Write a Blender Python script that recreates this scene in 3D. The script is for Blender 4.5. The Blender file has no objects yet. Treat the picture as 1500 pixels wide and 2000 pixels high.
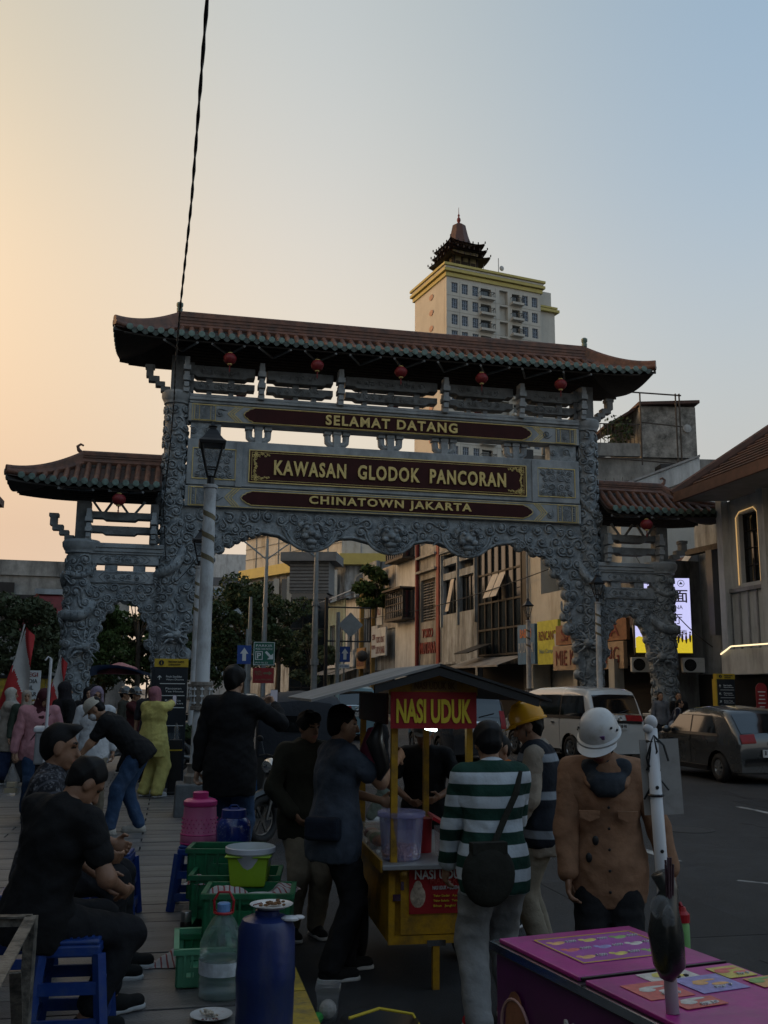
import bpy, bmesh, math, random
import numpy as np
from mathutils import Matrix, Vector
random.seed(7); np.random.seed(7)
SC = bpy.context.scene; COL = SC.collection
PI = math.pi
# ---------------------------------------------------------------- camera
cam = bpy.data.cameras.new('camera'); cam_o = bpy.data.objects.new('camera', cam); COL.objects.link(cam_o)
cam.sensor_fit = 'VERTICAL'; cam.sensor_height = 24; cam.lens = 22.8; cam.clip_start = .05; cam.clip_end = 3000
cam_o.matrix_world = Matrix.Translation((0, 0, 1.84)) @ Matrix.Rotation(PI/2+math.atan(345/1900), 4, 'X') @ Matrix.Rotation(.0095, 4, 'Z')
SC.camera = cam_o
# ---------------------------------------------------------------- sky, sun, exposure
SUN_EL, SUN_AZ = 5.0, -75.0
wd = bpy.data.worlds.new('World'); SC.world = wd; wd.use_nodes = True
wn = wd.node_tree; bgn = wn.nodes['Background']
sky = wn.nodes.new('ShaderNodeTexSky'); sky.sky_type = 'NISHITA'; sky.sun_disc = False
sky.sun_elevation = math.radians(SUN_EL); sky.sun_rotation = math.radians(SUN_AZ)
sky.dust_density = 10; sky.air_density = 1; sky.ozone_density = 1
_e, _a = math.radians(SUN_EL), math.radians(SUN_AZ)
SUN_DIR = Vector((math.sin(_a)*math.cos(_e), math.cos(_a)*math.cos(_e), math.sin(_e)))
geo = wn.nodes.new('ShaderNodeTexCoord')
dot = wn.nodes.new('ShaderNodeVectorMath'); dot.operation = 'DOT_PRODUCT'; dot.inputs[1].default_value = SUN_DIR
wn.links.new(geo.outputs['Generated'], dot.inputs[0])
mr = wn.nodes.new('ShaderNodeMapRange'); mr.inputs[1].default_value = -.2; mr.inputs[2].default_value = .8
wn.links.new(dot.outputs['Value'], mr.inputs[0])
ramp = wn.nodes.new('ShaderNodeValToRGB'); ramp.color_ramp.interpolation = 'EASE'
cr = ramp.color_ramp; cr.elements[0].position = .1; cr.elements[0].color = (.72, .645, .61, 1)
cr.elements[1].position = .85; cr.elements[1].color = (.70, .505, .33, 1)
e = cr.elements.new(.48); e.color = (.94, .71, .55, 1)      # hazy city dusk: warm towards the sun, blue away from it
e = cr.elements.new(1.0); e.color = (.52, .46, .42, 1)
wn.links.new(mr.outputs[0], ramp.inputs[0])
sep = wn.nodes.new('ShaderNodeSeparateXYZ'); wn.links.new(geo.outputs['Generated'], sep.inputs[0])
mxz = wn.nodes.new('ShaderNodeMath'); mxz.operation = 'MAXIMUM'; mxz.inputs[1].default_value = .15; wn.links.new(sep.outputs[2], mxz.inputs[0])
cmb = wn.nodes.new('ShaderNodeCombineXYZ'); wn.links.new(sep.outputs[0], cmb.inputs[0]); wn.links.new(sep.outputs[1], cmb.inputs[1]); wn.links.new(mxz.outputs[0], cmb.inputs[2])
nrm = wn.nodes.new('ShaderNodeVectorMath'); nrm.operation = 'NORMALIZE'; wn.links.new(cmb.outputs[0], nrm.inputs[0]); wn.links.new(nrm.outputs[0], sky.inputs[0])   # low haze evens out the last degrees
mulc = wn.nodes.new('ShaderNodeVectorMath'); mulc.operation = 'MULTIPLY'
wn.links.new(sky.outputs[0], mulc.inputs[0]); wn.links.new(ramp.outputs[0], mulc.inputs[1])
def maprange(src, a, b):
    n = wn.nodes.new('ShaderNodeMapRange'); n.interpolation_type = 'SMOOTHSTEP'; n.inputs[1].default_value = a; n.inputs[2].default_value = b; wn.links.new(src, n.inputs[0]); return n.outputs[0]
def mixc(fac, a, b):
    n = wn.nodes.new('ShaderNodeMix'); n.data_type = 'RGBA'; wn.links.new(fac, n.inputs[0])
    for q, v in ((6, a), (7, b)):
        if isinstance(v, tuple): n.inputs[q].default_value = v
        else: wn.links.new(v, n.inputs[q])
    return n.outputs[2]
# bluer towards the zenith
mul2 = wn.nodes.new('ShaderNodeVectorMath'); mul2.operation = 'MULTIPLY'; wn.links.new(mulc.outputs[0], mul2.inputs[0]); wn.links.new(mixc(maprange(sep.outputs[2], .36, .66), (1, 1, 1, 1), (.90, .99, 1.02, 1)), mul2.inputs[1])
# pale haze low over the roofs all round, warmer on the sun's side
hramp = wn.nodes.new('ShaderNodeValToRGB'); hramp.color_ramp.interpolation = 'EASE'; wn.links.new(mr.outputs[0], hramp.inputs[0])
hc = hramp.color_ramp; hc.elements[0].position = .12; hc.elements[0].color = (.47, .455, .45, 1); hc.elements[1].position = .85; hc.elements[1].color = (.60, .44, .345, 1); e = hc.elements.new(.5); e.color = (.60, .54, .475, 1)
inv = wn.nodes.new('ShaderNodeMath'); inv.operation = 'MULTIPLY_ADD'; inv.inputs[1].default_value = -.75; inv.inputs[2].default_value = .75; wn.links.new(maprange(sep.outputs[2], .10, .50), inv.inputs[0])
mixed = mixc(inv.outputs[0], mul2.outputs[0], hramp.outputs[0])
wn.links.new(mixed, bgn.inputs[0]); bgn.inputs[1].default_value = .15
sun = bpy.data.lights.new('sun', 'SUN'); sun.energy = .02; sun.angle = math.radians(8); sun.color = (1, .74, .48)
sun_o = bpy.data.objects.new('sun', sun); COL.objects.link(sun_o)
sun_o.rotation_euler = SUN_DIR.to_track_quat('Z', 'Y').to_euler()
vs = SC.view_settings; vs.view_transform = 'Standard'; vs.look = 'None'; vs.exposure = 3.12; vs.gamma = 1
SC.render.engine = 'CYCLES'; SC.cycles.use_denoising = True; SC.cycles.max_bounces = 6
SC.cycles.transparent_max_bounces = 12
# ---------------------------------------------------------------- helpers
class MB:
    def __init__(s): s.v = []; s.f = []; s.m = []
    def add(s, V, F, mi=0):
        n = len(s.v); s.v += [tuple(p) for p in V]; s.f += [tuple(i+n for i in q) for q in F]; s.m += [mi]*len(F); return s
    def box(s, c, d, R=None, mi=0, top=1.0):
        hx, hy, hz = d[0]/2, d[1]/2, d[2]/2
        V = [Vector((x*hx*(top if z > 0 else 1), y*hy*(top if z > 0 else 1), z*hz)) for x in (-1, 1) for y in (-1, 1) for z in (-1, 1)]
        if R is not None: V = [R @ p for p in V]
        c = Vector(c); V = [p+c for p in V]
        return s.add(V, [(0,1,3,2), (4,6,7,5), (0,4,5,1), (2,3,7,6), (0,2,6,4), (1,5,7,3)], mi)
    def bar(s, a, b, w, h, mi=0):          # rectangular bar from a to b
        a, b = Vector(a), Vector(b); d = b-a; L = d.length
        if L < 1e-6: return s
        q = d.to_track_quat('X', 'Z').to_matrix()
        return s.box((a+b)/2, (L, w, h), q, mi)
    def tube(s, pts, r, n=8, mi=0, cap=True, flat=1.0):
        pts = [Vector(p) for p in pts]; m = len(pts)
        rs = [r]*m if not hasattr(r, '__len__') else r
        t0 = (pts[1]-pts[0]).normalized(); up = Vector((0, 0, 1)) if abs(t0.z) < .9 else Vector((1, 0, 0))
        nx = t0.cross(up).normalized(); V = []
        for i in range(m):
            t = (pts[min(i+1, m-1)]-pts[max(i-1, 0)])
            t = t.normalized() if t.length > 1e-9 else t0
            nx = (nx-t*nx.dot(t)); nx = nx.normalized() if nx.length > 1e-6 else t.orthogonal().normalized()
            ny = t.cross(nx)
            for k in range(n):
                a = 2*PI*k/n; V.append(pts[i]+(nx*math.cos(a)+ny*math.sin(a)*flat)*rs[i])
        F = [(i*n+k, i*n+(k+1) % n, (i+1)*n+(k+1) % n, (i+1)*n+k) for i in range(m-1) for k in range(n)]
        if cap: F += [tuple(range(n-1, -1, -1)), tuple((m-1)*n+k for k in range(n))]
        return s.add(V, F, mi)
    def lathe(s, prof, n=16, c=(0, 0, 0), mi=0, sx=1, sy=1, R=None, cap=True):
        V = []; c = Vector(c)
        for r, z in prof:
            for k in range(n):
                a = 2*PI*k/n; p = Vector((r*math.cos(a)*sx, r*math.sin(a)*sy, z))
                V.append((R @ p if R is not None else p)+c)
        m = len(prof)
        F = [(i*n+k, i*n+(k+1) % n, (i+1)*n+(k+1) % n, (i+1)*n+k) for i in range(m-1) for k in range(n)]
        if cap: F += [tuple(range(n-1, -1, -1)), tuple((m-1)*n+k for k in range(n))]
        return s.add(V, F, mi)
    def ell(s, c, r, n=12, m=8, mi=0, R=None):
        if not hasattr(r, '__len__'): r = (r, r, r)
        prof = [(max(math.sin(PI*i/m), 1e-4), -math.cos(PI*i/m)) for i in range(m+1)]
        V = []
        for pr, pz in prof:
            for k in range(n):
                a = 2*PI*k/n; p = Vector((pr*math.cos(a)*r[0], pr*math.sin(a)*r[1], pz*r[2])); V.append((R @ p if R is not None else p)+Vector(c))
        F = [(i*n+k, i*n+(k+1) % n, (i+1)*n+(k+1) % n, (i+1)*n+k) for i in range(m) for k in range(n)]
        return s.add(V, F, mi)
    def prism(s, poly, y0, y1, mi=0):      # outline in (x,z), extruded along y
        n = len(poly); V = [(x, y0, z) for x, z in poly]+[(x, y1, z) for x, z in poly]
        F = [tuple(range(n)), tuple(range(2*n-1, n-1, -1))]+[(i, n+i, n+(i+1) % n, (i+1) % n) for i in range(n)]
        return s.add(V, F, mi)
    def slab(s, poly, z0, z1, mi=0):       # outline in (x,y), extruded along z
        n = len(poly); V = [(x, y, z0) for x, y in poly]+[(x, y, z1) for x, y in poly]
        F = [tuple(range(n-1, -1, -1)), tuple(range(n, 2*n))]+[(i, (i+1) % n, n+(i+1) % n, n+i) for i in range(n)]
        return s.add(V, F, mi)
    def grid(s, P, mi=0):                  # P[i][j] points
        a, b = len(P), len(P[0]); V = [p for r in P for p in r]
        return s.add(V, [(i*b+j, i*b+j+1, (i+1)*b+j+1, (i+1)*b+j) for i in range(a-1) for j in range(b-1)], mi)
    def torus(s, c, R_, r, n=24, m=8, mi=0, axis='y', sc=1):
        V = []
        for i in range(n):
            a = 2*PI*i/n
            for k in range(m):
                b = 2*PI*k/m; rr = R_+r*math.cos(b); h = r*math.sin(b)*sc
                p = {'y': (rr*math.cos(a), h, rr*math.sin(a)), 'z': (rr*math.cos(a), rr*math.sin(a), h), 'x': (h, rr*math.cos(a), rr*math.sin(a))}[axis]
                V.append((p[0]+c[0], p[1]+c[1], p[2]+c[2]))
        return s.add(V, [(i*m+k, i*m+(k+1) % m, ((i+1) % n)*m+(k+1) % m, ((i+1) % n)*m+k) for i in range(n) for k in range(m)], mi)
    def xf(s, M):                          # transform everything so far
        s.v = [tuple(M @ Vector(p)) for p in s.v]; return s
    def mesh(s, name, mats, smooth=False, fix=True):
        me = bpy.data.meshes.new(name); me.from_pydata(s.v, [], s.f)
        for m in (mats if isinstance(mats, (list, tuple)) else [mats]): me.materials.append(m)
        if any(s.m): me.polygons.foreach_set('material_index', s.m)
        if fix:
            bm = bmesh.new(); bm.from_mesh(me); bmesh.ops.recalc_face_normals(bm, faces=bm.faces); bm.to_mesh(me); bm.free()
        if smooth: smooth_me(me, smooth)
        me.update(); return me
def smooth_me(me, ang=True):
    me.polygons.foreach_set('use_smooth', [True]*len(me.polygons))
    if ang is not True: me.set_sharp_from_angle(angle=math.radians(ang))
def link(name, me, parent=None, M=None):
    o = bpy.data.objects.new(name, me); COL.objects.link(o)
    if parent is not None: o.parent = parent
    if M is not None: o.matrix_local = M
    return o
def mk(name, mb, mats, parent=None, M=None, smooth=False, bev=0, seg=2, fix=True):
    o = link(name, mb.mesh(name, mats, smooth, fix), parent, M)
    if bev:
        b = o.modifiers.new('bevel', 'BEVEL'); b.width = bev; b.segments = seg; b.limit_method = 'ANGLE'; b.angle_limit = .6
    return o
def T(x=0, y=0, z=0, rz=0, rx=0, ry=0, s=1):
    return Matrix.Translation((x, y, z)) @ Matrix.Rotation(rz, 4, 'Z') @ Matrix.Rotation(ry, 4, 'Y') @ Matrix.Rotation(rx, 4, 'X') @ Matrix.Scale(s, 4)
def tag(o, label, cat, group=None):
    o['label'] = label; o['category'] = cat
    if group: o['group'] = group
    return o
def thing(name, label, cat, M=None, group=None):
    o = bpy.data.objects.new(name, None); COL.objects.link(o); o.empty_display_size = .2
    if M is not None: o.matrix_local = M
    return tag(o, label, cat, group)
def struct(o): o['kind'] = 'structure'; return o
def copy_tree(o, M=None, label=None, parent=None):
    c = o.copy(); COL.objects.link(c); c.parent = parent
    if M is not None: c.matrix_local = M
    if label: c['label'] = label
    for ch in list(o.children):
        if ch.name in COL.objects: copy_tree(ch, None, None, c)
    return c
# ---- procedural materials
MATS = {}
def mat(name, col, rough=.6, var=.18, scale=3., bump=0., bscale=30., metal=0., spec=.4, dirt=None, damt=.5, dscale=1.5, dstretch=(1, 1, 1), coat=0., trans=0., ior=1.45, emit=None, estr=0., alpha=1., wave=None, detail=6):
    if name in MATS: return MATS[name]
    m = bpy.data.materials.new(name); m.use_nodes = True; N = m.node_tree.nodes; L = m.node_tree.links; MATS[name] = m
    P = N['Principled BSDF']; tc = N.new('ShaderNodeTexCoord')
    P.inputs['Roughness'].default_value = rough; P.inputs['Metallic'].default_value = metal; P.inputs['Specular IOR Level'].default_value = spec
    P.inputs['Coat Weight'].default_value = coat; P.inputs['Transmission Weight'].default_value = trans; P.inputs['IOR'].default_value = ior; P.inputs['Alpha'].default_value = alpha
    nz = N.new('ShaderNodeTexNoise'); nz.inputs['Scale'].default_value = scale; nz.inputs['Detail'].default_value = detail; nz.inputs['Roughness'].default_value = .65
    L.new(tc.outputs['Object'], nz.inputs['Vector'])
    rp = N.new('ShaderNodeValToRGB'); rp.color_ramp.elements[0].position = .3; rp.color_ramp.elements[1].position = .7
    rp.color_ramp.elements[0].color = tuple(max(0, c*(1-var)) for c in col[:3])+(1,); rp.color_ramp.elements[1].color = tuple(min(1, c*(1+var)) for c in col[:3])+(1,)
    L.new(nz.outputs['Fac'], rp.inputs['Fac']); out = rp.outputs['Color']
    if dirt is not None:
        mp = N.new('ShaderNodeMapping'); mp.inputs['Scale'].default_value = dstretch; L.new(tc.outputs['Object'], mp.inputs['Vector'])
        n2 = N.new('ShaderNodeTexNoise'); n2.inputs['Scale'].default_value = dscale; n2.inputs['Detail'].default_value = 8; n2.inputs['Roughness'].default_value = .7
        L.new(mp.outputs[0], n2.inputs['Vector'])
        r2 = N.new('ShaderNodeValToRGB'); r2.color_ramp.elements[0].position = .62-damt*.35; r2.color_ramp.elements[1].position = .8-damt*.25
        L.new(n2.outputs['Fac'], r2.inputs['Fac'])
        mx = N.new('ShaderNodeMix'); mx.data_type = 'RGBA'; mx.inputs[7].default_value = tuple(dirt)+(1,)
        L.new(r2.outputs['Color'], mx.inputs[0]); L.new(out, mx.inputs[6]); out = mx.outputs[2]
    if wave is not None:                    # (scale, colour, axis, distortion, amount): printed stripes or grain
        wv = N.new('ShaderNodeTexWave'); wv.inputs['Scale'].default_value = wave[0]; wv.bands_direction = wave[2]; wv.inputs['Distortion'].default_value = wave[3]
        L.new(tc.outputs['Object'], wv.inputs['Vector'])
        r3 = N.new('ShaderNodeValToRGB'); r3.color_ramp.elements[0].position = wave[4]; r3.color_ramp.elements[1].position = min(1, wave[4]+.06)
        L.new(wv.outputs['Fac'], r3.inputs['Fac'])
        mx = N.new('ShaderNodeMix'); mx.data_type = 'RGBA'; mx.inputs[7].default_value = tuple(wave[1])+(1,)
        L.new(r3.outputs['Color'], mx.inputs[0]); L.new(out, mx.inputs[6]); out = mx.outputs[2]
    L.new(out, P.inputs['Base Color'])
    if bump:
        nb = N.new('ShaderNodeTexNoise'); nb.inputs['Scale'].default_value = bscale; nb.inputs['Detail'].default_value = 5
        L.new(tc.outputs['Object'], nb.inputs['Vector'])
        bp = N.new('ShaderNodeBump'); bp.inputs['Strength'].default_value = bump; bp.inputs['Distance'].default_value = .02
        L.new(nb.outputs['Fac'], bp.inputs['Height']); L.new(bp.outputs[0], P.inputs['Normal'])
    rr = N.new('ShaderNodeMapRange'); rr.inputs[3].default_value = max(.02, rough-.08); rr.inputs[4].default_value = min(1, rough+.08)
    L.new(nz.outputs['Fac'], rr.inputs[0]); L.new(rr.outputs[0], P.inputs['Roughness'])
    if emit is not None:
        P.inputs['Emission Color'].default_value = tuple(emit)+(1,); P.inputs['Emission Strength'].default_value = estr
    return m
# ---- lettering as flat mesh fitted into a box w x h, standing in the local x-z plane, facing -y
def text_mesh(s, w, h, bold=0., ext=.004, sp=1.):
    cu = bpy.data.curves.new('lettering', 'FONT'); cu.body = s; cu.extrude = ext; cu.offset = bold; cu.resolution_u = 3; cu.space_character = sp
    o = bpy.data.objects.new('lettering', cu); me = bpy.data.meshes.new_from_object(o); bpy.data.objects.remove(o); bpy.data.curves.remove(cu)
    n = len(me.vertices)
    if n == 0: return me
    a = np.empty(n*3); me.vertices.foreach_get('co', a); a = a.reshape(-1, 3)
    lo, hi = a.min(0), a.max(0); sx, sy = w/max(hi[0]-lo[0], 1e-6), h/max(hi[1]-lo[1], 1e-6)
    b = np.stack([(a[:, 0]-(lo[0]+hi[0])/2)*sx, -a[:, 2], (a[:, 1]-(lo[1]+hi[1])/2)*sy], 1)
    me.vertices.foreach_set('co', b.ravel()); me.update(); return me
def text(s, w, h, m, parent, M, bold=0., ext=.004, name='lettering', sp=1.):
    me = text_mesh(s, w, h, bold, ext, sp); me.materials.append(m); return link(name, me, parent, M)
# ---- wall with real openings: local x along the wall, z up, outer face at y=0, thickness to +y
def wall_open(mb, W, H, ops, th=.25, x0=0., z0=0., mi=0):
    xs = sorted({x0, x0+W, *[o[0] for o in ops], *[o[2] for o in ops]}); zs = sorted({z0, z0+H, *[o[1] for o in ops], *[o[3] for o in ops]})
    def inop(x, z): return any(o[0] < x < o[2] and o[1] < z < o[3] for o in ops)
    nx, nz = len(xs), len(zs); n0 = len(mb.v)
    mb.v += [(x, 0, z) for x in xs for z in zs]+[(x, th, z) for x in xs for z in zs]
    I = lambda i, j, b=0: n0+b*nx*nz+i*nz+j
    S = [[not inop((xs[i]+xs[i+1])/2, (zs[j]+zs[j+1])/2) for j in range(nz-1)] for i in range(nx-1)]
    F = []
    for i in range(nx-1):
        for j in range(nz-1):
            if not S[i][j]: continue
            F += [(I(i,j), I(i+1,j), I(i+1,j+1), I(i,j+1)), (I(i,j,1), I(i,j+1,1), I(i+1,j+1,1), I(i+1,j,1))]
            for di, dj, a, b in ((-1,0,(i,j),(i,j+1)), (1,0,(i+1,j+1),(i+1,j)), (0,-1,(i+1,j),(i,j)), (0,1,(i,j+1),(i+1,j+1))):
                ii, jj = i+di, j+dj
                if not (0 <= ii < nx-1 and 0 <= jj < nz-1) or not S[ii][jj]:
                    F.append((I(*a), I(*b), I(*b, 1), I(*a, 1)))
    mb.f += F; mb.m += [mi]*len(F); return mb
def window_part(parent, M, w, h, nx, nz, fm, gm, fw=.05, dep=.1, name='window'):
    mb = MB()
    for x in (-w/2+fw/2, w/2-fw/2): mb.box((x, 0, h/2), (fw, dep, h))
    for z in (fw/2, h-fw/2): mb.box((0, 0, z), (w-2*fw, dep, fw))
    for i in range(1, nx): mb.box((-w/2+w*i/nx, 0, h/2), (fw*.7, dep*.8, h-2*fw))
    for k in range(1, nz): mb.box((0, 0, h*k/nz), (w-2*fw, dep*.7, fw*.6))
    o = mk(name, mb, fm, parent, M)
    mk('pane', MB().box((0, dep*.15, h/2), (w-fw, .012, h-fw)), gm, o)
    return o

def letters(s, w, h, m, parent, M, bold=0., ext=.004, sp=1.):     # every letter a mesh of its own
    me = text_mesh(s, w, h, bold, ext, sp); me.materials.append(m); bm = bmesh.new(); bm.from_mesh(me); bpy.data.meshes.remove(me)
    bmesh.ops.remove_doubles(bm, verts=bm.verts, dist=1e-6); bm.verts.ensure_lookup_table(); seen = set()
    for v in bm.verts:
        if v.index in seen: continue
        st, comp = [v], []; seen.add(v.index)
        while st:
            a = st.pop(); comp.append(a)
            for e in a.link_edges:
                b = e.other_vert(a)
                if b.index not in seen: seen.add(b.index); st.append(b)
        ix = {a.index: i for i, a in enumerate(comp)}; F = {f for a in comp for f in a.link_faces}
        nm = bpy.data.meshes.new('letter'); nm.from_pydata([tuple(a.co) for a in comp], [], [[ix[q.index] for q in f.verts] for f in F]); nm.materials.append(m); link('letter', nm, parent, M)
    bm.free()
def stuff(o): o['kind'] = 'stuff'; return o
# ================================================================ ground
GX, GY, GYAW = .175, 31.5, .2093
GM = T(GX, GY, 0, GYAW)
def W(u, v, z=0.): return GM @ Vector((u, v, z))
SW = .17
ASPH = mat('asphalt', (.040, .042, .047), .62, .45, 3.5, 1.0, 260, spec=.35, dirt=(.020, .021, .024), damt=.55, dscale=.6, dstretch=(1, .35, 1), detail=12)
PAVE = mat('stone paving', (.10, .10, .102), .5, .3, 1.2, .25, 60, spec=.5, dirt=(.045, .045, .048), damt=.5, dscale=.8)
PLANKS = [mat('paving plank %d' % i, c, .46, .28, 2.2, .35, 70, spec=.5, dirt=(.045, .043, .045), damt=.45, dscale=1.7, dstretch=(.4, 3, 1)) for i, c in enumerate(((.115, .112, .112), (.098, .096, .098), (.13, .125, .12)))]
KERB = mat('concrete kerb', (.16, .16, .16), .75, .25, 4, .4, 40, dirt=(.07, .07, .07), damt=.5)
KERBY = mat('yellow kerb paint', (.42, .29, .03), .6, .3, 6, .3, 40, dirt=(.12, .1, .06), damt=.5, dscale=4)
LINEW = mat('worn road paint', (.36, .36, .35), .6, .3, 10, .2, 60, dirt=(.05, .05, .055), damt=.7, dscale=5)
struct(mk('ground', MB().box((0, 250, -.25), (900, 900, .1)), ASPH))
road = struct(mk('road', MB().slab([W(-5.9, -45)[:2], W(5.9, -45)[:2], W(5.9, 160)[:2], W(-5.9, 160)[:2]], -.2, 0), ASPH))
# a side road / junction area to the right of the camera, level with the road
struct(mk('junction', MB().slab([W(5.9, -45)[:2], W(60, -45)[:2], W(60, -9)[:2], W(5.9, -9)[:2]], -.2, -.004), ASPH))
def markline(u0, v0, u1, v1, w, name='lane_line'):
    a, b = W(u0, v0), W(u1, v1); d = (b-a).normalized(); n = Vector((-d.y, d.x, 0))*w/2
    return mk(name, MB().slab([(p.x, p.y) for p in (a-n, b-n, b+n, a+n)], .0, .004), LINEW, road)
for v in (-24, -20.5, -17, -13.5, -10, -6.5, -3, .5, 4): markline(-1.2, v, -1.2, v+1.6, .12)
for v in (-24.5, -21, -17.5, -14, -10.5, -7): markline(2.4, v, 2.4, v+1.6, .12)
for k in range(4): markline(1.6+k*.9, -18.1, 2.2+k*.9, -18.2, .5, 'crossing_bar')
markline(-1.15, -21.6, .35, -22.9, .07); markline(-5.2, -26.4, -3.9, -27.3, .12)
sw = struct(mk('sidewalk', MB().slab([W(-16, -45)[:2], W(-6.22, -45)[:2], W(-6.22, 160)[:2], W(-16, 160)[:2]], -.2, SW-.03), PAVE))
sw2 = struct(mk('sidewalk', MB().slab([W(6.22, -9)[:2], W(12, -9)[:2], W(12, 160)[:2], W(6.22, 160)[:2]], -.2, SW), PAVE))
mk('kerb_line', MB().slab([W(5.92, -9)[:2], W(6.2, -9)[:2], W(6.2, 120)[:2], W(5.92, 120)[:2]], -.1, SW+.01), KERB, sw2)
# kerb stones, black and yellow in turn near the stall
kst = {m: MB().box((0, 0, 0), (.29, .97, .36)).mesh('kerb_stone', m) for m in ('a',) for m in ()}
KM = {}
for i in range(34):
    v = -29.5+i; m = KERBY if i in (1, 2, 3, 4, 5, 14, 15) else KERB
    if m.name not in KM: KM[m.name] = MB().box((0, 0, 0), (.30, .985, .36)).mesh('kerb_stone', m)
    link('kerb_stone', KM[m.name], sw, GM @ T(-6.06, v, 0))
mk('kerb_line', MB().slab([W(-6.2, 5)[:2], W(-5.92, 5)[:2], W(-5.92, 120)[:2], W(-6.2, 120)[:2]], -.1, SW+.01), KERB, sw)
# plank-shaped paving slabs: the near rows one by one, the far rows joined
PLM = [[MB().box((0, 0, 0), (l-.014, .276, .05), top=.996).mesh('paving_plank', m) for m in PLANKS] for l in (1.5, .75)]
rnd = random.Random(3); n = 0; far = MB(); row = 0; v = -27.6
while v < 12:
    x = -6.22; off = (row % 2)*.75
    first = True
    while x > -13:
        l = 0 if not (first and off) else 1
        L = 1.5 if l == 0 else .75; xc = x-L/2
        if v < -15.5 and x > -11.2:
            link('paving_plank', PLM[l][rnd.randrange(3)], sw, GM @ T(xc, v, SW-.025+rnd.uniform(-.003, .003), rnd.uniform(-.003, .003))); n += 1
        else: far.box((xc, v, SW-.026), (L-.014, .276, .05))
        x -= L; first = False
    v += .287; row += 1
o = mk('paving_plank_rows', far.xf(GM), PLANKS[0], sw); o['kind'] = 'stuff'

PATCH = mat('asphalt patch', (.022, .023, .026), .7, .35, 6, .9, 220)
for u, v, a, b in ((-2.6, -22.5, 1.1, 2.2), (1.2, -20.5, .8, 3.0), (3.4, -16, 1.3, 1.8), (-3.4, -14, .9, 4.0)): mk('asphalt_patch', MB().slab([W(u-a/2, v-b/2)[:2], W(u+a/2, v-b/2)[:2], W(u+a/2, v+b/2)[:2], W(u-a/2, v+b/2)[:2]], -.02, .003), PATCH, road)
mk('manhole_cover', MB().lathe([(.36, 0), (.36, .006), (.31, .008), (.3, .004), (.02, .005)], 24, W(.2, -18.2)), mat('cast iron', (.03, .03, .03), .5, .4, 20, .5, 60, metal=.6), road)
rg = random.Random(8)
for k in range(9):
    u, v = rg.uniform(-5, 4), rg.uniform(-26, -12); P = [W(u, v, .002)]
    for i in range(12): u += rg.uniform(-.12, .12); v += rg.uniform(.05, .25); P.append(W(u, v, .002))
    mk('road_crack', MB().tube(P, .009, 4, flat=.3), mat('crack tar', (.012, .012, .013), .8), road)
# ================================================================ the gate
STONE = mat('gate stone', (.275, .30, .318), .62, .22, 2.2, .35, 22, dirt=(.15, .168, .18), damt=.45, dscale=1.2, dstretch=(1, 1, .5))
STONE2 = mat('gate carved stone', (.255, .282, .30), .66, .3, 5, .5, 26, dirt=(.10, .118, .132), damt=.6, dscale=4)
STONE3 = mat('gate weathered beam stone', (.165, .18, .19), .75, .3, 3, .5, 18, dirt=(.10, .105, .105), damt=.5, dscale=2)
MAROON = mat('maroon plaque', (.036, .010, .010), .6, .25, 2, .1, 40, spec=.15)
GOLD = mat('gold paint', (.58, .45, .17), .5, .2, 8, .1, 30, metal=.1)
TILE = mat('glazed roof tile', (.145, .068, .045), .5, .4, 5, .35, 25, dirt=(.06, .04, .035), damt=.5, dscale=3)
TILEPAN = mat('roof pan tile', (.075, .042, .033), .6, .45, 6, .6, 30, dirt=(.04, .035, .032), damt=.55, dscale=4)
TDRIP = mat('dark glazed drip tile', (.05, .066, .06), .5, .4, 9, .2, 30)
TGREEN = mat('green glazed tile end', (.10, .155, .14), .4, .4, 9, .2, 30)
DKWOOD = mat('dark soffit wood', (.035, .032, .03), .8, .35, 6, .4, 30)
REDL = mat('red lantern cloth', (.16, .014, .018), .55, .2, 8, .1, 40)
GX, GY, GYAW = .175, 31.5, .2093
GM = T(GX, GY, 0, GYAW)
gate = thing('chinatown_gate', 'tall grey carved stone ceremonial gate with tiled roofs spanning the street', 'gate', T(GX, GY, 0, GYAW))
def spiral(mb, f, cx, cz, s, flip=1, turns=1.6, r=.028, rot=0., tail=1.0, n=15):
    P = []
    for i in range(n):
        t = i/(n-1); a = rot+flip*t*turns*2*PI; rad = s*(1-.86*t)
        P.append(f(cx+rad*math.cos(a), cz+rad*math.sin(a), .35+.65*t))
    a = rot; tx, tz = -math.sin(a)*-flip, math.cos(a)*-flip
    pre = [f(cx+s*math.cos(a)+tx*s*tail*k+math.cos(a)*s*.25*k*k, cz+s*math.sin(a)+tz*s*tail*k+math.sin(a)*s*.25*k*k, .25*(1-k)) for k in (1, .66, .33)]
    mb.tube(pre+P, [r*.5, r*.8, r]+[r*(1-.35*i/(n-1)) for i in range(n)], 5, cap=True)
def clouds(mb, f, x0, x1, z0, z1, s, rnd, ok=None, r=.028):
    nx = max(1, int((x1-x0)/(s*1.12))); nz = max(1, int((z1-z0)/(s*.98)))
    for i in range(nx):
        for j in range(nz):
            x = x0+(i+.5+(.25 if j % 2 else -.25))*(x1-x0)/nx; z = z0+(j+.5)*(z1-z0)/nz
            x += rnd.uniform(-.2, .2)*s; z += rnd.uniform(-.2, .2)*s
            if ok and not ok(x, z): continue
            k = s*rnd.uniform(.62, .95)
            mb.ell(f(x, z, .1), (k*.3, k*.3, k*.34), 7, 5)
            spiral(mb, f, x, z, k*.62, rnd.choice((-1, 1)), rnd.uniform(1.2, 1.8), r*rnd.uniform(.8, 1.2), rnd.uniform(0, 6.28), rnd.uniform(.6, 1.4))
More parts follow.
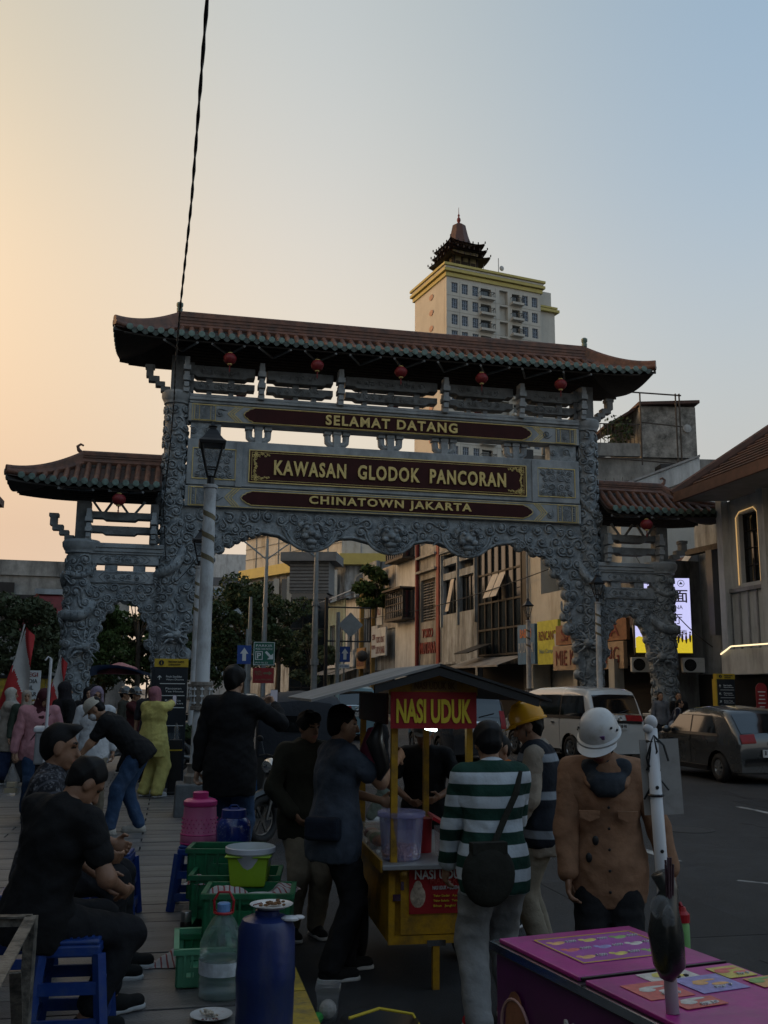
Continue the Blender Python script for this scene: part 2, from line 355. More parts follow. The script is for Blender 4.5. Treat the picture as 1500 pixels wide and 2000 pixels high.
def column(u, R_, ztop, seed, dragz0, dragz1, face):
    rnd = random.Random(seed)
    c = mk('column', MB().lathe([(R_, .9), (R_*1.0, ztop-.05)], 28), STONE2, gate, T(u, 0, 0), smooth=40)
    mk('pedestal', MB().box((0, 0, .12), (R_*3, R_*3, .24)).box((0, 0, .62), (R_*2.6, R_*2.6, .76)).box((0, 0, 1.05), (R_*2.9, R_*2.9, .1)).lathe([(R_*1.35, 1.1), (R_*1.45, 1.18), (R_*1.1, 1.3)], 24), STONE, c, bev=.02)
    mk('capital', MB().lathe([(R_*1.02, ztop-.36), (R_*1.2, ztop-.34), (R_*1.22, ztop-.27), (R_*1.28, ztop-.24), (R_*1.42, ztop-.14), (R_*1.45, ztop-.02), (R_*1.38, ztop+.02), (R_*1.3, ztop+.06)], 32), STONE, c, smooth=35)
    f = lambda s, z, h: ((R_+.015+.05*h)*math.cos(s/R_), (R_+.015+.05*h)*math.sin(s/R_), z)
    mb = MB(); clouds(mb, f, 0, 2*PI*R_, 1.35, ztop-.42, .30, rnd, r=.034); stuff(mk('cloud_carving', mb, STONE2, c, smooth=True))
    # dragon: a scaled body winding up, head, whiskers, claws
    mb = MB(); n = 84; P = []; rr = []
    for i in range(n):
        t = i/(n-1); z = dragz0+(dragz1-dragz0)*t; a = -PI/2+face*(t*2*PI*2.1+1.0)
        rad = R_+.04+.03*math.sin(t*19); P.append((rad*math.cos(a), rad*math.sin(a), z+.14*math.sin(t*26)))
        rr.append(.155*(1-.55*abs(t-.35)/.65)*(1+.06*(i % 2)))
    mb.tube(P, rr, 10)
    for i in range(0, n-1, 2):             # dorsal fins
        p = Vector(P[i]); q = Vector((p.x, p.y, 0)).normalized(); mb.ell(p+q*rr[i]*.9+Vector((0, 0, .05)), (.035, .035, .07), 6, 4)
    hz = dragz0; ha = -PI/2+face*.55; hr = R_+.14
    h = Vector((hr*math.cos(ha), hr*math.sin(ha), hz)); o = Vector((math.cos(ha), math.sin(ha), 0)); tn = Vector((-math.sin(ha), math.cos(ha), 0))*-face
    mb.ell(h, (.2, .2, .17)); mb.ell(h+tn*.2+o*.05-Vector((0, 0, .05)), (.13, .13, .09)); mb.ell(h+tn*.16+o*.05-Vector((0, 0, .17)), (.11, .11, .05))
    for k in (-1, 1):
        mb.ell(h+o*.13+tn*.05+Vector((0, 0, .1*k+.03)), .05, 8, 6)
        mb.tube([h+Vector((0, 0, .1)), h-tn*.2+Vector((0, 0, .28+.06*k))+o*.05, h-tn*.42+Vector((0, 0, .32+.1*k))+o*.02], [.04, .03, .008], 6)
    for k in range(9):                     # mane and whiskers
        a = k/8*PI*1.3-.5; d = -tn*math.cos(a)*.9+Vector((0, 0, math.sin(a)-.2))
        mb.tube([h+d*.12+o*.06, h+d*.34+o*.07+tn*.05, h+d*.58+o*.01-Vector((0, 0, .06*math.sin(k)))], [.045, .032, .008], 6)
    for t in (.3, .55, .8):
        i = int(t*n); p = Vector(P[i]); q = Vector((p.x, p.y, 0)).normalized(); s = Vector((-q.y, q.x, 0))
        for k in (-1, 0, 1): mb.tube([p+q*.08, p+q*.12+s*.16*face+Vector((0, 0, -.08+.06*k)), p+q*.07+s*.3*face+Vector((0, 0, -.16+.12*k))], [.055, .04, .01], 6)
    mk('dragon', mb, STONE2, c, smooth=True)
    return c
for u, R_, zt, sd, f in ((-6.98, .345, 11.05, 1, 1), (6.98, .345, 11.05, 2, -1)): column(u, R_, zt, sd, 3.4, 8.6, f)
for u, R_, zt, sd, f in ((-9.62, .40, 6.15, 3, 1), (9.62, .40, 6.15, 4, -1)): column(u, R_, zt, sd, 3.0, 5.5, f)
# ---- the three inscribed beams
def lobed(hw, z0, z1, k=.34):
    zc, hh = (z0+z1)/2, (z1-z0)/2
    R = [(hw-k, z1), (hw-k*.75, z1-hh*.18), (hw-k*.5, z1-hh*.28), (hw-k*.35, z1-hh*.52), (hw-.06, zc+hh*.38), (hw, zc)]
    R = R+[(x, 2*zc-z) for x, z in reversed(R[:-1])]
    return R+[(-x, z) for x, z in reversed(R)]
def gframe(mb, x0, x1, z0, z1, y, t=.02):
    for x in (x0, x1): mb.box((x, y, (z0+z1)/2), (t, .02, z1-z0+t))
    for z in (z0, z1): mb.box(((x0+x1)/2, y, z), (x1-x0-t, .02, t))
def outline(mb, poly, y, r):
    mb.tube([(x, y, z) for x, z in poly]+[(poly[0][0], y, poly[0][1])], r, 5)
def medallion(par, x, z, y, w, h):
    g = MB(); gframe(g, x-w/2, x+w/2, z-h/2, z+h/2, y); gframe(g, x-w*.27, x+w*.27, z-h/2, z+h/2, y)
    n = 7
    for sx in (-1, 1):
        for k in range(n): g.ell((x+sx*w*.385, y, z-h/2+h*(k+.5)/n), (.036, .02, .036), 8, 4)
    for rr in (.05, .1, .15): g.torus((x, y, z), rr*h/.6, .011, 16, 5)
    for k in range(-2, 3): g.box((x+k*.04, y, z), (.014, .02, h*.42))
    for a in (-1, 1):
        for b in (-1, 1): spiral(g, lambda s, t, q: (s, y-.01*q, t), x+a*w*.13, z+b*h*.36, .06, a*b, 1.3, .011)
    mk('stone_ornament', g, STONE2, par); g2 = MB(); gframe(g2, x-w/2, x+w/2, z-h/2, z+h/2, y-.006, .016); gframe(g2, x-w*.27, x+w*.27, z-h/2, z+h/2, y-.006, .012); mk('gold_line', g2, GOLD, par)
def beam(z0, z1, hw, yd, name='inscribed_beam'):
    b = mk(name, MB().box((0, 0, (z0+z1)/2), (2*hw, yd*2, z1-z0)), STONE, gate, bev=.025)
    return b
def endpanel(par, z0, z1, y, side, x0, x1, seed):
    rnd = random.Random(seed); mb = MB()
    clouds(mb, lambda s, z, h: (s, y-.05*h, z), min(x0, x1), max(x0, x1), z0+.03, z1-.03, .26, rnd, r=.024)
    stuff(mk('scroll_carving', mb, STONE2, par, smooth=True))
for z0, z1, lab, ph, tw, th, nm in ((10.15, 10.74, 'SELAMAT DATANG', .235, 4.46, .34, 1), (7.40, 8.06, 'CHINATOWN JAKARTA', .215, 5.42, .34, 3)):
    b = beam(z0, z1, 6.62, .30); zc = (z0+z1)/2; y = -.30
    mk('plaque', MB().prism(lobed(4.85, zc-ph, zc+ph), y-.035, y+.05), MAROON, b)
    g = MB(); outline(g, lobed(4.88, zc-ph-.012, zc+ph+.012), y-.035, .014)
    for s in (-1, 1):
        for k in range(3):
            X = s*(4.92+.09*k); h = (z1-z0)/2-.04
            g.bar((X, y-.015, zc+h), (X+s*.28, y-.015, zc), .014, .022); g.bar((X+s*.28, y-.015, zc), (X, y-.015, zc-h), .014, .022)
    gframe(g, -6.5, 6.5, z0+.03, z1-.03, y-.008, .015)
    mk('gold_line', g, GOLD, b)
    for s in (-1, 1):
        medallion(b, s*6.1, zc, y-.02, .66, z1-z0-.1); endpanel(b, z0+.05, z1-.05, y, s, s*5.35, s*5.72, 11+nm+s)
    letters(lab, tw, th, GOLD, b, T(0, y-.06, zc), .03, .03, sp=1.22)
b2 = beam(8.10, 9.58, 6.60, .28); y = -.28
mk('plaque', MB().box((0, y-.01, 8.78), (9.3, .09, 1.04)), MAROON, b2)
g = MB(); gframe(g, -4.65, 4.65, 8.26, 9.30, y-.05, .03); gframe(g, -4.57, 4.57, 8.33, 9.23, y-.056, .012)
for sx in (-1, 1):
    for sz in (-1, 1):
        rnd = random.Random(5)
        for k in range(9):
            for ax in (0, 1):
                d = k*.062; px = sx*(4.52-(d if ax else .03+.07*rnd.random())); pz = 8.78+sz*(.44-(.03+.07*rnd.random() if ax else d))
                spiral(g, lambda s, t, q: (s, y-.07-.01*q, t), px, pz, .045*(1.15-k*.07), rnd.choice((-1, 1)), 1.2, .012, rnd.uniform(0, 6))
mk('gold_line', g, GOLD, b2)
letters('KAWASAN  GLODOK  PANCORAN', 7.78, .49, GOLD, b2, T(.03, y-.075, 8.76), .03, .035, sp=1.18)
for s in (-1, 1):
    g = MB(); gframe(g, s*5.75-.67, s*5.75+.67, 8.30, 9.28, y-.02, .025); mk('gold_line', g, GOLD, b2)
    mb = MB(); rnd = random.Random(30+s); F = lambda a, z, h: (a, y-.07*h, z)
    for sx in (-1, 1):
        for sz in (-1, 1):
            for (dx, dz, r_) in ((.17, .17, .15), (.42, .12, .11), (.5, .33, .1), (.28, .37, .1), (.1, .38, .06)):
                spiral(mb, F, s*5.75+sx*dx, 8.79+sz*dz, r_, sx*sz, 1.7, .024, PI/2*sz, .9)
    stuff(mk('scroll_carving', mb, STONE2, b2, smooth=True))
    mb = MB().box((s*5.15*1.0-s*.18, y-.02, 8.8), (.2, .06, 1.44)); mk('beam_stile', mb, STONE, b2)
mk('beam_spacer', MB().box((0, 0, 8.08), (13.1, .4, .09)), STONE, gate)
# cornice over the top beam
mb = MB()
for z, d, h in ((10.79, .33, .09), (10.88, .40, .1), (10.99, .36, .10)): mb.box((0, 0, z), (13.2, d*2, h))
mk('cornice', mb, STONE, gate, bev=.02)
for u in (-4.37, -1.80, 0, 1.85, 4.38):     # trident struts in the slot
    mb = MB().box((u, 0, 9.86), (.24, .3, .56))
    for s in (-1, 1):
        mb.tube([(u, 0, 9.68), (u+s*.2, 0, 9.69), (u+s*.3, 0, 9.78), (u+s*.31, 0, 10.0)], .125, 6); mb.box((u+s*.31, 0, 10.08), (.25, .3, .13))
    mb.box((u, 0, 10.08), (.27, .34, .13)); mk('trident_strut', mb, STONE, gate, bev=.015)
for s in (-1, 1):
    rnd = random.Random(50+s); b = mk('slot_end_block', MB().box((s*6.05, .02, 9.865), (.95, .44, .56)), STONE2, gate)
    mb = MB(); clouds(mb, lambda a, z, h: (a, -.20-.05*h, z), s*6.05-.45, s*6.05+.45, 9.62, 10.12, .27, rnd, r=.028); stuff(mk('scroll_carving', mb, STONE2, b, smooth=True))
# ---- carved arch panels
half = [(-6.75, 2.2), (-6.52, 2.3), (-6.44, 2.75), (-6.5, 3.2), (-6.42, 3.57), (-6.2, 3.8), (-6.06, 4.21), (-6.2, 4.6), (-6.14, 4.95), (-5.98, 5.35), (-5.75, 5.7), (-5.52, 6.05), (-5.25, 6.3), (-5.0, 6.36), (-4.8, 6.5), (-4.5, 6.54), (-4.34, 6.66), (-4.0, 6.62), (-3.62, 6.56), (-3.35, 6.40), (-3.05, 6.36), (-2.88, 6.28), (-2.6, 6.12), (-2.32, 6.28), (-2.2, 6.4), (-1.85, 6.46), (-1.6, 6.56), (-1.2, 6.58), (-.85, 6.50), (-.5, 6.42), (-.28, 6.26), (0, 6.12)]
full = half+[(-x, z) for x, z in reversed(half[:-1])]
zb = lambda x: np.interp(x, *zip(*[(a, b) for a, b in full if b > 6.0])) if abs(x) < 5.5 else np.interp(abs(x), *zip(*sorted([(-a, b) for a, b in half if a < -5.5])))
# split into vertical quads so the caps are well formed
xs = np.linspace(-6.75, 6.75, 136); P0 = MB()
V = []; F = []
for x in xs:
    z = float(zb(x)) if abs(x) < 6.0 else float(np.interp(-abs(x), [-6.75, -6.52, -6.44, -6.3, -6.14, -6.0], [2.2, 2.3, 2.9, 3.7, 4.75, 5.3]))
    V += [(x, -.16, z), (x, -.16, 7.42), (x, .16, z), (x, .16, 7.42)]
for i in range(len(xs)-1):
    a, b = 4*i, 4*i+4; F += [(a, b, b+1, a+1), (a+2, a+3, b+3, b+2), (a, a+2, b+2, b), (a+1, b+1, b+3, a+3)]
arch = mk('arch_panel', P0.add(V, F), STONE2, gate)
mb = MB(); outl = [(x, -.17, z+.05) for x, z in full]; mb.tube(outl, .05, 6)
for i in range(0, len(full)):
    x, z = full[i]; k = .1+.1*((i*7) % 5)/5
    if abs(x) > 4.2: mb.ell((x+(.05 if x < 0 else -.05), -.05, z+.06), (k*1.25, .17, k*1.25), 10, 6); spiral(mb, lambda a, c, h: (a, -.19-.05*h, c), x, z+.06, k*.9, 1 if x < 0 else -1, 1.5, .03, i)
mk('arch_moulding', mb, STONE2, arch, smooth=True)
rnd = random.Random(77)
lions = (-2.6, 0, 2.6)
mb = MB()
def okarch(x, z): return (z > zb(x)+.16 if abs(x) < 6 else z > 4.2+abs(abs(x)-6)*0) and z < 7.34 and all((x-l)**2+(z-6.75)**2 > .62**2 for l in lions)
clouds(mb, lambda a, z, h: (a, -.17-.07*h, z), -6.6, 6.6, 2.6, 7.3, .36, rnd, lambda x, z: okarch(x, z) if abs(x) < 6.1 else z > float(np.interp(-abs(x), [-6.75, -6.5, -6.3, -6.1], [2.3, 2.7, 3.8, 4.9]))+.1, r=.036)
stuff(mk('cloud_carving', mb, STONE2, arch, smooth=True))
for lx in lions:                            # lion masks in round frames
    mb = MB(); z = 6.72; y = -.2
    for i in range(2):
        R2 = .86-.1*i; mb.tube([(lx+R2*math.cos(a), y, z+.14+R2*math.sin(a)*.82) for a in np.linspace(PI*1.02, PI*1.98, 24)], [.035+.03*math.sin(PI*k/23) for k in range(24)], 6)
    mb.ell((lx, y-.06, z), (.3, .2, .26)); mb.ell((lx, y-.24, z-.03), (.13, .13, .1)); mb.ell((lx, y-.1, z-.3), (.22, .16, .1)); mb.ell((lx, y-.06, z-.44), (.13, .1, .12))
    for s in (-1, 1):
        mb.ell((lx+s*.15, y-.2, z+.14), (.075, .08, .075)); mb.ell((lx+s*.2, y-.18, z-.13), (.13, .12, .1)); mb.ell((lx+s*.33, y-.05, z+.24), (.1, .08, .13))
        mb.tube([(lx+s*.04, y-.2, z+.24), (lx+s*.17, y-.24, z+.3), (lx+s*.32, y-.15, z+.2)], [.03, .05, .02], 6)
        for k in range(6):
            a = -1.1+k*.45; spiral(mb, lambda p, q, h: (p, y-.04-.05*h, q), lx+s*(.47*math.cos(a)), z+.5*math.sin(a), .1, s, 1.5, .03, a)
    for k in range(7): mb.ell((lx-.18+.06*k, y-.19, z-.27), (.025, .04, .035), 6, 4)
    mk('lion_mask', mb, STONE2, arch, smooth=True)
# ---- gallery under the main roof
for z0, z1, d in ((11.23, 11.50, .2), (11.64, 12.02, .24)):
    rnd = random.Random(int(z0*10))
    for x0, x1 in ((-6.7, -4.55), (-4.15, -1.98), (-1.56, 1.58), (2.0, 4.27), (4.67, 6.7)):
        k = .28 if x1-x0 > 2.6 else .22
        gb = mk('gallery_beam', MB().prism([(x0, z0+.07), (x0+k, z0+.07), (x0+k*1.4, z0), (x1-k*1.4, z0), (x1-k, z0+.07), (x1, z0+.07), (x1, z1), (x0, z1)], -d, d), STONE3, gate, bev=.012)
        mb = MB(); clouds(mb, lambda a, z, h: (a, -d-.03*h, z), x0+.4, x1-.4, z0+.04, z1-.02, .2, rnd, r=.02); stuff(mk('scroll_carving', mb, STONE3, gb, smooth=True))
for u in (-6.0, -5.3, -3.2, -2.6, -.9, 0, .9, 2.7, 3.3, 5.3, 6.0):
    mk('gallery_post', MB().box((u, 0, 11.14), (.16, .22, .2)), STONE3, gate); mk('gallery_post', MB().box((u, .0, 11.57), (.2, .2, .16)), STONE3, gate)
def brk(u, y0, zb, k=1.0, par=gate):
    mb = MB()
    for i, (z, dx, dy) in enumerate(((0, .2, .3), (.16, .17, .36), (.36, .24, .42), (.50, .17, .4), (.72, .25, .46), (.88, .18, .42), (1.02, .16, .4))):
        mb.box((u, y0-dy*.45*k, zb+z*k), (dx*k, dy*k, .17*k))
    return mk('bracket_stack', mb, STONE, par, bev=.012)
for u in (-4.35, -1.77, 1.79, 4.47): brk(u, -.25, 11.02)
def sarm(s, x, z, k=1.0):                   # stepped arm reaching outwards from a column head
    mb = MB()
    for dx, dz, w, h in ((.05, .08, .3, .16), (.22, .24, .3, .16), (.42, .40, .34, .18), (.56, .60, .22, .28), (.56, .80, .3, .12)): mb.box((x+s*dx*k, -.02, z+dz*k), (w*k, .3, h*k))
    return mk('stepped_arm', mb, STONE3, gate, bev=.015)
for s in (-1, 1):
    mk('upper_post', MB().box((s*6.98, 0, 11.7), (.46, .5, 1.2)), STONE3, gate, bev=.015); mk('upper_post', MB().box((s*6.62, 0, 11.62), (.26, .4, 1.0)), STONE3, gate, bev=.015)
    brk(s*6.72, -.25, 11.12, .95); sarm(s, s*7.32, 11.10)
# ---- tiled hip roofs
def hip_roof(name, xc, ridge0, ridge1, ze, zr, ov, tip0, tip1, lift, ntile, ridge_h=.2):
    """ridge from ridge0 to ridge1 (local u), eaves ov in front and behind, ends sweeping out to tip0/tip1"""
    rf = mk(name, MB().box(((ridge0+ridge1)/2, 0, zr-.2), (abs(ridge1-ridge0), .3, .3)), DKWOOD, gate)
    def eave(x):
        t = 0
        if x < ridge0 and tip0 < ridge0: t = (ridge0-x)/(ridge0-tip0)
        if x > ridge1 and tip1 > ridge1: t = (x-ridge1)/(tip1-ridge1)
        return ze+lift*t*t
    def surf(x, k, sgn):                    # k 0 at ridge/hip .. 1 at eave
        t = 0
        if x < ridge0 and tip0 < ridge0: t = (ridge0-x)/(ridge0-tip0)
        if x > ridge1 and tip1 > ridge1: t = (x-ridge1)/(tip1-ridge1)
        w0 = ov*t; zt = zr+(eave(x)+.10-zr)*(1-(1-t)**1.7) if t > 0 else zr
        w = w0+(ov-w0)*k; kk = k
        z = zt+(eave(x)-zt)*(1-(1-kk)**1.45)
        return Vector((x, -sgn*w, z))
    lo, hi = tip0, tip1; n = 60; xs = [lo+(hi-lo)*i/n for i in range(n+1)]
    for sgn in (1, -1):
        mk('pan_tiles', MB().grid([[surf(x, k/10, sgn) for k in range(11)] for x in xs]), TILEPAN, rf, smooth=50)
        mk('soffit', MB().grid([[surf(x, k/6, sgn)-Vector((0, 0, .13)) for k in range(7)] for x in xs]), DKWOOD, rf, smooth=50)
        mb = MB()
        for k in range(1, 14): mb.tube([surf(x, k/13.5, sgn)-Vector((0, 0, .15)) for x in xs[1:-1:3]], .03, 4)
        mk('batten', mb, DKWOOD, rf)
        for i in range(ntile):
            x = lo+(hi-lo)*(i+.5)/ntile; a = surf(x, 0, sgn); b = surf(x, 1, sgn)
            if (b-a).length < .18: continue
            m = max(3, int((b-a).length/.2)); P = []; R2 = []
            for j in range(m*2+1):
                t = j/(m*2); P.append(surf(x, t, sgn)+Vector((0, 0, .05))); R2.append(.082 if j % 2 else .094)
            r = mk('tile_roll', MB().tube(P, R2, 8), TILE, rf, smooth=45)
            e = P[-1]; mk('tile_end', MB().lathe([(.09, 0), (.1, .02), (.1, .05), (.07, .055)], 12, R=Matrix.Rotation(sgn*PI/2, 3, 'X')).xf(Matrix.Translation((e.x, e.y-sgn*.02, e.z))), TGREEN, r)
            if i+1 < ntile:                 # drip tile hanging between two rolls
                x2 = x+(hi-lo)/ntile/2; q = surf(x2, 1, sgn); w = (hi-lo)/ntile*.46
                mk('drip_tile', MB().prism([(-w, .05), (w, .05), (w*.8, -.04), (w*.4, -.1), (0, -.13), (-w*.4, -.1), (-w*.8, -.04)], -.015, .015).xf(Matrix.Translation((q.x, q.y-sgn*.01, q.z))), TDRIP, r)
        # hip rafters seen from below
    mb = MB()
    for i in range(int((hi-lo)/1.45)):
        x = lo+.6+i*1.45
        if not (ridge0-.1 < x < ridge1+.1): continue
        for dx in (-.55, .45): mb.tube([surf(min(max(x+dx, lo), hi), .97, 1)-Vector((0, 0, .2)), surf(min(max(x, lo), hi), .1, 1)-Vector((0, .1, .75))], .04, 5)
    mk('rafter', mb, STONE3, rf)
    for end, tip in ((ridge0, tip0), (ridge1, tip1)):        # sloping ends between the two hips
        if abs(end-tip) < .05: continue
        def esurf(t, f):
            x = end+(tip-end)*t; a, b = surf(x, 0, 1), surf(x, 0, -1); p = a.lerp(b, f); p.z -= .22*math.sin(PI*f)*t; return p
        mk('end_slope', MB().grid([[esurf(t/12, f/12) for f in range(13)] for t in range(13)]), TILEPAN, rf, smooth=50)
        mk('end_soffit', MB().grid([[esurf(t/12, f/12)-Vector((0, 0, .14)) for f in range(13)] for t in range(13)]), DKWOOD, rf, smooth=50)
        ne = int(2*ov/.31)
        for i in range(ne):
            f = (i+.5)/ne; w_ = abs(1-2*f); t0 = min(.9, w_); P = []
            for j in range(9):
                t = t0+(1-t0)*j/8; fr = .5+(f-.5)/max(t, .05) if t > 0 else .5; P.append(esurf(t, min(1, max(0, fr)))+Vector((0, 0, .05)))
            r = mk('tile_roll', MB().tube(P, [.085, .092]*4+[.085], 8), TILE, rf, smooth=45); e = P[-1]; sg = 1 if tip > end else -1
            mk('tile_end', MB().lathe([(.09, 0), (.1, .02), (.1, .05), (.07, .055)], 12, R=Matrix.Rotation(sg*PI/2, 3, 'Y')).xf(Matrix.Translation((e.x+sg*.01, e.y, e.z))), TGREEN, r)
    mb = MB()                               # ridge and hip ridges
    mb.tube([(x, 0, zr+.06) for x in (ridge0-.05, ridge1+.05)], .13, 8); mb.box(((ridge0+ridge1)/2, 0, zr+ridge_h*.6), (abs(ridge1-ridge0), .16, ridge_h)); mb.tube([(ridge0-.02, 0, zr+ridge_h*1.15), (ridge1+.02, 0, zr+ridge_h*1.15)], .085, 8)
    for q in (.3, .55, .8): mb.box(((ridge0+ridge1)/2, 0, zr+ridge_h*q+.04), (abs(ridge1-ridge0), .21, .03))
    for end, tip in ((ridge0, tip0), (ridge1, tip1)):
        if abs(end-tip) < .05: continue
        for sgn in (1, -1):
            Q = [surf(end+(tip-end)*t/12, 0, sgn)+Vector((0, 0, .03)) for t in range(13)]
            n_ = len(Q); up = [Vector((0, 0, ridge_h*(1.05-.72*k/(n_-1)))) for k in range(n_)]
            mb.tube(Q, [.13]*10+[.12, .11, .10], 8); mb.tube([q+u_ for q, u_ in zip(Q, up)], .075, 6)
            for k in range(n_-1):
                a, b_, c_, d_ = Q[k], Q[k+1], Q[k+1]+up[k+1], Q[k]+up[k]; nv = (b_-a).cross(Vector((0, 0, 1))).normalized()*.075
                mb.add([a-nv, b_-nv, c_-nv, d_-nv, a+nv, b_+nv, c_+nv, d_+nv], [(0, 1, 2, 3), (7, 6, 5, 4), (3, 2, 6, 7), (0, 3, 7, 4), (1, 5, 6, 2)])
    mk('ridge', mb, TILE, rf, smooth=45)
    return rf, surf
main, msurf = hip_roof('main_roof', 0, -7.05, 7.05, 12.52, 13.30, 1.55, -8.95, 8.95, .12, 58, .44)
for s in (-1, 1): mk('ridge_finial', MB().lathe([(.09, 0), (.1, .12), (.07, .14), (.11, .2), (.11, .3), (.05, .34)], 10, (s*7.05, 0, 13.85)), TGREEN, main, smooth=40)
sl, ssurf = hip_roof('side_roof', -9.6, -9.75, -7.32, 7.80, 8.62, 1.12, -11.8, -7.32, .14, 15, .30)
sr, ssurf2 = hip_roof('side_roof', 9.6, 7.32, 9.75, 7.80, 8.62, 1.12, 7.32, 11.8, .14, 15, .30)
for r, u in ((sl, -9.78), (sr, 9.78)):
    s = -1 if u < 0 else 1
    mk('ridge_curl', MB().tube([(u, 0, 8.95), (u+s*.12, 0, 9.05), (u+s*.16, 0, 9.17), (u+s*.07, 0, 9.24), (u-s*.02, 0, 9.2)], [.07, .06, .05, .04, .03], 7), TILE, r, smooth=True)
# ---- side bays
for s in (-1, 1):
    xa, xb = 7.3, 9.3; xm = (xa+xb)/2
    mb = MB()
    for z, d, h in ((6.06, .36, .14), (5.93, .32, .12), (5.84, .28, .08)): mb.box((s*xm, 0, z), (xb-xa+.25, d*2, h))
    mk('side_cornice', mb, STONE, gate, bev=.015)
    for z0, z1 in ((5.50, 5.80), (4.92, 5.30)):
        b = mk('side_beam', MB().box((s*xm, 0, (z0+z1)/2), (xb-xa, .46, z1-z0)), STONE, gate, bev=.015)
        g = MB(); zc = (z0+z1)/2; hh = (z1-z0)/2-.04
        for q in (1, .8): outline(g, [(s*xm+a*q, zc+c*q) for a, c in ((-.75, 0), (-.6, hh), (.6, hh), (.75, 0), (.6, -hh), (-.6, -hh))], -.235, .012)
        rnd = random.Random(int(z0*10)); clouds(g, lambda a, z, h: (a, -.235-.03*h, z), s*xm-.5, s*xm+.5, zc-hh*.7, zc+hh*.7, .17, rnd, r=.016); stuff(mk('scroll_carving', g, STONE2, b, smooth=True))
    for q in (-.42, .42): mk('side_block', MB().box((s*xm+q, 0, 5.40), (.36, .36, .2)), STONE2, gate, bev=.02)
    # small scalloped arch
    V = []; F = []; xs = np.linspace(xa-.15, xb+.1, 40)
    pr = [(7.15, 2.45), (7.31, 2.62), (7.46, 3.05), (7.45, 3.55), (7.62, 3.9), (7.75, 4.1), (7.95, 4.33), (8.24, 4.42), (8.55, 4.36), (8.7, 4.12), (8.9, 3.8), (9.0, 3.5), (9.1, 2.95), (9.2, 2.5), (9.4, 2.2)]
    for x in xs:
        z = float(np.interp(x, *zip(*pr))); V += [(s*x, -.17, z), (s*x, -.17, 4.93), (s*x, .17, z), (s*x, .17, 4.93)]
    for i in range(39):
        a, b = 4*i, 4*i+4; F += [(a, b, b+1, a+1), (a+2, a+3, b+3, b+2), (a, a+2, b+2, b), (a+1, b+1, b+3, a+3)]
    ap = mk('side_arch_panel', MB().add(V, F), STONE2, gate)
    mb = MB(); mb.tube([(s*x, -.17, z+.03) for x, z in pr], .045, 6)
    for i, (x, z) in enumerate(pr):
        k = .1+.07*((i*7) % 5)/5; mb.ell((s*x, -.04, z+.05), (k*1.2, .17, k*1.2), 10, 6); spiral(mb, lambda a, c, h: (a, -.18-.05*h, c), s*x, z+.05, k*.85, -1 if x < 8.2 else 1, 1.5, .026, i)
    rnd = random.Random(91+s); clouds(mb, lambda a, z, h: (a, -.17-.07*h, z), s*xm-1.05, s*xm+1.05, 2.5, 4.9, .27, rnd, lambda x, z: z > float(np.interp(abs(x), *zip(*pr)))+.12, r=.03)
    stuff(mk('cloud_carving', mb, STONE2, ap, smooth=True))
    # gallery of the side bay
    mk('upper_post', MB().box((s*9.62, 0, 6.8), (.42, .46, 1.25)), STONE3, gate, bev=.015); mk('upper_post', MB().box((s*7.5, .05, 6.8), (.26, .4, 1.25)), STONE3, gate, bev=.015)
    for z0, z1 in ((6.42, 6.68), (6.86, 7.12)):
        mk('gallery_beam', MB().prism([(s*7.6, z0+.06), (s*8.0, z0+.06), (s*8.08, z0), (s*8.95, z0), (s*9.05, z0+.06), (s*9.42, z0+.06), (s*9.42, z1), (s*7.6, z1)], -.2, .2), STONE3, gate, bev=.012)
    for xa_, xb_ in ((8.1, 7.8), (8.3, 8.6), (9.0, 8.75), (9.1, 9.4)): mk('roof_prop', MB().bar((s*xa_, -.1, 7.1), (s*xb_, -.1, 7.5), .07, .07), STONE3, gate)
    brk(s*9.42, -.25, 6.2, .85); brk(s*7.5, -.3, 6.2, .8); sarm(s, s*9.95, 6.2, .95)
# ---- red lanterns hanging from the eaves
def lantern(u, z, y, r, label):
    t = thing('red_lantern', label, 'lantern', GM @ T(u, y, z), 'red lanterns hanging from the gate roofs')
    mb = MB(); n = 20
    for k in range(n):
        V = []
    prof = [(.32, -.8), (.62, -.68), (.85, -.42), (.97, -.15), (1, .05), (.93, .3), (.76, .56), (.5, .76), (.32, .82)]
    V = []; F = []
    for pr, pz in prof:
        for k in range(n): q = 1.0 if k % 2 else .93; V.append((r*pr*q*math.cos(2*PI*k/n), r*pr*q*math.sin(2*PI*k/n), r*pz))
    for i in range(len(prof)-1):
        for k in range(n): F.append((i*n+k, i*n+(k+1) % n, (i+1)*n+(k+1) % n, (i+1)*n+k))
    mk('paper_body', MB().add(V, F), REDL, t, smooth=60)
    mk('gold_cap', MB().lathe([(.34*r, .8*r), (.36*r, .92*r), (.1*r, .95*r)], 12).lathe([(.1*r, -.95*r), (.36*r, -.92*r), (.34*r, -.78*r)], 12), GOLD, t)
    mk('tassel', MB().tube([(0, 0, -.92*r), (0, 0, -1.5*r)], [.03, .012], 5).tube([(0, 0, -1.5*r), (0, 0, -2.0*r)], [.03, .01], 5), REDL, t)
    mk('cord', MB().tube([(0, 0, .9*r), (0, 0, 2.1*r+.2)], .008, 4), DKWOOD, t)
for u, w in ((-5.43, 'first'), (-2.67, 'second'), (.06, 'middle'), (2.80, 'fourth'), (5.57, 'fifth')):
    lantern(u, 11.95, -1.3, .215, {'first': 'red lantern under the main gate roof, leftmost of five', 'second': 'red lantern under the main gate roof, second from left', 'middle': 'red lantern under the main gate roof, middle of five', 'fourth': 'red lantern under the main gate roof, second from right', 'fifth': 'red lantern under the main gate roof, rightmost of five'}[w])
lantern(-8.55, 7.36, -1.0, .215, 'red lantern under the small left side roof of the gate')
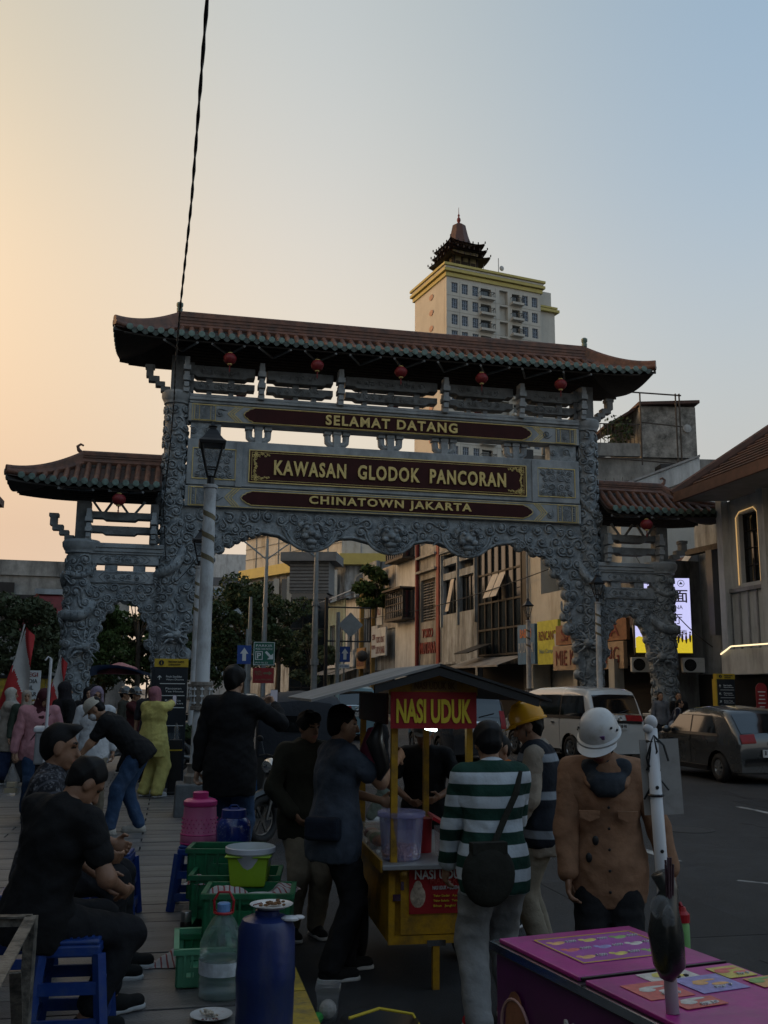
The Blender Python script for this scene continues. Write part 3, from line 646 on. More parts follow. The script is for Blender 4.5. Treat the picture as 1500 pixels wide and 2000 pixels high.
lantern(8.66, 7.36, -1.0, .215, 'red lantern under the small right side roof of the gate')
for u, q in ((-4.9, 'leftmost'), (-3.3, 'second from left'), (.4, 'third from left'), (3.5, 'rightmost')): lantern(u, 11.62, 1.2, .2, 'red lantern behind the gallery beams on the far side of the gate, '+q)
# ================================================================ buildings
CONC = mat('weathered concrete', (.24, .24, .23), .85, .35, 1.0, .5, 9, dirt=(.05, .052, .052), damt=.62, dscale=.55, dstretch=(1, 1, .28))
CONCL = mat('stained pale wall', (.255, .285, .31), .8, .2, 1.5, .3, 12, dirt=(.05, .05, .047), damt=.62, dscale=.8, dstretch=(1.6, 1.6, .3))
CREAM = mat('cream wall', (.38, .38, .355), .75, .1, 1.2, .2, 14, dirt=(.22, .2, .16), damt=.4, dscale=.6, dstretch=(1, 1, .25))
WHITEW = mat('white wall', (.42, .44, .45), .75, .12, 1.5, .2, 14, dirt=(.22, .225, .225), damt=.45, dscale=.9, dstretch=(1.5, 1.5, .3))
TOWERW = mat('tower wall', (.40, .385, .345), .7, .06, .5, .05, 8, dirt=(.30, .29, .26), damt=.4, dscale=.15, dstretch=(1, 1, .3))
YEL = mat('yellow cornice', (.36, .30, .09), .6, .12, .8, .1, 8)
DKGL = mat('dark window glass', (.012, .016, .02), .08, .3, .6, spec=.9)
BLGL = mat('blue window glass', (.014, .028, .05), .1, .3, .3, spec=.8)
CURT = mat('pale curtain glass', (.26, .24, .21), .4, .3, 2.5, spec=.5)
FRW = mat('pale window frame', (.36, .36, .36), .5, .1, 3)
FRD = mat('dark metal frame', (.02, .02, .021), .5, .3, 4, metal=.3)
RUST = mat('rusty grille', (.05, .042, .036), .7, .4, 6, .3, 30)
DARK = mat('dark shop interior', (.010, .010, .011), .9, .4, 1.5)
SLATE = mat('grey cladding', (.10, .105, .11), .6, .2, 1, .1, 8)
REDB = mat('dark red paint', (.13, .014, .014), .55, .25, 3, .1, 20)
TERR = mat('old terracotta roof', (.085, .045, .036), .8, .4, 4, .6, 16, dirt=(.03, .026, .024), damt=.5, dscale=2)
CORR = mat('corrugated sheet', (.25, .25, .25), .5, .15, 2, metal=.2, dirt=(.1, .09, .08), damt=.45, dscale=1.2, dstretch=(1, 1, .3))
RY = .30; RW0 = W(10.8, 0); RM = T(RW0.x, RW0.y, 0, RY)      # frame of the right-hand row: x to the right of the street, y along it
def rightM(t1, sx=1.): return RM @ T(0, t1, 0, -PI/2) @ Matrix.Diagonal((sx, 1, 1, 1))      # a wall whose x runs from t1 back towards the viewer
def bldg(name, label, M): return thing(name, label, 'building', M)
# --- dark glass shophouse
def glass_house():
    L, H = 6.2, 13.5; b = bldg('glass_shophouse', 'shophouse with a dark glass grid front and two tilted open panes', rightM(19.2, .95))
    mk('wall', MB().box((L/2, 1.9, H/2-1), (L-.02, 3.0, H-2)), CONC, b); mk('side_pier', MB().box((L-.25, .3, H/2), (.5, .5, H)), FRD, b)
    cols = 6; cw = (L-.6)/cols; rows = [(3.6, 4.9), (4.9, 6.3), (6.3, 7.8), (7.8, 9.2), (9.2, 10.7), (10.7, 12.2), (12.2, 13.4)]
    mb = MB()
    for i in range(cols+1): mb.box((i*cw, .1, 8.5), (.09, .16, 9.8))
    for z in [r[0] for r in rows]+[13.4]: mb.box(((L-.6)/2, .1, z), (L-.6, .13, .09))
    mk('mullion_grid', mb, FRD, b)
    for r, (z0, z1) in enumerate(rows):
        for c in range(cols):
            o = (r == 2 and c in (2, 3))
            m = CURT if (o or (r >= 5)) else DKGL
            a = math.radians(-24) if o else random.uniform(-.012, .012)
            mk('pane', MB().box((0, 0, -(z1-z0-.09)/2), (cw-.09, .02, z1-z0-.09)), m, b, T((c+.5)*cw, .12-(.03 if o else 0), z1-.045, 0, a, random.uniform(-.006, .006)))
    mk('canopy', MB().grid([[(x*L, -1.5*k, 3.45-.5*k+.04*(x % 2)) for k in (0, .5, 1)] for x in (-.05, .25, .5, .75, 1.0)]).box((L/2, -1.5, 2.95), (L, .05, .08)), CORR, b)
    mk('awning_panel', MB().box((0, 0, 0), (2.0, 1.4, .05)), FRD, b, T(1.2, -.8, 3.9, 0, .35))
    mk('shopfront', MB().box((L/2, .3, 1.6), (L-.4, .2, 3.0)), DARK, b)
glass_house()
# --- weathered three-storey block
def weathered():
    L, H = 5.6, 13.2; b = bldg('weathered_shophouse', 'stained grey concrete shophouse with one open window, beside the glass front', rightM(24.7, .96))
    ops = [(.3, 6.1, 2.7, 8.1), (2.95, 6.1, 5.35, 8.1), (.3, 8.5, 2.7, 8.95), (2.95, 8.5, 5.35, 8.95), (.3, 9.35, 2.7, 9.6), (2.95, 9.35, 5.35, 9.6), (.4, 11.4, 2.7, 12.7), (2.95, 11.4, 5.35, 12.7), (.3, .1, 5.3, 3.0)]
    mb = wall_open(MB(), L, H, ops, .35); mb.box((L/2, 5.2, H/2), (L-.04, 9.0, H-.05)); mk('wall', mb, CONCL, b)
    mb = MB()
    for z in (9.75, 3.3): mb.box((L/2, -.06, z), (L, .2, .12))
    for x in (.12, 2.83, L-.12): mb.box((x, -.05, 7.5), (.16, .12, 4.2))
    mk('wall_rib', mb, CONCL, b)
    mk('stained_parapet_band', MB().box((L/2, -.08, 10.5), (L-.06, .12, 1.5)), CONC, b)
    for x in (1.5, 4.15):
        w = window_part(b, T(x, .25, 6.1), 2.4, 2.0, 4, 1, FRD, DKGL)
    mk('open_pane', MB().box((0, 0, -.95), (.55, .03, 1.9)), CURT, b, T(1.95, -.02, 8.05, 0, -.2))
    for x in (1.55, 4.15):
        window_part(b, T(x, .25, 11.4), 2.3, 1.3, 4, 1, FRW, DKGL)
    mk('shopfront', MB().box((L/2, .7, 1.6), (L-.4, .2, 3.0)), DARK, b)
weathered()
# --- narrow dark red and brown shop
def toko():
    L, H = 4.6, 13.8; b = bldg('narrow_shophouse', 'narrow brown shophouse with louvred shutters, faded red lettering and a red downpipe', rightM(28.8, .87))
    ops = [(.5, 5.9, 3.5, 8.5), (.5, 10.7, 3.5, 12.5), (.4, .1, 4.2, 3.0)]
    mb = wall_open(MB(), L, H, ops, .35); mb.box((L/2, 5.2, H/2), (L-.04, 9.0, H-.05)); mk('wall', mb, CONC, b)
    mk('downpipe', MB().tube([(.15, -.15, 0), (.15, -.15, H)], .13, 8), REDB, b); mk('side_strip', MB().box((4.2, -.05, H/2), (.5, .12, H)), REDB, b)
    mb = MB()
    for z in (9.0, 9.9, 12.9): mb.box((2.1, -.12, z), (3.9, .3, .14))
    mk('ledge', mb, CONC, b)
    sh = mk('louvre_frame', MB().box((2.0, .25, 5.95), (3.0, .1, .1)).box((2.0, .25, 8.45), (3.0, .1, .1)).box((2.0, .25, 7.2), (.1, .1, 2.5)), RUST, b)
    lm = MB().box((0, 0, 0), (2.9, .12, .025)).mesh('louvre_slat', CORR)
    for k in range(14): link('louvre_slat', lm, sh, T(2.0, .2, 6.1+k*.17, 0, .6))
    window_part(b, T(2.0, .22, 10.7), 3.0, 1.8, 4, 1, FRW, CURT)
    text('TOKO', 2.2, .55, REDB, b, T(2.0, -.03, 5.2), .01, .03); text('MUTIARA', 3.2, .7, REDB, b, T(2.05, -.03, 4.3), .01, .03)
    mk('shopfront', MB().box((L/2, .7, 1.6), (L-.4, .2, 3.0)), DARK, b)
toko()
# --- grey block with two caged bay windows
def bays():
    L, H = 5.0, 14.5; b = bldg('caged_bay_house', 'pale grey house with two caged bay windows, left of the red downpipe', rightM(33.5, .92))
    mb = MB().box((L/2, 4.9, H/2), (L, 9.8, H)); mk('wall', mb, WHITEW, b)
    for z in (6.3, 10.2):
        g = mk('bay_window', MB().box((L/2-.2, -.4, z+.9), (3.9, .75, 1.7)), DKGL, b)
        mb = MB()
        for k in range(9): mb.box((L/2-2.15+k*.49, -.8, z+.9), (.06, .05, 1.9))
        for k in range(5): mb.box((L/2-.2, -.8, z+.05+k*.44), (4.0, .05, .05))
        mb.box((L/2-.2, -.42, z-.05), (4.1, .9, .12)).box((L/2-.2, -.5, z+1.9), (4.3, 1.1, .12)); mk('window_cage', mb, RUST, g)
    mk('rooftop_tank', MB().box((.8, .6, H+.4), (.8, .8, .8)), SLATE, b)
bays()
# --- white sheet-metal front with shop signs
def signs_house():
    L, H = 5.2, 10.2; b = bldg('sheet_front_shop', 'white corrugated shop front crowded with small boards and red lettering', rightM(38, .85))
    mb = MB(); n = 60
    P = [[(L*i/n, -.03*(i % 2), z) for z in (5.9, H)] for i in range(n+1)]
    mk('sheet_cladding', mb.grid(P), CORR, b); mk('wall', MB().box((L/2, 4.9, H/2), (L, 9.6, H-.1)), CONCL, b)
    mk('sign_board', MB().box((3.4, -.5, 5.0), (2.8, .12, 1.9)), WHITEW, b); text('SURYA BARU', 2.4, .5, REDB, b, T(3.4, -.58, 4.45)); text('TOKO OBAT', 2.3, .42, REDB, b, T(3.4, -.58, 5.15))
    mk('sign_board', MB().box((.9, -.3, 5.1), (1.7, .1, 2.2)), WHITEW, b); text('OBAT', 1.2, .4, REDB, b, T(.9, -.37, 5.4)); text('RUMAH', 1.4, .3, REDB, b, T(.9, -.37, 4.7))
    mk('shutter', MB().box((1.2, -.04, 7.2), (1.6, .1, 1.9)), WHITEW, b); text('No.21', 1.0, .7, REDB, b, T(1.2, -.12, 7.3))
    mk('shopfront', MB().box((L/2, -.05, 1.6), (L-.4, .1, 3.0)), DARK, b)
signs_house()
# --- ochre-pillared house and lower teal houses further down
def ochre():
    L, H = 5.5, 11; b = bldg('ochre_pillar_house', 'two-storey house with ochre pillars, a flag and a blackened gable', rightM(41.5, .62))
    ops = [(.8, 5.2, 4.4, 7.0), (.6, .1, 4.8, 3.0)]
    mk('wall', wall_open(MB(), L, H, ops, .3).box((L/2, 4.9, H/2), (L-.05, 9, H-.1)), CONCL, b)
    for x in (.3, L-.4): mk('pillar', MB().box((x, -.1, H/2-.5), (.5, .35, H-1)), mat('ochre paint', (.27, .17, .05), .7, .25, 3, .2, 20, dirt=(.08, .06, .04), damt=.4), b)
    window_part(b, T(2.6, .2, 5.2), 3.6, 1.8, 4, 1, FRW, DKGL); mk('lintel', MB().box((2.6, -.06, 8.2), (4.4, .2, .7)), mat('pale yellow paint', (.4, .33, .16), .7, .2, 3), b)
    mk('blackened_gable', MB().box((2.7, -.05, 9.8), (4.2, .15, 1.9)), CONC, b); mk('sign_board', MB().box((2.4, -.5, 4.0), (3.4, .12, 1.5)), mat('orange board', (.32, .17, .06), .6, .2, 3), b)
    text('MURAH', 2.4, .45, REDB, b, T(2.4, -.58, 4.3)); text('GORDEN', 2.8, .45, REDB, b, T(2.4, -.58, 3.65))
ochre()
TEAL = mat('faded teal wall', (.17, .24, .22), .75, .2, 2, .2, 14, dirt=(.07, .08, .075), damt=.5, dscale=1, dstretch=(1, 1, .3))
def low(t1, L, H, m, label, roofm, tilt=1.8):
    b = bldg('low_shophouse', label, rightM(t1)); ops = [(L*.12, H*.52, L*.42, H*.78), (L*.56, H*.52, L*.88, H*.78), (.4, .1, L-.4, 2.9)]
    mk('wall', wall_open(MB(), L, H, ops, .3).box((L/2, 4.4, H/2), (L-.05, 8, H-.1)), m, b)
    for x in (.27, .72): window_part(b, T(L*x, .2, H*.52), L*.31, H*.26, 3, 1, FRW, DKGL)
    mk('roof', MB().grid([[(x, y, H+tilt*(y+.8)/5+(.05 if i % 2 else 0)) for y in (-.8, 4.5)] for i, x in enumerate(np.linspace(-.2, L+.2, 24))]), roofm, b)
    for k in range(4): mk('pillar', MB().box((.15+k*(L-.3)/3, -.2, H*.28), (.22, .22, H*.52)), m, b)
    mk('awning', MB().grid([[(x, y, 3.4+.35*y+(.04 if i % 2 else 0)) for y in (-1.6, 0)] for i, x in enumerate(np.linspace(0, L, 16))]), CORR, b)
    mk('sign_board', MB().box((L*.5, -.35, 3.9), (L*.6, .1, .9)), WHITEW, b)
    return b
low(46.4, 4.8, 8.8, WHITEW, 'white low shophouse with a rusty sloping roof beyond the ochre pillars', TERR)
low(52.2, 5.6, 9.0, TEAL, 'faded teal shophouse with a sheet roof, farthest in the right-hand row', CORR, 2.2)
def kiosk_tower():
    b = bldg('dark_glass_tower', 'narrow dark glass stair tower with a flat grey cap down the street', T(-8.3, 88, 0, -.1, s=.62))
    mk('glass_shaft', MB().box((2.6, 2.5, 8.3), (5.2, 5, 16.6)), DKGL, b); mb = MB()
    for k in range(4): mb.box((2.6, -.03, 3+k*4.2), (5.25, .1, .18))
    for x in (0, 1.8, 3.6, 5.2): mb.box((x, -.03, 8), (.12, .1, 16))
    mk('mullion_grid', mb, FRD, b); mk('louvre_box', MB().box((2.6, 2.5, 18.9), (5.8, 5.6, 4.6)), SLATE, b)
    mb = MB()
    for k in range(9): mb.box((2.6, -.33, 16.9+k*.5), (5.8, .08, .1))
    mk('louvre_line', mb, FRD, b); mk('roof_cap', MB().box((2.6, 2.4, 21.8), (8.2, 7.6, 1.3)), SLATE, b)
    mk('white_sign_panel', MB().box((7.0, .6, 10.5), (2.6, .5, 10)), WHITEW, b); mk('red_slot', MB().box((7.2, .32, 12.5), (.5, .08, 5)), REDB, b)
kiosk_tower()
# --- big cream mall closing the street
def mall():
    b = bldg('cream_mall', 'huge cream panelled mall block with yellow band and arched windows closing the street', T(-6.1, 140, 0))
    mk('wall', MB().slab([(0, 0), (34, -2), (34, 30), (-17, 22)], 21, 26.2), CREAM, b)
    mk('lower_wall', MB().slab([(.6, .8), (33, -1), (33, 29), (-16, 21.5)], 0, 20.9), CONCL, b)
    mk('yellow_band', MB().slab([(-.2, -.9), (34.5, -2.9), (34.5, 0), (.4, 1), (-17, 23), (-18.2, 22.4)], 19.4, 21), YEL, b)
    d = Vector((-17, 22, 0)); mb = MB()
    for k in range(1, 8): p = d*(k/8); mb.box((p.x-.05, p.y-.05, 23.5), (.1, .1, 5.2))
    for k in range(1, 12): mb.box((34*k/12, -2*k/12-.03, 23.5), (.1, .1, 5.2))
    for k in (1, 2): mb.bar(Vector((-.06, -.06, 21+k*1.75)), d+Vector((-.06, -.06, 21+k*1.75)), .08, .06)
    mk('panel_joint', mb, CONCL, b)
    mk('roof_edge', MB().slab([(-.3, -.3), (34.3, -2.3), (34.3, .6), (.4, .6), (-16.8, 22.6), (-17.8, 22.2)], 26.2, 26.9), SLATE, b)
    for k in range(7):
        x = 3+k*3.4; y0 = .8-x*2/34-.35; pts = [(x-1.0, 13.2)]+[(x+1.0*math.cos(a), 17.2+1.0*math.sin(a)) for a in np.linspace(PI, 0, 9)]+[(x+1.0, 13.2)]
        w = mk('arched_window', MB().prism(pts, y0, y0+.3), DKGL if k % 2 == 0 else REDB, b); mb = MB(); mb.tube([(p[0], y0, p[1]) for p in pts], .14, 6); mb.box((x, y0-.05, 15.6), (2.1, .2, .9)); mk('window_surround', mb, CREAM, w)
    for k in range(7):
        p = d*((k+.3)/7); mk('pilaster', MB().box((p.x-.3, p.y-.2, 14), (.9, .9, 9.5)), CREAM, b); q = d*((k+.75)/7); mk('recess_window', MB().box((q.x, q.y-.2, 15), (1.2, 1.2, 7)), DKGL, b)
    mk('round_emblem', MB().torus((-13.2, 15.9, 13.6), .95, .12, 24, 6).box((-13.2, 16.0, 13.6), (.12, .1, 1.9)).box((-13.2, 16.0, 13.6), (1.8, .1, .12)), FRD, b)
    mk('emblem_board', MB().box((-13.2, 16.3, 12.6), (2.6, .3, 5)), WHITEW, b)
mall()
def bluewhite():
    b = bldg('banded_office', 'pale blue and white banded office block, left of the cream mall', T(-30.5, 178, 0, .1)); H = 26
    mk('wall', MB().box((0, 6, H/2), (17, 12, H)), WHITEW, b)
    for k in range(5): mk('window_band', MB().box((0, -.05, 6.5+k*3.6), (17.2, .3, 1.5)), DKGL if k % 2 else BLGL, b)
    for k in range(5): mk('blue_band', MB().box((0, -.15, 4.6+k*3.6), (17.3, .3, 1.4)), mat('pale blue panel', (.22, .29, .36), .6, .15, 1), b)
bluewhite()
# --- cream building with a recessed balcony next to the gate's right column
def cream_balcony():
    L, H = 5.2, 10.9; b = bldg('cream_balcony_house', 'plain cream house with a recessed balcony, right of the glass front', rightM(13.1, .9))
    ops = [(1.6, 6.2, 4.4, 10.4), (.5, .1, 4.8, 3.0)]
    mk('wall', wall_open(MB(), L, H, ops, .9).box((L/2, 2.4, H/2), (L-.04, 2.8, H-.05)), CREAM, b)
    mk('balcony_back', MB().box((3.0, .95, 8.3), (2.8, .06, 4.2)), CONCL, b); mk('balcony_door', MB().box((3.6, .88, 7.6), (.8, .06, 2.8)), DARK, b)
    mk('downpipe', MB().tube([(.25, -.1, 3), (.25, -.1, H)], .07, 6), CONCL, b)
    mk('sign_board', MB().box((1.3, -.6, 3.9), (2.0, .15, 1.8)), mat('blue board', (.05, .13, .24), .5, .25, 4), b); text('PUYUNGHAI', 1.7, .45, WHITEW, b, T(1.3, -.7, 3.75)); text('BABAH', 1.3, .4, mat('orange letters', (.5, .16, .04), .6), b, T(1.3, -.7, 4.4))
    mk('sign_board', MB().box((3.7, -.6, 3.9), (2.2, .15, 1.9)), mat('lime board', (.42, .42, .05), .5, .25, 4), b); text('RENCANG', 1.8, .4, REDB, b, T(3.7, -.7, 4.2)); text('Nasi Campur', 1.7, .25, TEAL, b, T(3.7, -.7, 3.5))
    mk('shopfront', MB().box((L/2, 1.2, 1.6), (L-.4, .2, 3.0)), DARK, b)
cream_balcony()
# --- low shop with a swooping white gable, behind the gate's right bay
def swoop():
    b = bldg('swooping_gable_shop', 'low dark shop with swooping white gable walls and red lettered boards behind the gate', rightM(8.4))
    L = 6.6
    mk('wall', MB().box((L/2, 3.2, 3.3), (L, 6, 6.6)), CONC, b)
    for x in (.1, L-.3):
        pts = [(-.6, 4.2), (-.3, 4.05), (.1, 4.3), (.6, 5.1), (1.2, 6.2), (1.9, 7.0), (2.6, 7.3), (3.4, 7.2), (3.4, 3.2), (-.5, 3.2)]
        o = mk('gable_wall', MB().prism(pts, -.25, .25), WHITEW, b, T(x, -.4, 0, PI/2))
    mk('curved_roof', MB().grid([[(x, y, z) for y, z in ((-.75, 4.15), (-.3, 4.4), (.3, 5.2), (.9, 6.2), (1.6, 6.9), (3, 7.1))] for x in (.35, L-.55)]), TERR, b, smooth=60)
    mk('sign_board', MB().box((3.0, -1.0, 4.1), (5.6, .15, .8)), mat('brown board', (.22, .11, .06), .7, .3, 3), b); text('SARI RASA', 4.6, .5, REDB, b, T(3.0, -1.1, 4.1))
    mk('sign_board', MB().box((3.0, -1.15, 3.15), (5.6, .15, 1.0)), mat('tan board', (.34, .25, .17), .7, .2, 3), b); text('MIE KANGKUNG', 5.0, .62, REDB, b, T(3.0, -1.25, 3.15))
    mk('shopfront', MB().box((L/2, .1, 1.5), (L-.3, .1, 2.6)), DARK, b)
    mk('shop_pillar', MB().box((L-1.4, -1.2, 1.5), (.4, .4, 3.0)), CREAM, b)
swoop()
# --- weathered concrete block rising behind
def conc_block():
    b = bldg('mouldy_concrete_block', 'mouldy concrete block with rooftop shed, railing and pipe frames behind the right roof', T(9.7, 49.5, 0, .05))
    mk('wall', MB().box((3.0, 5, 7.0), (10.5, 9, 14.0)), CONC, b)
    mk('parapet', MB().box((1.2, .3, 14.35), (5.2, .3, .7)), CONC, b)
    s = mk('roof_shed', MB().slab([(3.9, .3), (6.9, .3), (6.9, 6), (3.9, 6)], 14.0, 16.8), mat('peeling plaster', (.26, .255, .24), .85, .25, 3, .5, 10, dirt=(.06, .06, .055), damt=.6, dscale=1.6), b)
    mk('roof_sheet', MB().box((5.4, 3.2, 16.95), (3.3, 6.4, .16), Matrix.Rotation(-.05, 3, 'Y')).box((3.0, 3.2, 16.3), (2.3, 5, .12), Matrix.Rotation(-.55, 3, 'Y')), TERR, s)
    mk('round_vent', MB().lathe([(.2, 0), (.22, .08), (.1, .1)], 16, (6.4, .3, 15.6), R=Matrix.Rotation(PI/2, 3, 'X')), WHITEW, s)
    mb = MB()
    for k in range(24): mb.box((-.9+k*.2, .2, 15.2), (.03, .03, 1.1))
    mb.box((1.5, .2, 15.75), (4.9, .05, .05)); mk('railing', mb, RUST, b)
    mb = MB()
    for x in (.6, 1.0, 3.7, 5.6, 5.8): mb.tube([(x, -.4, 13.4), (x, -.4, 17.3)], .045, 5)
    mb.tube([(-.5, -.4, 17.5), (5.9, -.4, 17.2)], .045, 5); mb.tube([(3.7, -.4, 15.7), (5.9, -.4, 15.5)], .04, 5); mb.tube([(-.9, -.4, 13.9), (5.9, -.4, 13.5)], .04, 5); mb.tube([(-.3, -.4, 14), (.7, -.4, 17)], .04, 5)
    mk('pipe_frame', mb, RUST, b); mk('roof_post', MB().box((.2, .1, 15.0), (.4, .4, 1.9)), CONC, b)
    mk('window', MB().box((5.6, -.02, 12.6), (1.3, .1, .9)), FRW, b); mk('window_hood', MB().box((5.4, -.4, 13.2), (1.8, .9, .35)), FRD, b)
    mb = MB().tube([(2.2, -.3, 11.2), (2.2, -.3, 12.6)], .03, 5); mb.tube([(1.2, -.3, 12.4), (3.4, -.3, 12.6)], .025, 5)
    for k in range(5): mb.tube([(1.3+k*.45, -.3, 12.2+.05*k), (1.3+k*.45, -.3, 12.6+.05*k)], .015, 4)
    mk('aerial', mb, RUST, b)
    mk('roof_shrub', leafball(2.7, .4, 15.4, .9, .6, .9, 260, .13, 4), LEAFD, b)
LEAFD = mat('dark foliage', (.035, .052, .02), .7, .5, 1.5, spec=.25)
LEAFM = mat('mid foliage', (.055, .085, .024), .65, .45, 1.5, spec=.25)
LEAFG = mat('grey green foliage', (.07, .085, .045), .7, .4, 1.5, spec=.2)
BARK = mat('bark', (.07, .055, .042), .9, .3, 6, .6, 20)
def leafball(cx, cy, cz, rx, ry, rz, n, s, seed, mb=None):
    rg = np.random.RandomState(seed); mb = mb or MB()
    p = rg.normal(size=(n, 3)); p /= np.linalg.norm(p, axis=1)[:, None]; p *= (rg.uniform(.35, 1, (n, 1)))**.5
    c = p*np.array([rx, ry, rz])+np.array([cx, cy, cz]); a = rg.normal(size=(n, 3)); a /= np.linalg.norm(a, axis=1)[:, None]
    b = np.cross(a, rg.normal(size=(n, 3))); b /= np.linalg.norm(b, axis=1)[:, None]+1e-9; q = rg.uniform(.6, 1.3, (n, 1))*s
    V = np.stack([c-a*q, c+b*q*.5, c+a*q, c-b*q*.5], 1).reshape(-1, 3); k = len(mb.v)
    mb.v += [tuple(x) for x in V]; mb.f += [(k+4*i, k+4*i+1, k+4*i+2, k+4*i+3) for i in range(n)]; mb.m += [0]*n
    return mb
conc_block()
# --- old house with the big tiled roof at the right edge
def old_house():
    b = bldg('tiled_roof_house', 'old white house with wide tiled eaves and light-trimmed windows at the right edge', GM @ T(11.45, -1.1, 0, -PI/2))
    L, H = 15, 8.2
    ops = [(.95+i*2.3, 5.35, 2.0+i*2.3, 7.65) for i in range(6)]
    mk('wall', wall_open(MB(), L, H-2.4, ops, .3, 0, 2.4).box((L/2, 4.5, H/2+1.2), (L-.04, 7.6, H-2.5)), WHITEW, b)
    for i in range(6):
        x = 1.475+i*2.3; w = window_part(b, T(x, .2, 5.35), 1.05, 2.3, 2, 4, FRD, DKGL)
        mb = MB().tube([(x-.62, -.05, 5.3), (x-.62, -.05, 7.55), (x-.4, -.05, 7.72), (x+.4, -.05, 7.75), (x+.62, -.05, 7.55), (x+.62, -.05, 5.3)], .022, 5)
        mk('light_string', mb, mat('warm light string', (.5, .3, .1), .5, emit=(1, .62, .25), estr=.05), b)
    mb = MB()
    for k in range(30): mb.box((.3+k*.5, -.04, 4.1), (.05, .06, 2.0))
    mb.box((L/2, -.05, 5.15), (L, .12, .12)).box((L/2, -.05, 3.05), (L, .1, .1)); mk('cladding_batten', mb, CORR, b)
    for x in (.15, 2.55, 7.2): mk('pilaster', MB().box((x, -.12, 5.5), (.35, .25, 6.1)), WHITEW, b)
    mk('canopy_fascia', MB().box((L/2+1, -1.3, 2.75), (L-1.5, .15, .75)).box((L/2+1, -.65, 3.05), (L-1.5, 1.3, .12)), WHITEW, b)
    mk('neon_tube', MB().tube([(1.8, -1.42, 3.0), (2.4, -1.42, 3.22), (L, -1.42, 3.22)], .025, 6), mat('neon tube', (.6, .5, .3), .4, emit=(1, .78, .45), estr=.16), b)
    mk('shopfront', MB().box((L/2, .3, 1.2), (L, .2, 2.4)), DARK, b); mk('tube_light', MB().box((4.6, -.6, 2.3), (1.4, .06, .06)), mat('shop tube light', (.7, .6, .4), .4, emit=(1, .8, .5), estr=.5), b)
    # eaves and roof
    ev = 1.6
    rf = mk('roof', MB().slab([(-.1, -ev), (L, -ev), (L, 3), (1.6, 3)], 8.2, 8.34), mat('grey soffit', (.17, .17, .17), .8, .2, 2), b)
    P = [[(x+(k/10)*2.4*(1-(x+.1)/(L+.1)), -ev-.1+k*.62, 8.36+.44*k) for k in range(11)] for x in np.linspace(-.1, L, 40)]
    mk('tile_slope', MB().grid(P), TERR, rf)
    rows = MB()
    for k in range(22):
        t = k/22*10; a = Vector(P[0][0]).lerp(Vector(P[0][10]), t/10); c = Vector(P[-1][0]).lerp(Vector(P[-1][10]), t/10); rows.tube([a+Vector((0, 0, .03)), c+Vector((0, 0, .03))], .05, 5)
    mk('tile_course', rows, TERR, rf); mk('eave_board', MB().box((L/2, -ev-.12, 8.34), (L+.2, .1, .34)), mat('brown eave board', (.09, .05, .04), .7, .3, 3), rf)
    mk('hip_ridge', MB().tube([Vector(p)+Vector((-.1, 0, .08)) for p in P[0]], .17, 8, flat=1.3), TERR, rf)
    mk('sheet_roof', MB().grid([[(-1.6+i*.16, 3+1.0*j, 10.6+.45*j+.03*(i % 2)+i*.05) for j in range(4)] for i in range(18)]), CORR, b)
old_house()
def white_gable():
    b = bldg('white_gable_house', 'white sloping parapet wall rising behind the gate right side roof', T(10.0, 40.5, 0, .03))
    mk('wall', MB().prism([(0, 0), (4.6, 0), (4.6, 11.4), (0, 9.7)], 0, 3), CREAM, b); mk('parapet', MB().prism([(-.15, 9.5), (3.4, 10.85), (3.4, 11.65), (-.15, 10.25)], -.3, -.003), WHITEW, b)
    mk('coping', MB().prism([(-.2, 10.26), (3.4, 11.66), (3.4, 11.76), (-.2, 10.36)], -.38, .1), CORR, b)
white_gable()
def plain_shop():
    b = bldg('cluttered_wall', 'dim shop wall behind the gate outer column, with a duct and rusty sill', rightM(2.0) @ T(0, 1.3, 0)); L = 2.4
    mk('wall', MB().box((L/2, 3, 4.2), (L, 5.4, 8.4)), CONCL, b); mk('shopfront', MB().box((L/2, .2, 1.2), (L, .3, 2.5)), DARK, b)
    mk('duct', MB().box((1.7, -.2, 5.3), (.35, .3, 3.0)), SLATE, b); mk('sill', MB().box((1.2, -.15, 6.9), (2.2, .3, .2)), RUST, b)
plain_shop()
# --- lit sign box and air conditioners on that wall
LED = mat('lit sign face', (.5, .5, .6), .5, .06, 1.5, emit=(.62, .62, 1.0), estr=.105)
LEDY = mat('lit sign yellow meadow', (.5, .4, .05), .5, .3, 3, emit=(.95, .72, .04), estr=.07)
INK = mat('sign ink', (.06, .02, .03), .6)
sg = thing('lit_sign_box', 'tall glowing white sign with Chinese characters and a yellow meadow strip', 'sign', T(9.95, 34.7, 1.15, -.05, s=.68))
mk('casing', MB().box((0, .16, 4.9), (3.0, .28, 4.05)), FRD, sg); mk('lit_face', MB().box((0, 0, 5.05), (2.9, .05, 3.65)), LED, sg)
pts = [(-1.45, 2.98)]+[(-1.45+2.9*i/16, 3.75+.16*math.sin(i*1.7)+.08*math.sin(i*4.1)) for i in range(17)]+[(1.45, 2.98)]
mk('meadow_print', MB().prism(pts, -.045, -.03), LEDY, sg)
text('拉面', 1.55, .72, INK, sg, T(.55, -.045, 5.95), .01, .008); text('CHINA', .9, .2, INK, sg, T(.6, -.045, 5.35)); text('餐厅', 1.0, .55, INK, sg, T(.5, -.045, 4.75)); text('包子.拉面', 1.3, .26, INK, sg, T(.55, -.045, 4.05))
mk('emblem', MB().torus((1.0, -.05, 6.6), .17, .015, 20, 5).prism([(.9, 6.55), (1.0, 6.7), (1.1, 6.55)], -.05, -.04), TEAL, sg)
mb = MB()
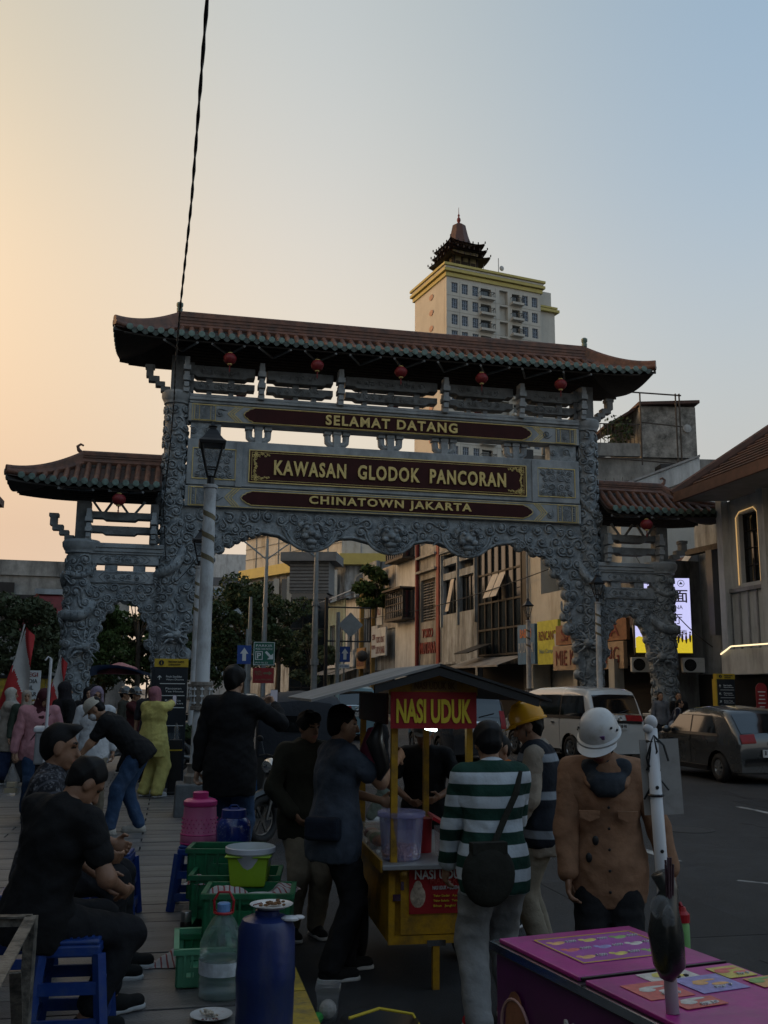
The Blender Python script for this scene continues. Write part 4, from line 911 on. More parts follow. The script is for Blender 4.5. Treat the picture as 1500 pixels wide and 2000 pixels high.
for k in range(6): mb.ell((.35+k*.2, -.05, 3.7+.06*(k % 2)), (.06, .015, .24), 6, 5); mb.ell((.36+k*.2, -.05, 3.98+.06*(k % 2)), (.05, .015, .05), 6, 5)
mk('figure_print', mb, mat('printed figures', (.25, .14, .05), .6, .5, 9), sg)
ACW = mat('air conditioner casing', (.45, .45, .43), .5, .08, 3, dirt=(.2, .2, .18), damt=.3)
def ac(M, label):
    a = thing('air_conditioner', label, 'air conditioner', M); mk('casing', MB().box((0, .17, .32), (.95, .34, .64)), ACW, a, bev=.02)
    mb = MB()
    for r in (.08, .14, .2, .26): mb.torus((-.15, 0, .32), r, .009, 20, 5)
    for k in range(12): c, s = math.cos(k*PI/6), math.sin(k*PI/6); mb.bar((-.15+.05*c, -.005, .32+.05*s), (-.15+.27*c, -.005, .32+.27*s), .01, .01)
    mk('fan_grille', mb, FRD, a); mk('fan', MB().lathe([(.26, 0), (.26, .01)], 24, (-.15, .003, .32), R=Matrix.Rotation(PI/2, 3, 'X')), DARK, a)
    mk('bracket', MB().box((-.35, .2, -.03), (.05, .4, .05)).box((.35, .2, -.03), (.05, .4, .05)), RUST, a)
ac(T(9.15, 34.6, 2.5, -.05, s=.8), 'white air conditioner on the wall, left of the gate outer column')
ac(T(10.95, 34.6, 2.5, -.05, s=.8), 'white air conditioner on the wall right of the gate column, below the lit sign')
# --- tower with a pagoda on top
def tower():
    b = bldg('pagoda_tower', 'pale high-rise with yellow cornices, rows of blue windows and a pagoda on its roof', T(12.5, 190, 0, math.atan2(10, 23.3)))
    L, Dp, H = 22.8, 15.6, 87.6; fh = 3.5; rows = 13
    ops = []; win = []; balc = []
    for r in range(rows):
        z = H-4.6-r*fh
        for x in (1.9, 4.3, 6.8, 18.9, 21.3): win.append((x, z)); ops.append((x-.72, z, x+.72, z+2.2))
        balc += [(9.3, z, 2.5), (16.6, z, 1.9)]; ops += [(8.05, z-.3, 10.55, z+2.1), (15.65, z-.3, 17.55, z+2.1), (12.6, z-.7, 14.6, z+2.4)]
    mk('wall', wall_open(MB(), L, H, ops, .9).box((L/2, 8.2, H/2), (L-.02, 14.4, H-.1)), TOWERW, b)
    mk('rear_wing', MB().box((L+2.2, 6, H/2-2), (4.6, 9, H-4)), TOWERW, b)
    mesh = None
    wm = MB(); w, h, fw = 1.44, 2.2, .11
    for x in (-w/2+fw/2, w/2-fw/2, -.22, .22): wm.box((x, 0, h/2), (fw, .12, h))
    for z in (fw/2, h-fw/2, .55, 1.4): wm.box((0, 0, z), (w, .1, fw*.8))
    wme = wm.mesh('window', mat('tower window frame', (.20, .24, .30), .6, .1, 1)); gme = MB().box((0, .12, h/2), (w, .06, h)).mesh('pane', BLGL)
    for x, z in win: o = link('window', wme, b, T(x, .25, z)); link('pane', gme, o)
    bm_ = {}
    for x, z, wd in balc:
        if wd not in bm_:
            m = MB().box((0, -.45, -.3), (wd+.9, 1.5, .5)); r2 = MB()
            for k in range(9): r2.box((-wd/2-.3+k*(wd+.6)/8, -1.1, .5), (.07, .07, 1.1))
            r2.box((0, -1.1, 1.05), (wd+.8, .1, .1)); r2.box((-wd/2-.35, -.55, 1.05), (.08, 1.1, .1)); r2.box((wd/2+.35, -.55, 1.05), (.08, 1.1, .1))
            bm_[wd] = (m.mesh('balcony', TOWERW), r2.mesh('balcony_rail', FRD), MB().box((0, .8, .9), (wd, .1, 2.4)).mesh('balcony_door', DKGL))
        o = link('balcony', bm_[wd][0], b, T(x, 0, z)); link('balcony_rail', bm_[wd][1], o); link('balcony_door', bm_[wd][2], o)
    mb = MB()
    for r in range(rows): mb.box((L/2, -.02, H-5.3-r*fh), (L, .06, .07))
    for x in (3.1, 11.6): mb.box((x, -.02, H-24), (.06, .05, 44))
    mk('wall_joint', mb, mat('joint shade paint', (.3, .29, .26), .7), b)
    for r in range(rows):
        mk('oval_vent', MB().lathe([(.62, 0), (.62, .12), (.4, .14)], 16, (0, 0, 0), sy=1.5, R=Matrix.Rotation(-PI/2, 3, 'Y') @ Matrix.Rotation(0, 3, 'X')).xf(Matrix.Translation((-.02, 7, H-3.4-r*fh))), mat('vent ring', (.33, .2, .15), .7), b)
    for z, d, h in ((H-.9, .35, .8), (H+.0, .8, .6), (H+.7, .5, .4), (H+1.2, .85, .5)):
        mk('cornice', MB().box((L/2, Dp/2, z), (L+2*d, Dp+2*d, h)), YEL if h > .45 else TOWERW, b)
    for z, d, h in ((H-4.2, .8, .6), (H-3.4, .5, .4)): mk('wing_cornice', MB().box((L+2.2, 6, z), (4.6+2*d, 9+2*d, h)), YEL, b)
    mk('wing_parapet', MB().box((L+2, 6, H-1.2), (4, 8, 3.2)), TOWERW, b)
    mb = MB().tube([(10.5, 3, H+1.8), (10.5, 3, H+4.6)], .07, 5).tube([(14.2, 3, H+1.8), (14.2, 3, H+6.6)], .09, 5); mb.ell((15.0, 3, H+4.4), (.55, .3, .6)); mk('roof_aerial', mb, FRW, b)
    # pagoda
    PB = mat('pagoda brown tile', (.075, .036, .028), .6, .3, .8, .2, 6); PD = mat('pagoda dark eave', (.03, .022, .02), .8, .3, 1)
    p = mk('pagoda', MB().box((0, 0, 2.6), (7, 7, 6)), mat('pagoda wall', (.22, .19, .11), .7, .3, .8), b, T(5.9, 5.6, H+1.6, s=.86))
    def tier(z, r0, r1, lift, nm):
        V = []; F = []; n = 8; k = 9
        for j in range(k):
            t = j/(k-1); rr = r0+(r1-r0)*t
            for i in range(n*6):
                a = 2*PI*i/(n*6); c = 1/max(abs(math.cos(a)), abs(math.sin(a))); c = 1+(c-1)*.9
                cor = max(0, (c-1)/.41)**2; V.append((rr*c*math.cos(a), rr*c*math.sin(a), z-1.5*t**.7+lift*cor*t*t))
        m = n*6
        for j in range(k-1):
            for i in range(m): F.append((j*m+i, j*m+(i+1) % m, (j+1)*m+(i+1) % m, (j+1)*m+i))
        o = mk(nm, MB().add(V, F), PB, p); mk('eave_underside', MB().add([(x, y, zz-.35) for x, y, zz in V], F), PD, o)
        mb = MB()
        for i in range(0, m, 2): q = V[(k-1)*m+i]; mb.box((q[0]*1.0, q[1]*1.0, q[2]+.25), (.22, .22, .55))
        mk('ridge_beast', mb, PD, o)
    tier(5.0, 2.2, 6.0, .9, 'roof_tier'); tier(7.0, 1.8, 5.4, .9, 'roof_tier'); tier(8.8, 1.4, 5.0, .9, 'roof_tier')
    mk('spire_roof', MB().lathe([(3.4, 8.2), (2.9, 9.4), (2.4, 10.9), (2.05, 12.4), (1.75, 13.8), (1.2, 14.2), (.3, 14.5)], 8), PB, p)
    mk('spire', MB().lathe([(.35, 14), (.5, 14.6), (.3, 14.9), (.5, 15.4), (.45, 15.9), (.15, 16.4), (.3, 16.8), (.08, 17.3), (.05, 19.0)], 10), REDB, p)
    mb = MB()
    for x in (-3.2, -1, 1, 3.2): mb.box((x, -3.55, 2), (.5, .3, 5)); mb.box((-3.55, x, 2), (.3, .5, 5))
    mk('pagoda_column', mb, PD, p)
    for x in (-2.1, 0, 2.1): mk('pagoda_window', MB().box((x, -3.52, 2.0), (1.2, .15, 1.4)), PD, p)
tower()
# --- grey buildings at the left edge
def left_grey():
    b = bldg('grey_flat_block', 'grey concrete block with a glazed balcony corner at the left edge', T(-31.2, 76, 0, .25)); H = 10.6
    mk('wall', MB().box((5.5, 5, H/2), (11, 9.6, H)), CONC, b); mk('upper_wall', MB().box((3.0, 3.5, 11.0), (6, 7, 1.2)), CONC, b)
    mk('glazed_balcony', MB().box((4.3, -1.0, 6.6), (5.6, 2.0, 2.4)), DKGL, b); mb = MB()
    for k in range(8): mb.box((1.5+k*.8, -2.02, 6.6), (.12, .1, 2.5))
    mb.box((4.3, -2.0, 7.9), (6.2, .3, .2)); mb.box((4.3, -2.0, 5.35), (6, .2, .15)); mk('balcony_frame', mb, FRW, b)
    mk('window', MB().box((1.2, -.05, 9.2), (2.0, .15, 1.2)), FRD, b); mk('canopy', MB().box((3.0, -.7, 8.6), (4.0, 1.4, .3)), FRD, b)
    b2 = bldg('red_roof_kiosk', 'small kiosk with a red tiled hipped roof among the left trees', T(-19.2, 56, 0, .25))
    mk('wall', MB().box((0, 0, 2.4), (4.4, 4, 4.8)), CREAM, b2); mk('roof', MB().lathe([(3.6, 4.7), (3.0, 5.0), (2.2, 5.9), (1.3, 6.7), (.6, 7.0)], 4, R=Matrix.Rotation(PI/4, 3, 'Z')), mat('red kiosk tile', (.16, .03, .03), .7, .3, 3, .5, 14), b2)
    mk('roof_cap', MB().box((0, 0, 7.1), (1.5, 1.5, .3)), WHITEW, b2)
left_grey()

# --- plain blocks added out of view, left and behind, to shade the street
def side_block(M, L, D, H, label):
    b = thing('added_shade_block', label, 'building', M); ops = [(1.2+i*3.2, 1+j*3.4+2.6, 3.2+i*3.2, 1+j*3.4+4.4) for i in range(int((L-2)/3.2)) for j in range(int((H-4)/3.4))]
    mk('wall', wall_open(MB(), L, H, ops, .3).box((L/2, D/2+.6, H/2), (L-.1, D-1, H-.1)), CONC, b); mk('window_glass', MB().box((L/2, .28, H/2), (L-1, .04, H-1)), DKGL, b)
    mk('roof', MB().box((L/2, D/2, H+.2), (L+.8, D+.8, .4)), TERR, b)
for k, (v0, L, H) in enumerate(((-62, 24, 13), (-37, 26, 15), (-10, 20, 13), (11, 17, 12))):
    side_block(GM @ T(-17.2, v0, 0, PI/2), L, 10, H, ('unseen grey block added for shade %s' % ('behind the viewer on the left', 'left of the seated men', 'left of the yellow outfit woman, out of view', 'behind the flags, out of view')[k]))
side_block(GM @ T(26, -66, 0, PI), 40, 10, 18, 'unseen grey block added for shade across the junction behind the viewer')
# ================================================================ street furniture
POLEW = mat('white pole paint', (.44, .46, .48), .5, .1, 3, .1, 20, dirt=(.14, .12, .10), damt=.4, dscale=2, dstretch=(1, 1, .4))
POLEG = mat('grey galvanised pole', (.22, .24, .25), .5, .2, 3, metal=.4)
STRIPE = mat('gold spiral band', (.13, .105, .06), .6, .3, 6)
IRON = mat('black iron', (.008, .008, .009), .45, .3, 6)
PEDC = mat('pedestal concrete', (.085, .09, .095), .8, .25, 4, .4, 30)
LGL = mat('lamp glass', (.25, .27, .3), .15, .1, 3, trans=.85, alpha=.35)
SLEEVE = mat('carved sleeve', (.17, .15, .13), .7, .3, 8, .4, 40)
def make_lamp(label, u, v, base=SW):
    t = thing('street_lamp', label, 'street lamp', GM @ T(u, v, base), 'lantern street lamps')
    mk('pedestal', MB().box((0, 0, .2), (.62, .62, .42), top=.94), PEDC, t, bev=.02)
    mk('base', MB().lathe([(.19, .4), (.19, .5), (.15, .54), (.15, .62), (.17, .66)], 12), SLEEVE, t)
    mk('pole', MB().lathe([(.125, .66), (.108, 1.25), (.10, 1.35), (.094, 2.6), (.084, 4.42), (.1, 4.43), (.1, 4.47), (.08, 4.48)], 18), POLEW, t, smooth=35)
    s = mk('sleeve', MB().lathe([(.145, 1.36), (.15, 1.37), (.15, 1.41), (.135, 1.42), (.135, 1.68), (.15, 1.69), (.15, 1.73), (.145, 1.74)], 18), SLEEVE, t)
    mb = MB()
    for k in range(8):
        a = k*PI/4; c, q = math.cos(a)*.14, math.sin(a)*.14
        for z in (1.46, 1.55, 1.64): mb.box((c, q, z), (.05, .05, .022), Matrix.Rotation(a, 3, 'Z'))
        mb.box((c, q, 1.55), (.012, .012, .24), Matrix.Rotation(a, 3, 'Z'))
    mk('fretwork', mb, POLEW, s)
    for k in range(3):
        z0 = 3.35+k*.3; P = [(0, 0)]
        V = []
        for i in range(25):
            a = -PI*.1+i/24*2*PI; r = .0955-.0055*(z0-2.6); z = z0+.24-.01*i
            V.append([(r*math.cos(a), r*math.sin(a), z), (r*math.cos(a), r*math.sin(a), z+.075)])
        mk('spiral_band', MB().grid(V), STRIPE, t)
    # lantern
    mk('lamp_neck', MB().lathe([(.05, 4.46), (.05, 4.58), (.07, 4.6)], 8), IRON, t)
    fr = MB()
    def sq(z, w): return [Vector((x*w, y*w, z)) for x, y in ((-1, -1), (1, -1), (1, 1), (-1, 1))]
    A, B_, C_ = sq(4.6, .045), sq(4.72, .075), sq(5.06, .15)
    for a, b in zip(A, B_): fr.bar(a, b, .018, .018)
    for a, b in zip(B_, C_): fr.bar(a, b, .02, .02)
    for Q, w in ((B_, .02), (C_, .03)):
        for i in range(4): fr.bar(Q[i], Q[(i+1) % 4], w, w)
    mk('lantern_frame', fr, IRON, t)
    V = B_+C_; mk('lantern_glass', MB().add([p*1 for p in V], [(0, 1, 5, 4), (1, 2, 6, 5), (2, 3, 7, 6), (3, 0, 4, 7)]), LGL, t)
    mk('lantern_roof', MB().lathe([(.26, 5.05), (.27, 5.09), (.21, 5.13), (.17, 5.17), (.15, 5.19), (.09, 5.27), (.06, 5.29), (.06, 5.31), (.085, 5.33), (.05, 5.34), (.015, 5.40)], 4, R=Matrix.Rotation(PI/4, 3, 'Z')), IRON, t)
    return t
make_lamp('white lantern street lamp on a concrete block, nearest, beside the man in black', -6.32, -17.1)
make_lamp('white lantern street lamp just behind the nearest one', -6.22, -7.5)
make_lamp('white lantern street lamp in front of the gate right column', 6.53, -1.6)
make_lamp('white lantern street lamp beyond the gate, before the glass shopfront', 7.4, 7.1)
BLUE = mat('traffic blue', (.012, .05, .22), .45, .12, 5); GREEN = mat('traffic green', (.01, .095, .065), .45, .12, 5); RED = mat('traffic red', (.20, .012, .015), .45, .15, 5); WHT = mat('sign white', (.5, .52, .53), .5, .08, 5)
def arrow_up(par, x, z, y, s):
    mk('arrow', MB().prism([(x-.09*s, z-.3*s), (x+.09*s, z-.3*s), (x+.09*s, z+.05*s), (x+.2*s, z+.05*s), (x, z+.34*s), (x-.2*s, z+.05*s), (x-.09*s, z+.05*s)], y-.004, y), WHT, par)
# left sign cluster
t = thing('direction_sign', 'post with blue arrow, green parking and red notice boards behind the man in black', 'sign', GM @ T(-4.3, -.6, 0))
mk('post', MB().tube([(-.25, .04, 0), (-.25, .04, 3.6)], .04, 8).tube([(.25, .04, 0), (.25, .04, 3.6)], .035, 8), POLEG, t)
b = mk('blue_board', MB().box((-.32, 0, 2.82), (.42, .02, .56)), BLUE, t); arrow_up(b, -.32, 2.82, -.012, .62)
b = mk('green_board', MB().box((.28, 0, 2.86), (.66, .02, .72)), GREEN, t); mb = MB(); gframe(mb, .28-.31, .28+.31, 2.52, 3.2, -.012, .015); mk('border', mb, WHT, b)
text('PARKIR', .5, .07, WHT, b, T(.28, -.016, 3.1)); text('MOBIL DAN MOTOR', .52, .06, WHT, b, T(.28, -.016, 3.0)); mb = MB(); gframe(mb, .03, .23, 2.68, 2.92, -.014, .02); mk('p_frame', mb, WHT, b); text('P', .12, .17, WHT, b, T(.13, -.016, 2.8), .02)
mb = MB().bar((.33, -.014, 2.92), (.47, -.014, 2.78), .008, .07); mb.prism([(.38, 2.69), (.56, 2.69), (.56, 2.87)], -.016, -.012); mk('arrow', mb, WHT, b); text('JAM 06-22', .4, .06, WHT, b, T(.2, -.016, 2.58))
b = mk('red_board', MB().box((.28, 0, 2.2), (.64, .02, .46)), RED, t); text('PINTU', .22, .14, STRIPE, b, T(.13, -.016, 2.27)); mk('arrow', MB().prism([(.28, 2.24), (.45, 2.24), (.45, 2.2), (.54, 2.27), (.45, 2.34), (.45, 2.3), (.28, 2.3)], -.016, -.012), STRIPE, b); text('JALAN PANCORAN', .5, .06, STRIPE, b, T(.28, -.016, 2.07))
t = thing('one_way_sign', 'blue arrow sign on a grey post beyond the gate, near mid street', 'sign', GM @ T(.0, 8.6, 0))
mk('post', MB().tube([(-.22, .05, 0), (-.22, .05, 4.9)], .085, 8).tube([(.05, .04, 0), (.05, .04, 3.4)], .03, 6), POLEG, t); b = mk('blue_board', MB().box((.08, 0, 3.2), (.42, .02, .62)), BLUE, t); arrow_up(b, .08, 3.2, -.012, .7)
b = mk('white_board', MB().box((.05, 0, 2.72), (.44, .02, .16)), WHT, t); text('SATU ARAH', .36, .07, BLUE, b, T(.05, -.016, 2.72))
t = thing('diamond_sign', 'grey diamond board seen from behind in a metal frame over the street', 'sign', GM @ T(1.7, 16.5, 0))
mk('board', MB().prism([(0, -.62), (.62, 0), (0, .62), (-.62, 0)], -.02, .02), POLEG, t, T(0, 0, 4.9))
mk('frame', MB().tube([(-1.2, 0, 0), (-1.2, 0, 6.2)], .09, 8).tube([(-1.2, 0, 5.75), (1.0, 0, 5.75)], .04, 6).tube([(-1.2, 0, 4.1), (1.0, 0, 4.1)], .04, 6).tube([(1.0, 0, 4.1), (1.0, 0, 5.75)], .04, 6).tube([(0, 0, 4.1), (0, 0, 4.35)], .03, 6), FRD, t)
mk('globe_lamp', MB().ell((.6, 0, 3.4), .28), RUST, t)
def mast(label, u, v, h, arms):
    t = thing('light_mast', label, 'light pole', GM @ T(u, v, 0)); mk('pole', MB().lathe([(.15, 0), (.14, h*.5), (.09, h)], 10), POLEG, t, smooth=40)
    for a in arms: mk('arm', MB().tube([(0, 0, h-1.2), (a*.9, 0, h-.5), (a*1.7, 0, h+.1)], .045, 6).box((a*1.9, 0, h+.18), (.6, .2, .1)), POLEG, t)
    mk('collar', MB().lathe([(.2, h*.32), (.2, h*.35)], 10).lathe([(.17, h*.62), (.17, h*.64)], 10), POLEG, t)
mast('tall grey light mast with two raised arms, left of mid street', -1.8, 24.4, 10.2, (-1, 1)); mast('tall grey light mast rising to the middle lion mask', -.42, 13.9, 9.0, (-1,))
mast('plain grey pole left of the two-armed mast', -2.5, 26, 7.0, ())
# wayfinding pylons
NAVY = mat('dark pylon panel', (.010, .014, .02), .35, .3, 3); PYEL = mat('pylon yellow', (.40, .27, .02), .5, .15, 4)
def pylon(label, u, v, rz, poster):
    t = thing('wayfinding_pylon', label, 'sign', GM @ T(u, v, SW, rz)); mk('panel', MB().box((0, 0, 1.0), (.56, .14, 2.0)), NAVY, t, bev=.008)
    h = mk('header', MB().box((0, -.004, 2.07), (.565, .15, .14)), PYEL, t); mk('info_disc', MB().lathe([(.045, 0), (.045, .01)], 14, (-.17, -.078, 2.07), R=Matrix.Rotation(PI/2, 3, 'X')), NAVY, h); text('i', .012, .06, PYEL, h, T(-.17, -.095, 2.07)); text('PANCORAN GLODOK', .26, .03, NAVY, h, T(.08, -.085, 2.09)); text('CHINATOWN', .2, .025, NAVY, h, T(.05, -.085, 2.04))
    mk('yellow_edge', MB().box((-.3, 0, 1.0), (.04, .15, 2.0)), PYEL if poster else NAVY, t)
    mb = MB()
    for k in range(3): mb.box((.03, -.073, 1.72-.2*k), (.42, .006, .012))
    mb.box((.03, -.073, 1.02), (.42, .006, .01)); mk('rule', mb, WHT, t)
    for k, (s1, s2) in enumerate((('Petak Sembilan', 'Vihara Dharma'), ('Pancoran', 'Tea House'), ('Kota Tua', 'Stasiun'))):
        z = 1.84-.2*k; text(s1, .26, .035, WHT, t, T(.05, -.075, z)); text(s2, .3, .028, WHT, t, T(.07, -.075, z-.05))
        d = ((0, 1), (-.7, .7), (.7, .7))[k]; mb = MB(); mb.bar((-.19-d[0]*.035, -.074, z-.02-d[1]*.035), (-.19+d[0]*.035, -.074, z-.02+d[1]*.035), .006, .012)
        e = Vector((-.19+d[0]*.035, -.074, z-.02+d[1]*.035)); n = Vector((-d[1], 0, d[0])); mb.bar(e, e-Vector((d[0], 0, d[1]))*.035+n*.03, .006, .012); mb.bar(e, e-Vector((d[0], 0, d[1]))*.035-n*.03, .006, .012); mk('arrow', mb, WHT, t)
    if poster: mk('poster', MB().box((.03, -.076, .95), (.42, .012, .5)), mat('red brown poster', (.16, .06, .04), .5, .6, 9), t); mb = MB(); gframe(mb, -.18, .24, .7, 1.2, -.08, .02); mk('poster_frame', mb, WHT, t)
    else: mk('map_print', MB().box((.0, -.074, .75), (.4, .006, .3)), mat('map print', (.03, .04, .05), .5, .6, 14), t)
pylon('black wayfinding pylon with a yellow header beside the woman in yellow', -6.75, -13.5, .05, False)
pylon('black wayfinding pylon with a yellow header and poster behind the grey hatchback', 7.5, -7.2, .1, True)
t = thing('bollard_bin', 'black square post with a thin yellow ring and a bottle on top', 'bollard', GM @ T(-6.62, -14.5, SW)); mk('body', MB().box((0, 0, .42), (.2, .2, .84)).box((0, 0, .02), (.3, .3, .04)), IRON, t, bev=.01); mk('ring', MB().box((0, 0, .68), (.206, .206, .02)), PYEL, t)
bt = tag(mk('water_bottle', MB().lathe([(.035, 0), (.038, .02), (.033, .1), (.038, .17), (.015, .22), (.015, .25)], 12), mat('clear plastic', (.5, .52, .54), .15, .05, 5, trans=.8, alpha=.5), None, GM @ T(-6.62, -14.5, SW+.845), smooth=40), 'clear water bottle standing on the black post', 'bottle')
t = thing('round_red_notice', 'tall rounded red notice on a thin post at the right edge', 'sign', T(10.35, 27.0, .1))
mk('board', MB().prism([(.15*math.cos(a), .42+.15*math.sin(a)) for a in np.linspace(0, PI, 9)]+[(.15*math.cos(a), -.42+.15*math.sin(a)) for a in np.linspace(PI, 2*PI, 9)], -.02, .02), RED, t, T(0, 0, 1.42)); mk('post', MB().tube([(0, .04, 0), (0, .04, 1.4)], .03, 6), POLEG, t); mb = MB()
for k in range(7): mb.box((0, -.024, 1.15+.1*k), (.2-.03*(k % 3), .006, .025))
mk('print_line', mb, WHT, t)
# the long cable
cab = [(-.62, 3.2, 6.15), (-1.26, 6, 6.52), (-1.95, 9, 6.62), (-2.68, 12, 6.72), (-3.38, 15, 7.02), (-4.05, 18, 7.25), (-5.0, 22, 7.15), (-6.0, 26, 6.62), (-6.75, 30, 5.6)]
cab = [tuple(np.interp(t, range(len(cab)), [c[k] for c in cab]) for k in range(3)) for t in np.linspace(0, 8, 130)]
cab = [(-.62, 3.2, 6.15)]+cab[1:]
c1 = MB()
for ph in (0, PI): c1.tube([(x+.008*math.cos(i*1.3+ph), y, z+.008*math.sin(i*1.3+ph)) for i, (x, y, z) in enumerate(cab)], .0095, 5)
tag(mk('overhead_cable', c1, IRON, smooth=True), 'twisted black overhead cable running down to the gate from above', 'cable')
def wire(label, pts, r=.02, sag=0.): 
    a, b = Vector(pts[0]), Vector(pts[1]); P = [a.lerp(b, i/20)-Vector((0, 0, sag*4*(i/20)*(1-i/20))) for i in range(21)]
    tag(mk('wire', MB().tube(P, r, 4), IRON), label, 'wire')
wire('thin wire crossing before the cream balcony house', [RM @ Vector((-.3, 42, 7.0)), RM @ Vector((-.4, 8, 7.3))], .025, .5)
wire('thin wire sagging from the sign wall to the light tube', [RM @ Vector((-.4, 3, 7.0)), RM @ Vector((-1.6, -3.2, 3.2))], .022, .4)
wire('thin wire running from the left gate column to the second lamp', [W(-7.0, -.3, 4.9), W(-6.2, -7.4, 5.0)], .012, .15)
# flags, placard, tarp, kiosk bits on the left
FRED = mat('flag red', (.32, .018, .02), .7, .15, 5); FWH = mat('flag white', (.45, .44, .43), .7, .1, 5)
def flag(label, M, h, w):
    t = thing('red_white_flag', label, 'flag', M, 'red and white banners on poles'); mk('pole', MB().tube([(0, 0, 0), (.25, 0, h*.5), (.5, 0, h)], .014, 6), FWH, t)
    P = []; n = 60; mcol = 16
    for i in range(n+1):
        k = i/n; wd = w*(.25+.75*math.sin(PI*min(1, k*.75+.2)))*.8; x0 = .5-.5*(1-k)*1.1+.03; z = h*(.28+.7*k)
        P.append([(x0+wd*q/mcol, .07*math.sin(k*9+q*.28)*(.3+q/mcol), z-.14*(q/mcol)**1.5) for q in range(mcol+1)])
    mb = MB()
    for i in range(n):
        for j in range(mcol): mb.add([P[i][j], P[i][j+1], P[i+1][j+1], P[i+1][j]], [(0, 1, 2, 3)], 1 if math.sin(i/n*9+j/mcol*2.6+.6) > .1 else 0)
    mk('cloth', mb, [FRED, FWH], t)
flag('red and white swallow flag on a leaning pole, nearer the left edge', T(-6.95, 17.6, SW), 2.75, .5)
flag('smaller red and white flag beside the gate left column', T(-8.35, 24, SW), 2.4, .42)
t = thing('hand_lettered_placard', 'white placard with hand lettered black words below the flags', 'sign', T(-7.75, 21.5, .95)); mk('board', MB().box((0, 0, .9), (.62, .02, .62)), WHT, t); mk('stick', MB().box((0, .03, .3), (.04, .04, 1.0)), BARK, t)
for k, (s, m) in enumerate((('PERSEGI', RED), ('TERSEDIA', IRON), ('MODIL', IRON), ('DI PASAR', IRON))): text(s, .5 if k != 2 else .34, .09, m, t, T(0, -.014, 1.12-.14*k), .01)
t = thing('blue_tarp_stall', 'far blue tarpaulin awning with a pink parasol behind it', 'stall', T(-11.4, 42, 0)); mk('tarp', MB().grid([[(x, y, 2.35+.25*math.cos(x*1.1)-.12*y) for y in (-1, 0, 1)] for x in np.linspace(-1.7, 1.7, 9)]), mat('blue tarpaulin', (.02, .10, .30), .5, .2, 4), t); mk('post', MB().box((-1.6, -.9, 1.1), (.06, .06, 2.2)), IRON, t); mk('post', MB().box((1.6, -.9, 1.1), (.06, .06, 2.2)), IRON, t)
mk('parasol', MB().lathe([(1.0, 2.35), (.7, 2.65), (.1, 2.85)], 10, (0, .8, 0)), mat('pink parasol', (.3, .09, .11), .6), t)
t = thing('yellow_hoarding', 'low yellow hoarding behind the flags at the left edge', 'hoarding', T(-12.2, 31, 0, .2))
for k in range(5): mk('panel', MB().box((-2+k*1.02, 0, 1.1), (1.0, .06, 1.9)), KERBY, t)
mk('rail', MB().box((0, -.04, 2.1), (5.2, .1, .1)), IRON, t)
# ---- trees
def tree(label, x, y, h, rx, rz, m, n, seed, tr=.16, clumps=26, leaf=.22, base=0., name='street_tree', group='trees along the street'):
    rg = random.Random(seed); t = thing(name, label, 'tree', T(x, y, base), group); mb = MB(); th = h-rz*1.15
    mb.tube([(0, 0, 0), (.1, .05, th*.5), (.05, 0, th), (0, 0, h-rz*.7)], [tr*1.25, tr, tr*.8, tr*.3], 8)
    cl = []
    for k in range(clumps):
        a = rg.uniform(0, 6.28); q = rg.uniform(-.95, 1); rad = math.sqrt(max(0, 1-q*q))*rg.uniform(.4, 1.25)
        c = Vector((rx*rad*math.cos(a), rx*rad*math.sin(a), h-rz+rz*q*rg.uniform(.6, 1.0))); cl.append(c)
        if k < 12: mb.tube([(0, 0, th*rg.uniform(.75, 1.05)), c*.5+Vector((0, 0, th*.5)), c], [tr*.4, tr*.25, tr*.06], 5)
    mk('trunk', mb, BARK, t, smooth=True); L = MB()
    for k, c in enumerate(cl): s = rg.uniform(.16, .46)*rx; leafball(c.x, c.y, c.z, s, s, s*.75, n//clumps, leaf, seed*50+k, L)
    mk('crown', L, m, t, fix=False); return t
tree('round dense dark green tree at the left edge', -15.2, 50, 6.7, 1.6, 2.2, LEAFM, 11000, 1, clumps=34, leaf=.13)
tree('grey-green feathery tree at the far left edge, before the kiosk', -15.3, 41.5, 5.6, 1.9, 2.0, LEAFG, 11000, 2, leaf=.13)
tree('leafy tree seen through the small left arch', -14.0, 56, 7.3, 1.7, 2.5, LEAFM, 6500, 3, leaf=.15)
tree('dark tree low behind the small left arch, left of the blue tarp', -17.6, 62, 4.9, 2.2, 1.7, LEAFD, 6000, 4, leaf=.16)
tree('big dark street tree left of the direction signs', -12.4, 66, 7.8, 2.6, 3.0, LEAFD, 10000, 5, tr=.22, clumps=40, leaf=.16)
tree('big dark street tree behind the green parking board', -10.1, 72, 10.4, 2.9, 4.2, LEAFD, 12000, 6, tr=.22, clumps=40, leaf=.17)
tree('dark spreading tree farther along, left of the masts', -9.4, 88, 10.6, 3.0, 3.6, LEAFD, 9000, 7, tr=.22, clumps=34, leaf=.18)
tree('dark tree behind the second lantern lamp', -12.5, 58, 6.9, 2.0, 2.4, LEAFD, 7500, 8, leaf=.15)
tree('thin open tree before the stair tower', -4.7, 64, 6.2, 1.3, 2.2, LEAFG, 2600, 9, tr=.08, clumps=20, leaf=.17)
t = tree('leafy shrub growing out of the caged bay house wall', *[(RM @ Vector((-.9, 35.2, 0)))[k] for k in (0, 1)], 4.2, 1.25, 1.9, LEAFM, 2600, 10, tr=.07, clumps=24, leaf=.2, base=6.6, name='wall_shrub', group=None)
t = tree('low roadside shrub by the black pylon', -4.2, 18.8, 1.1, .5, .5, LEAFD, 900, 12, tr=.03, clumps=12, leaf=.08, base=SW, name='low_shrub', group=None)
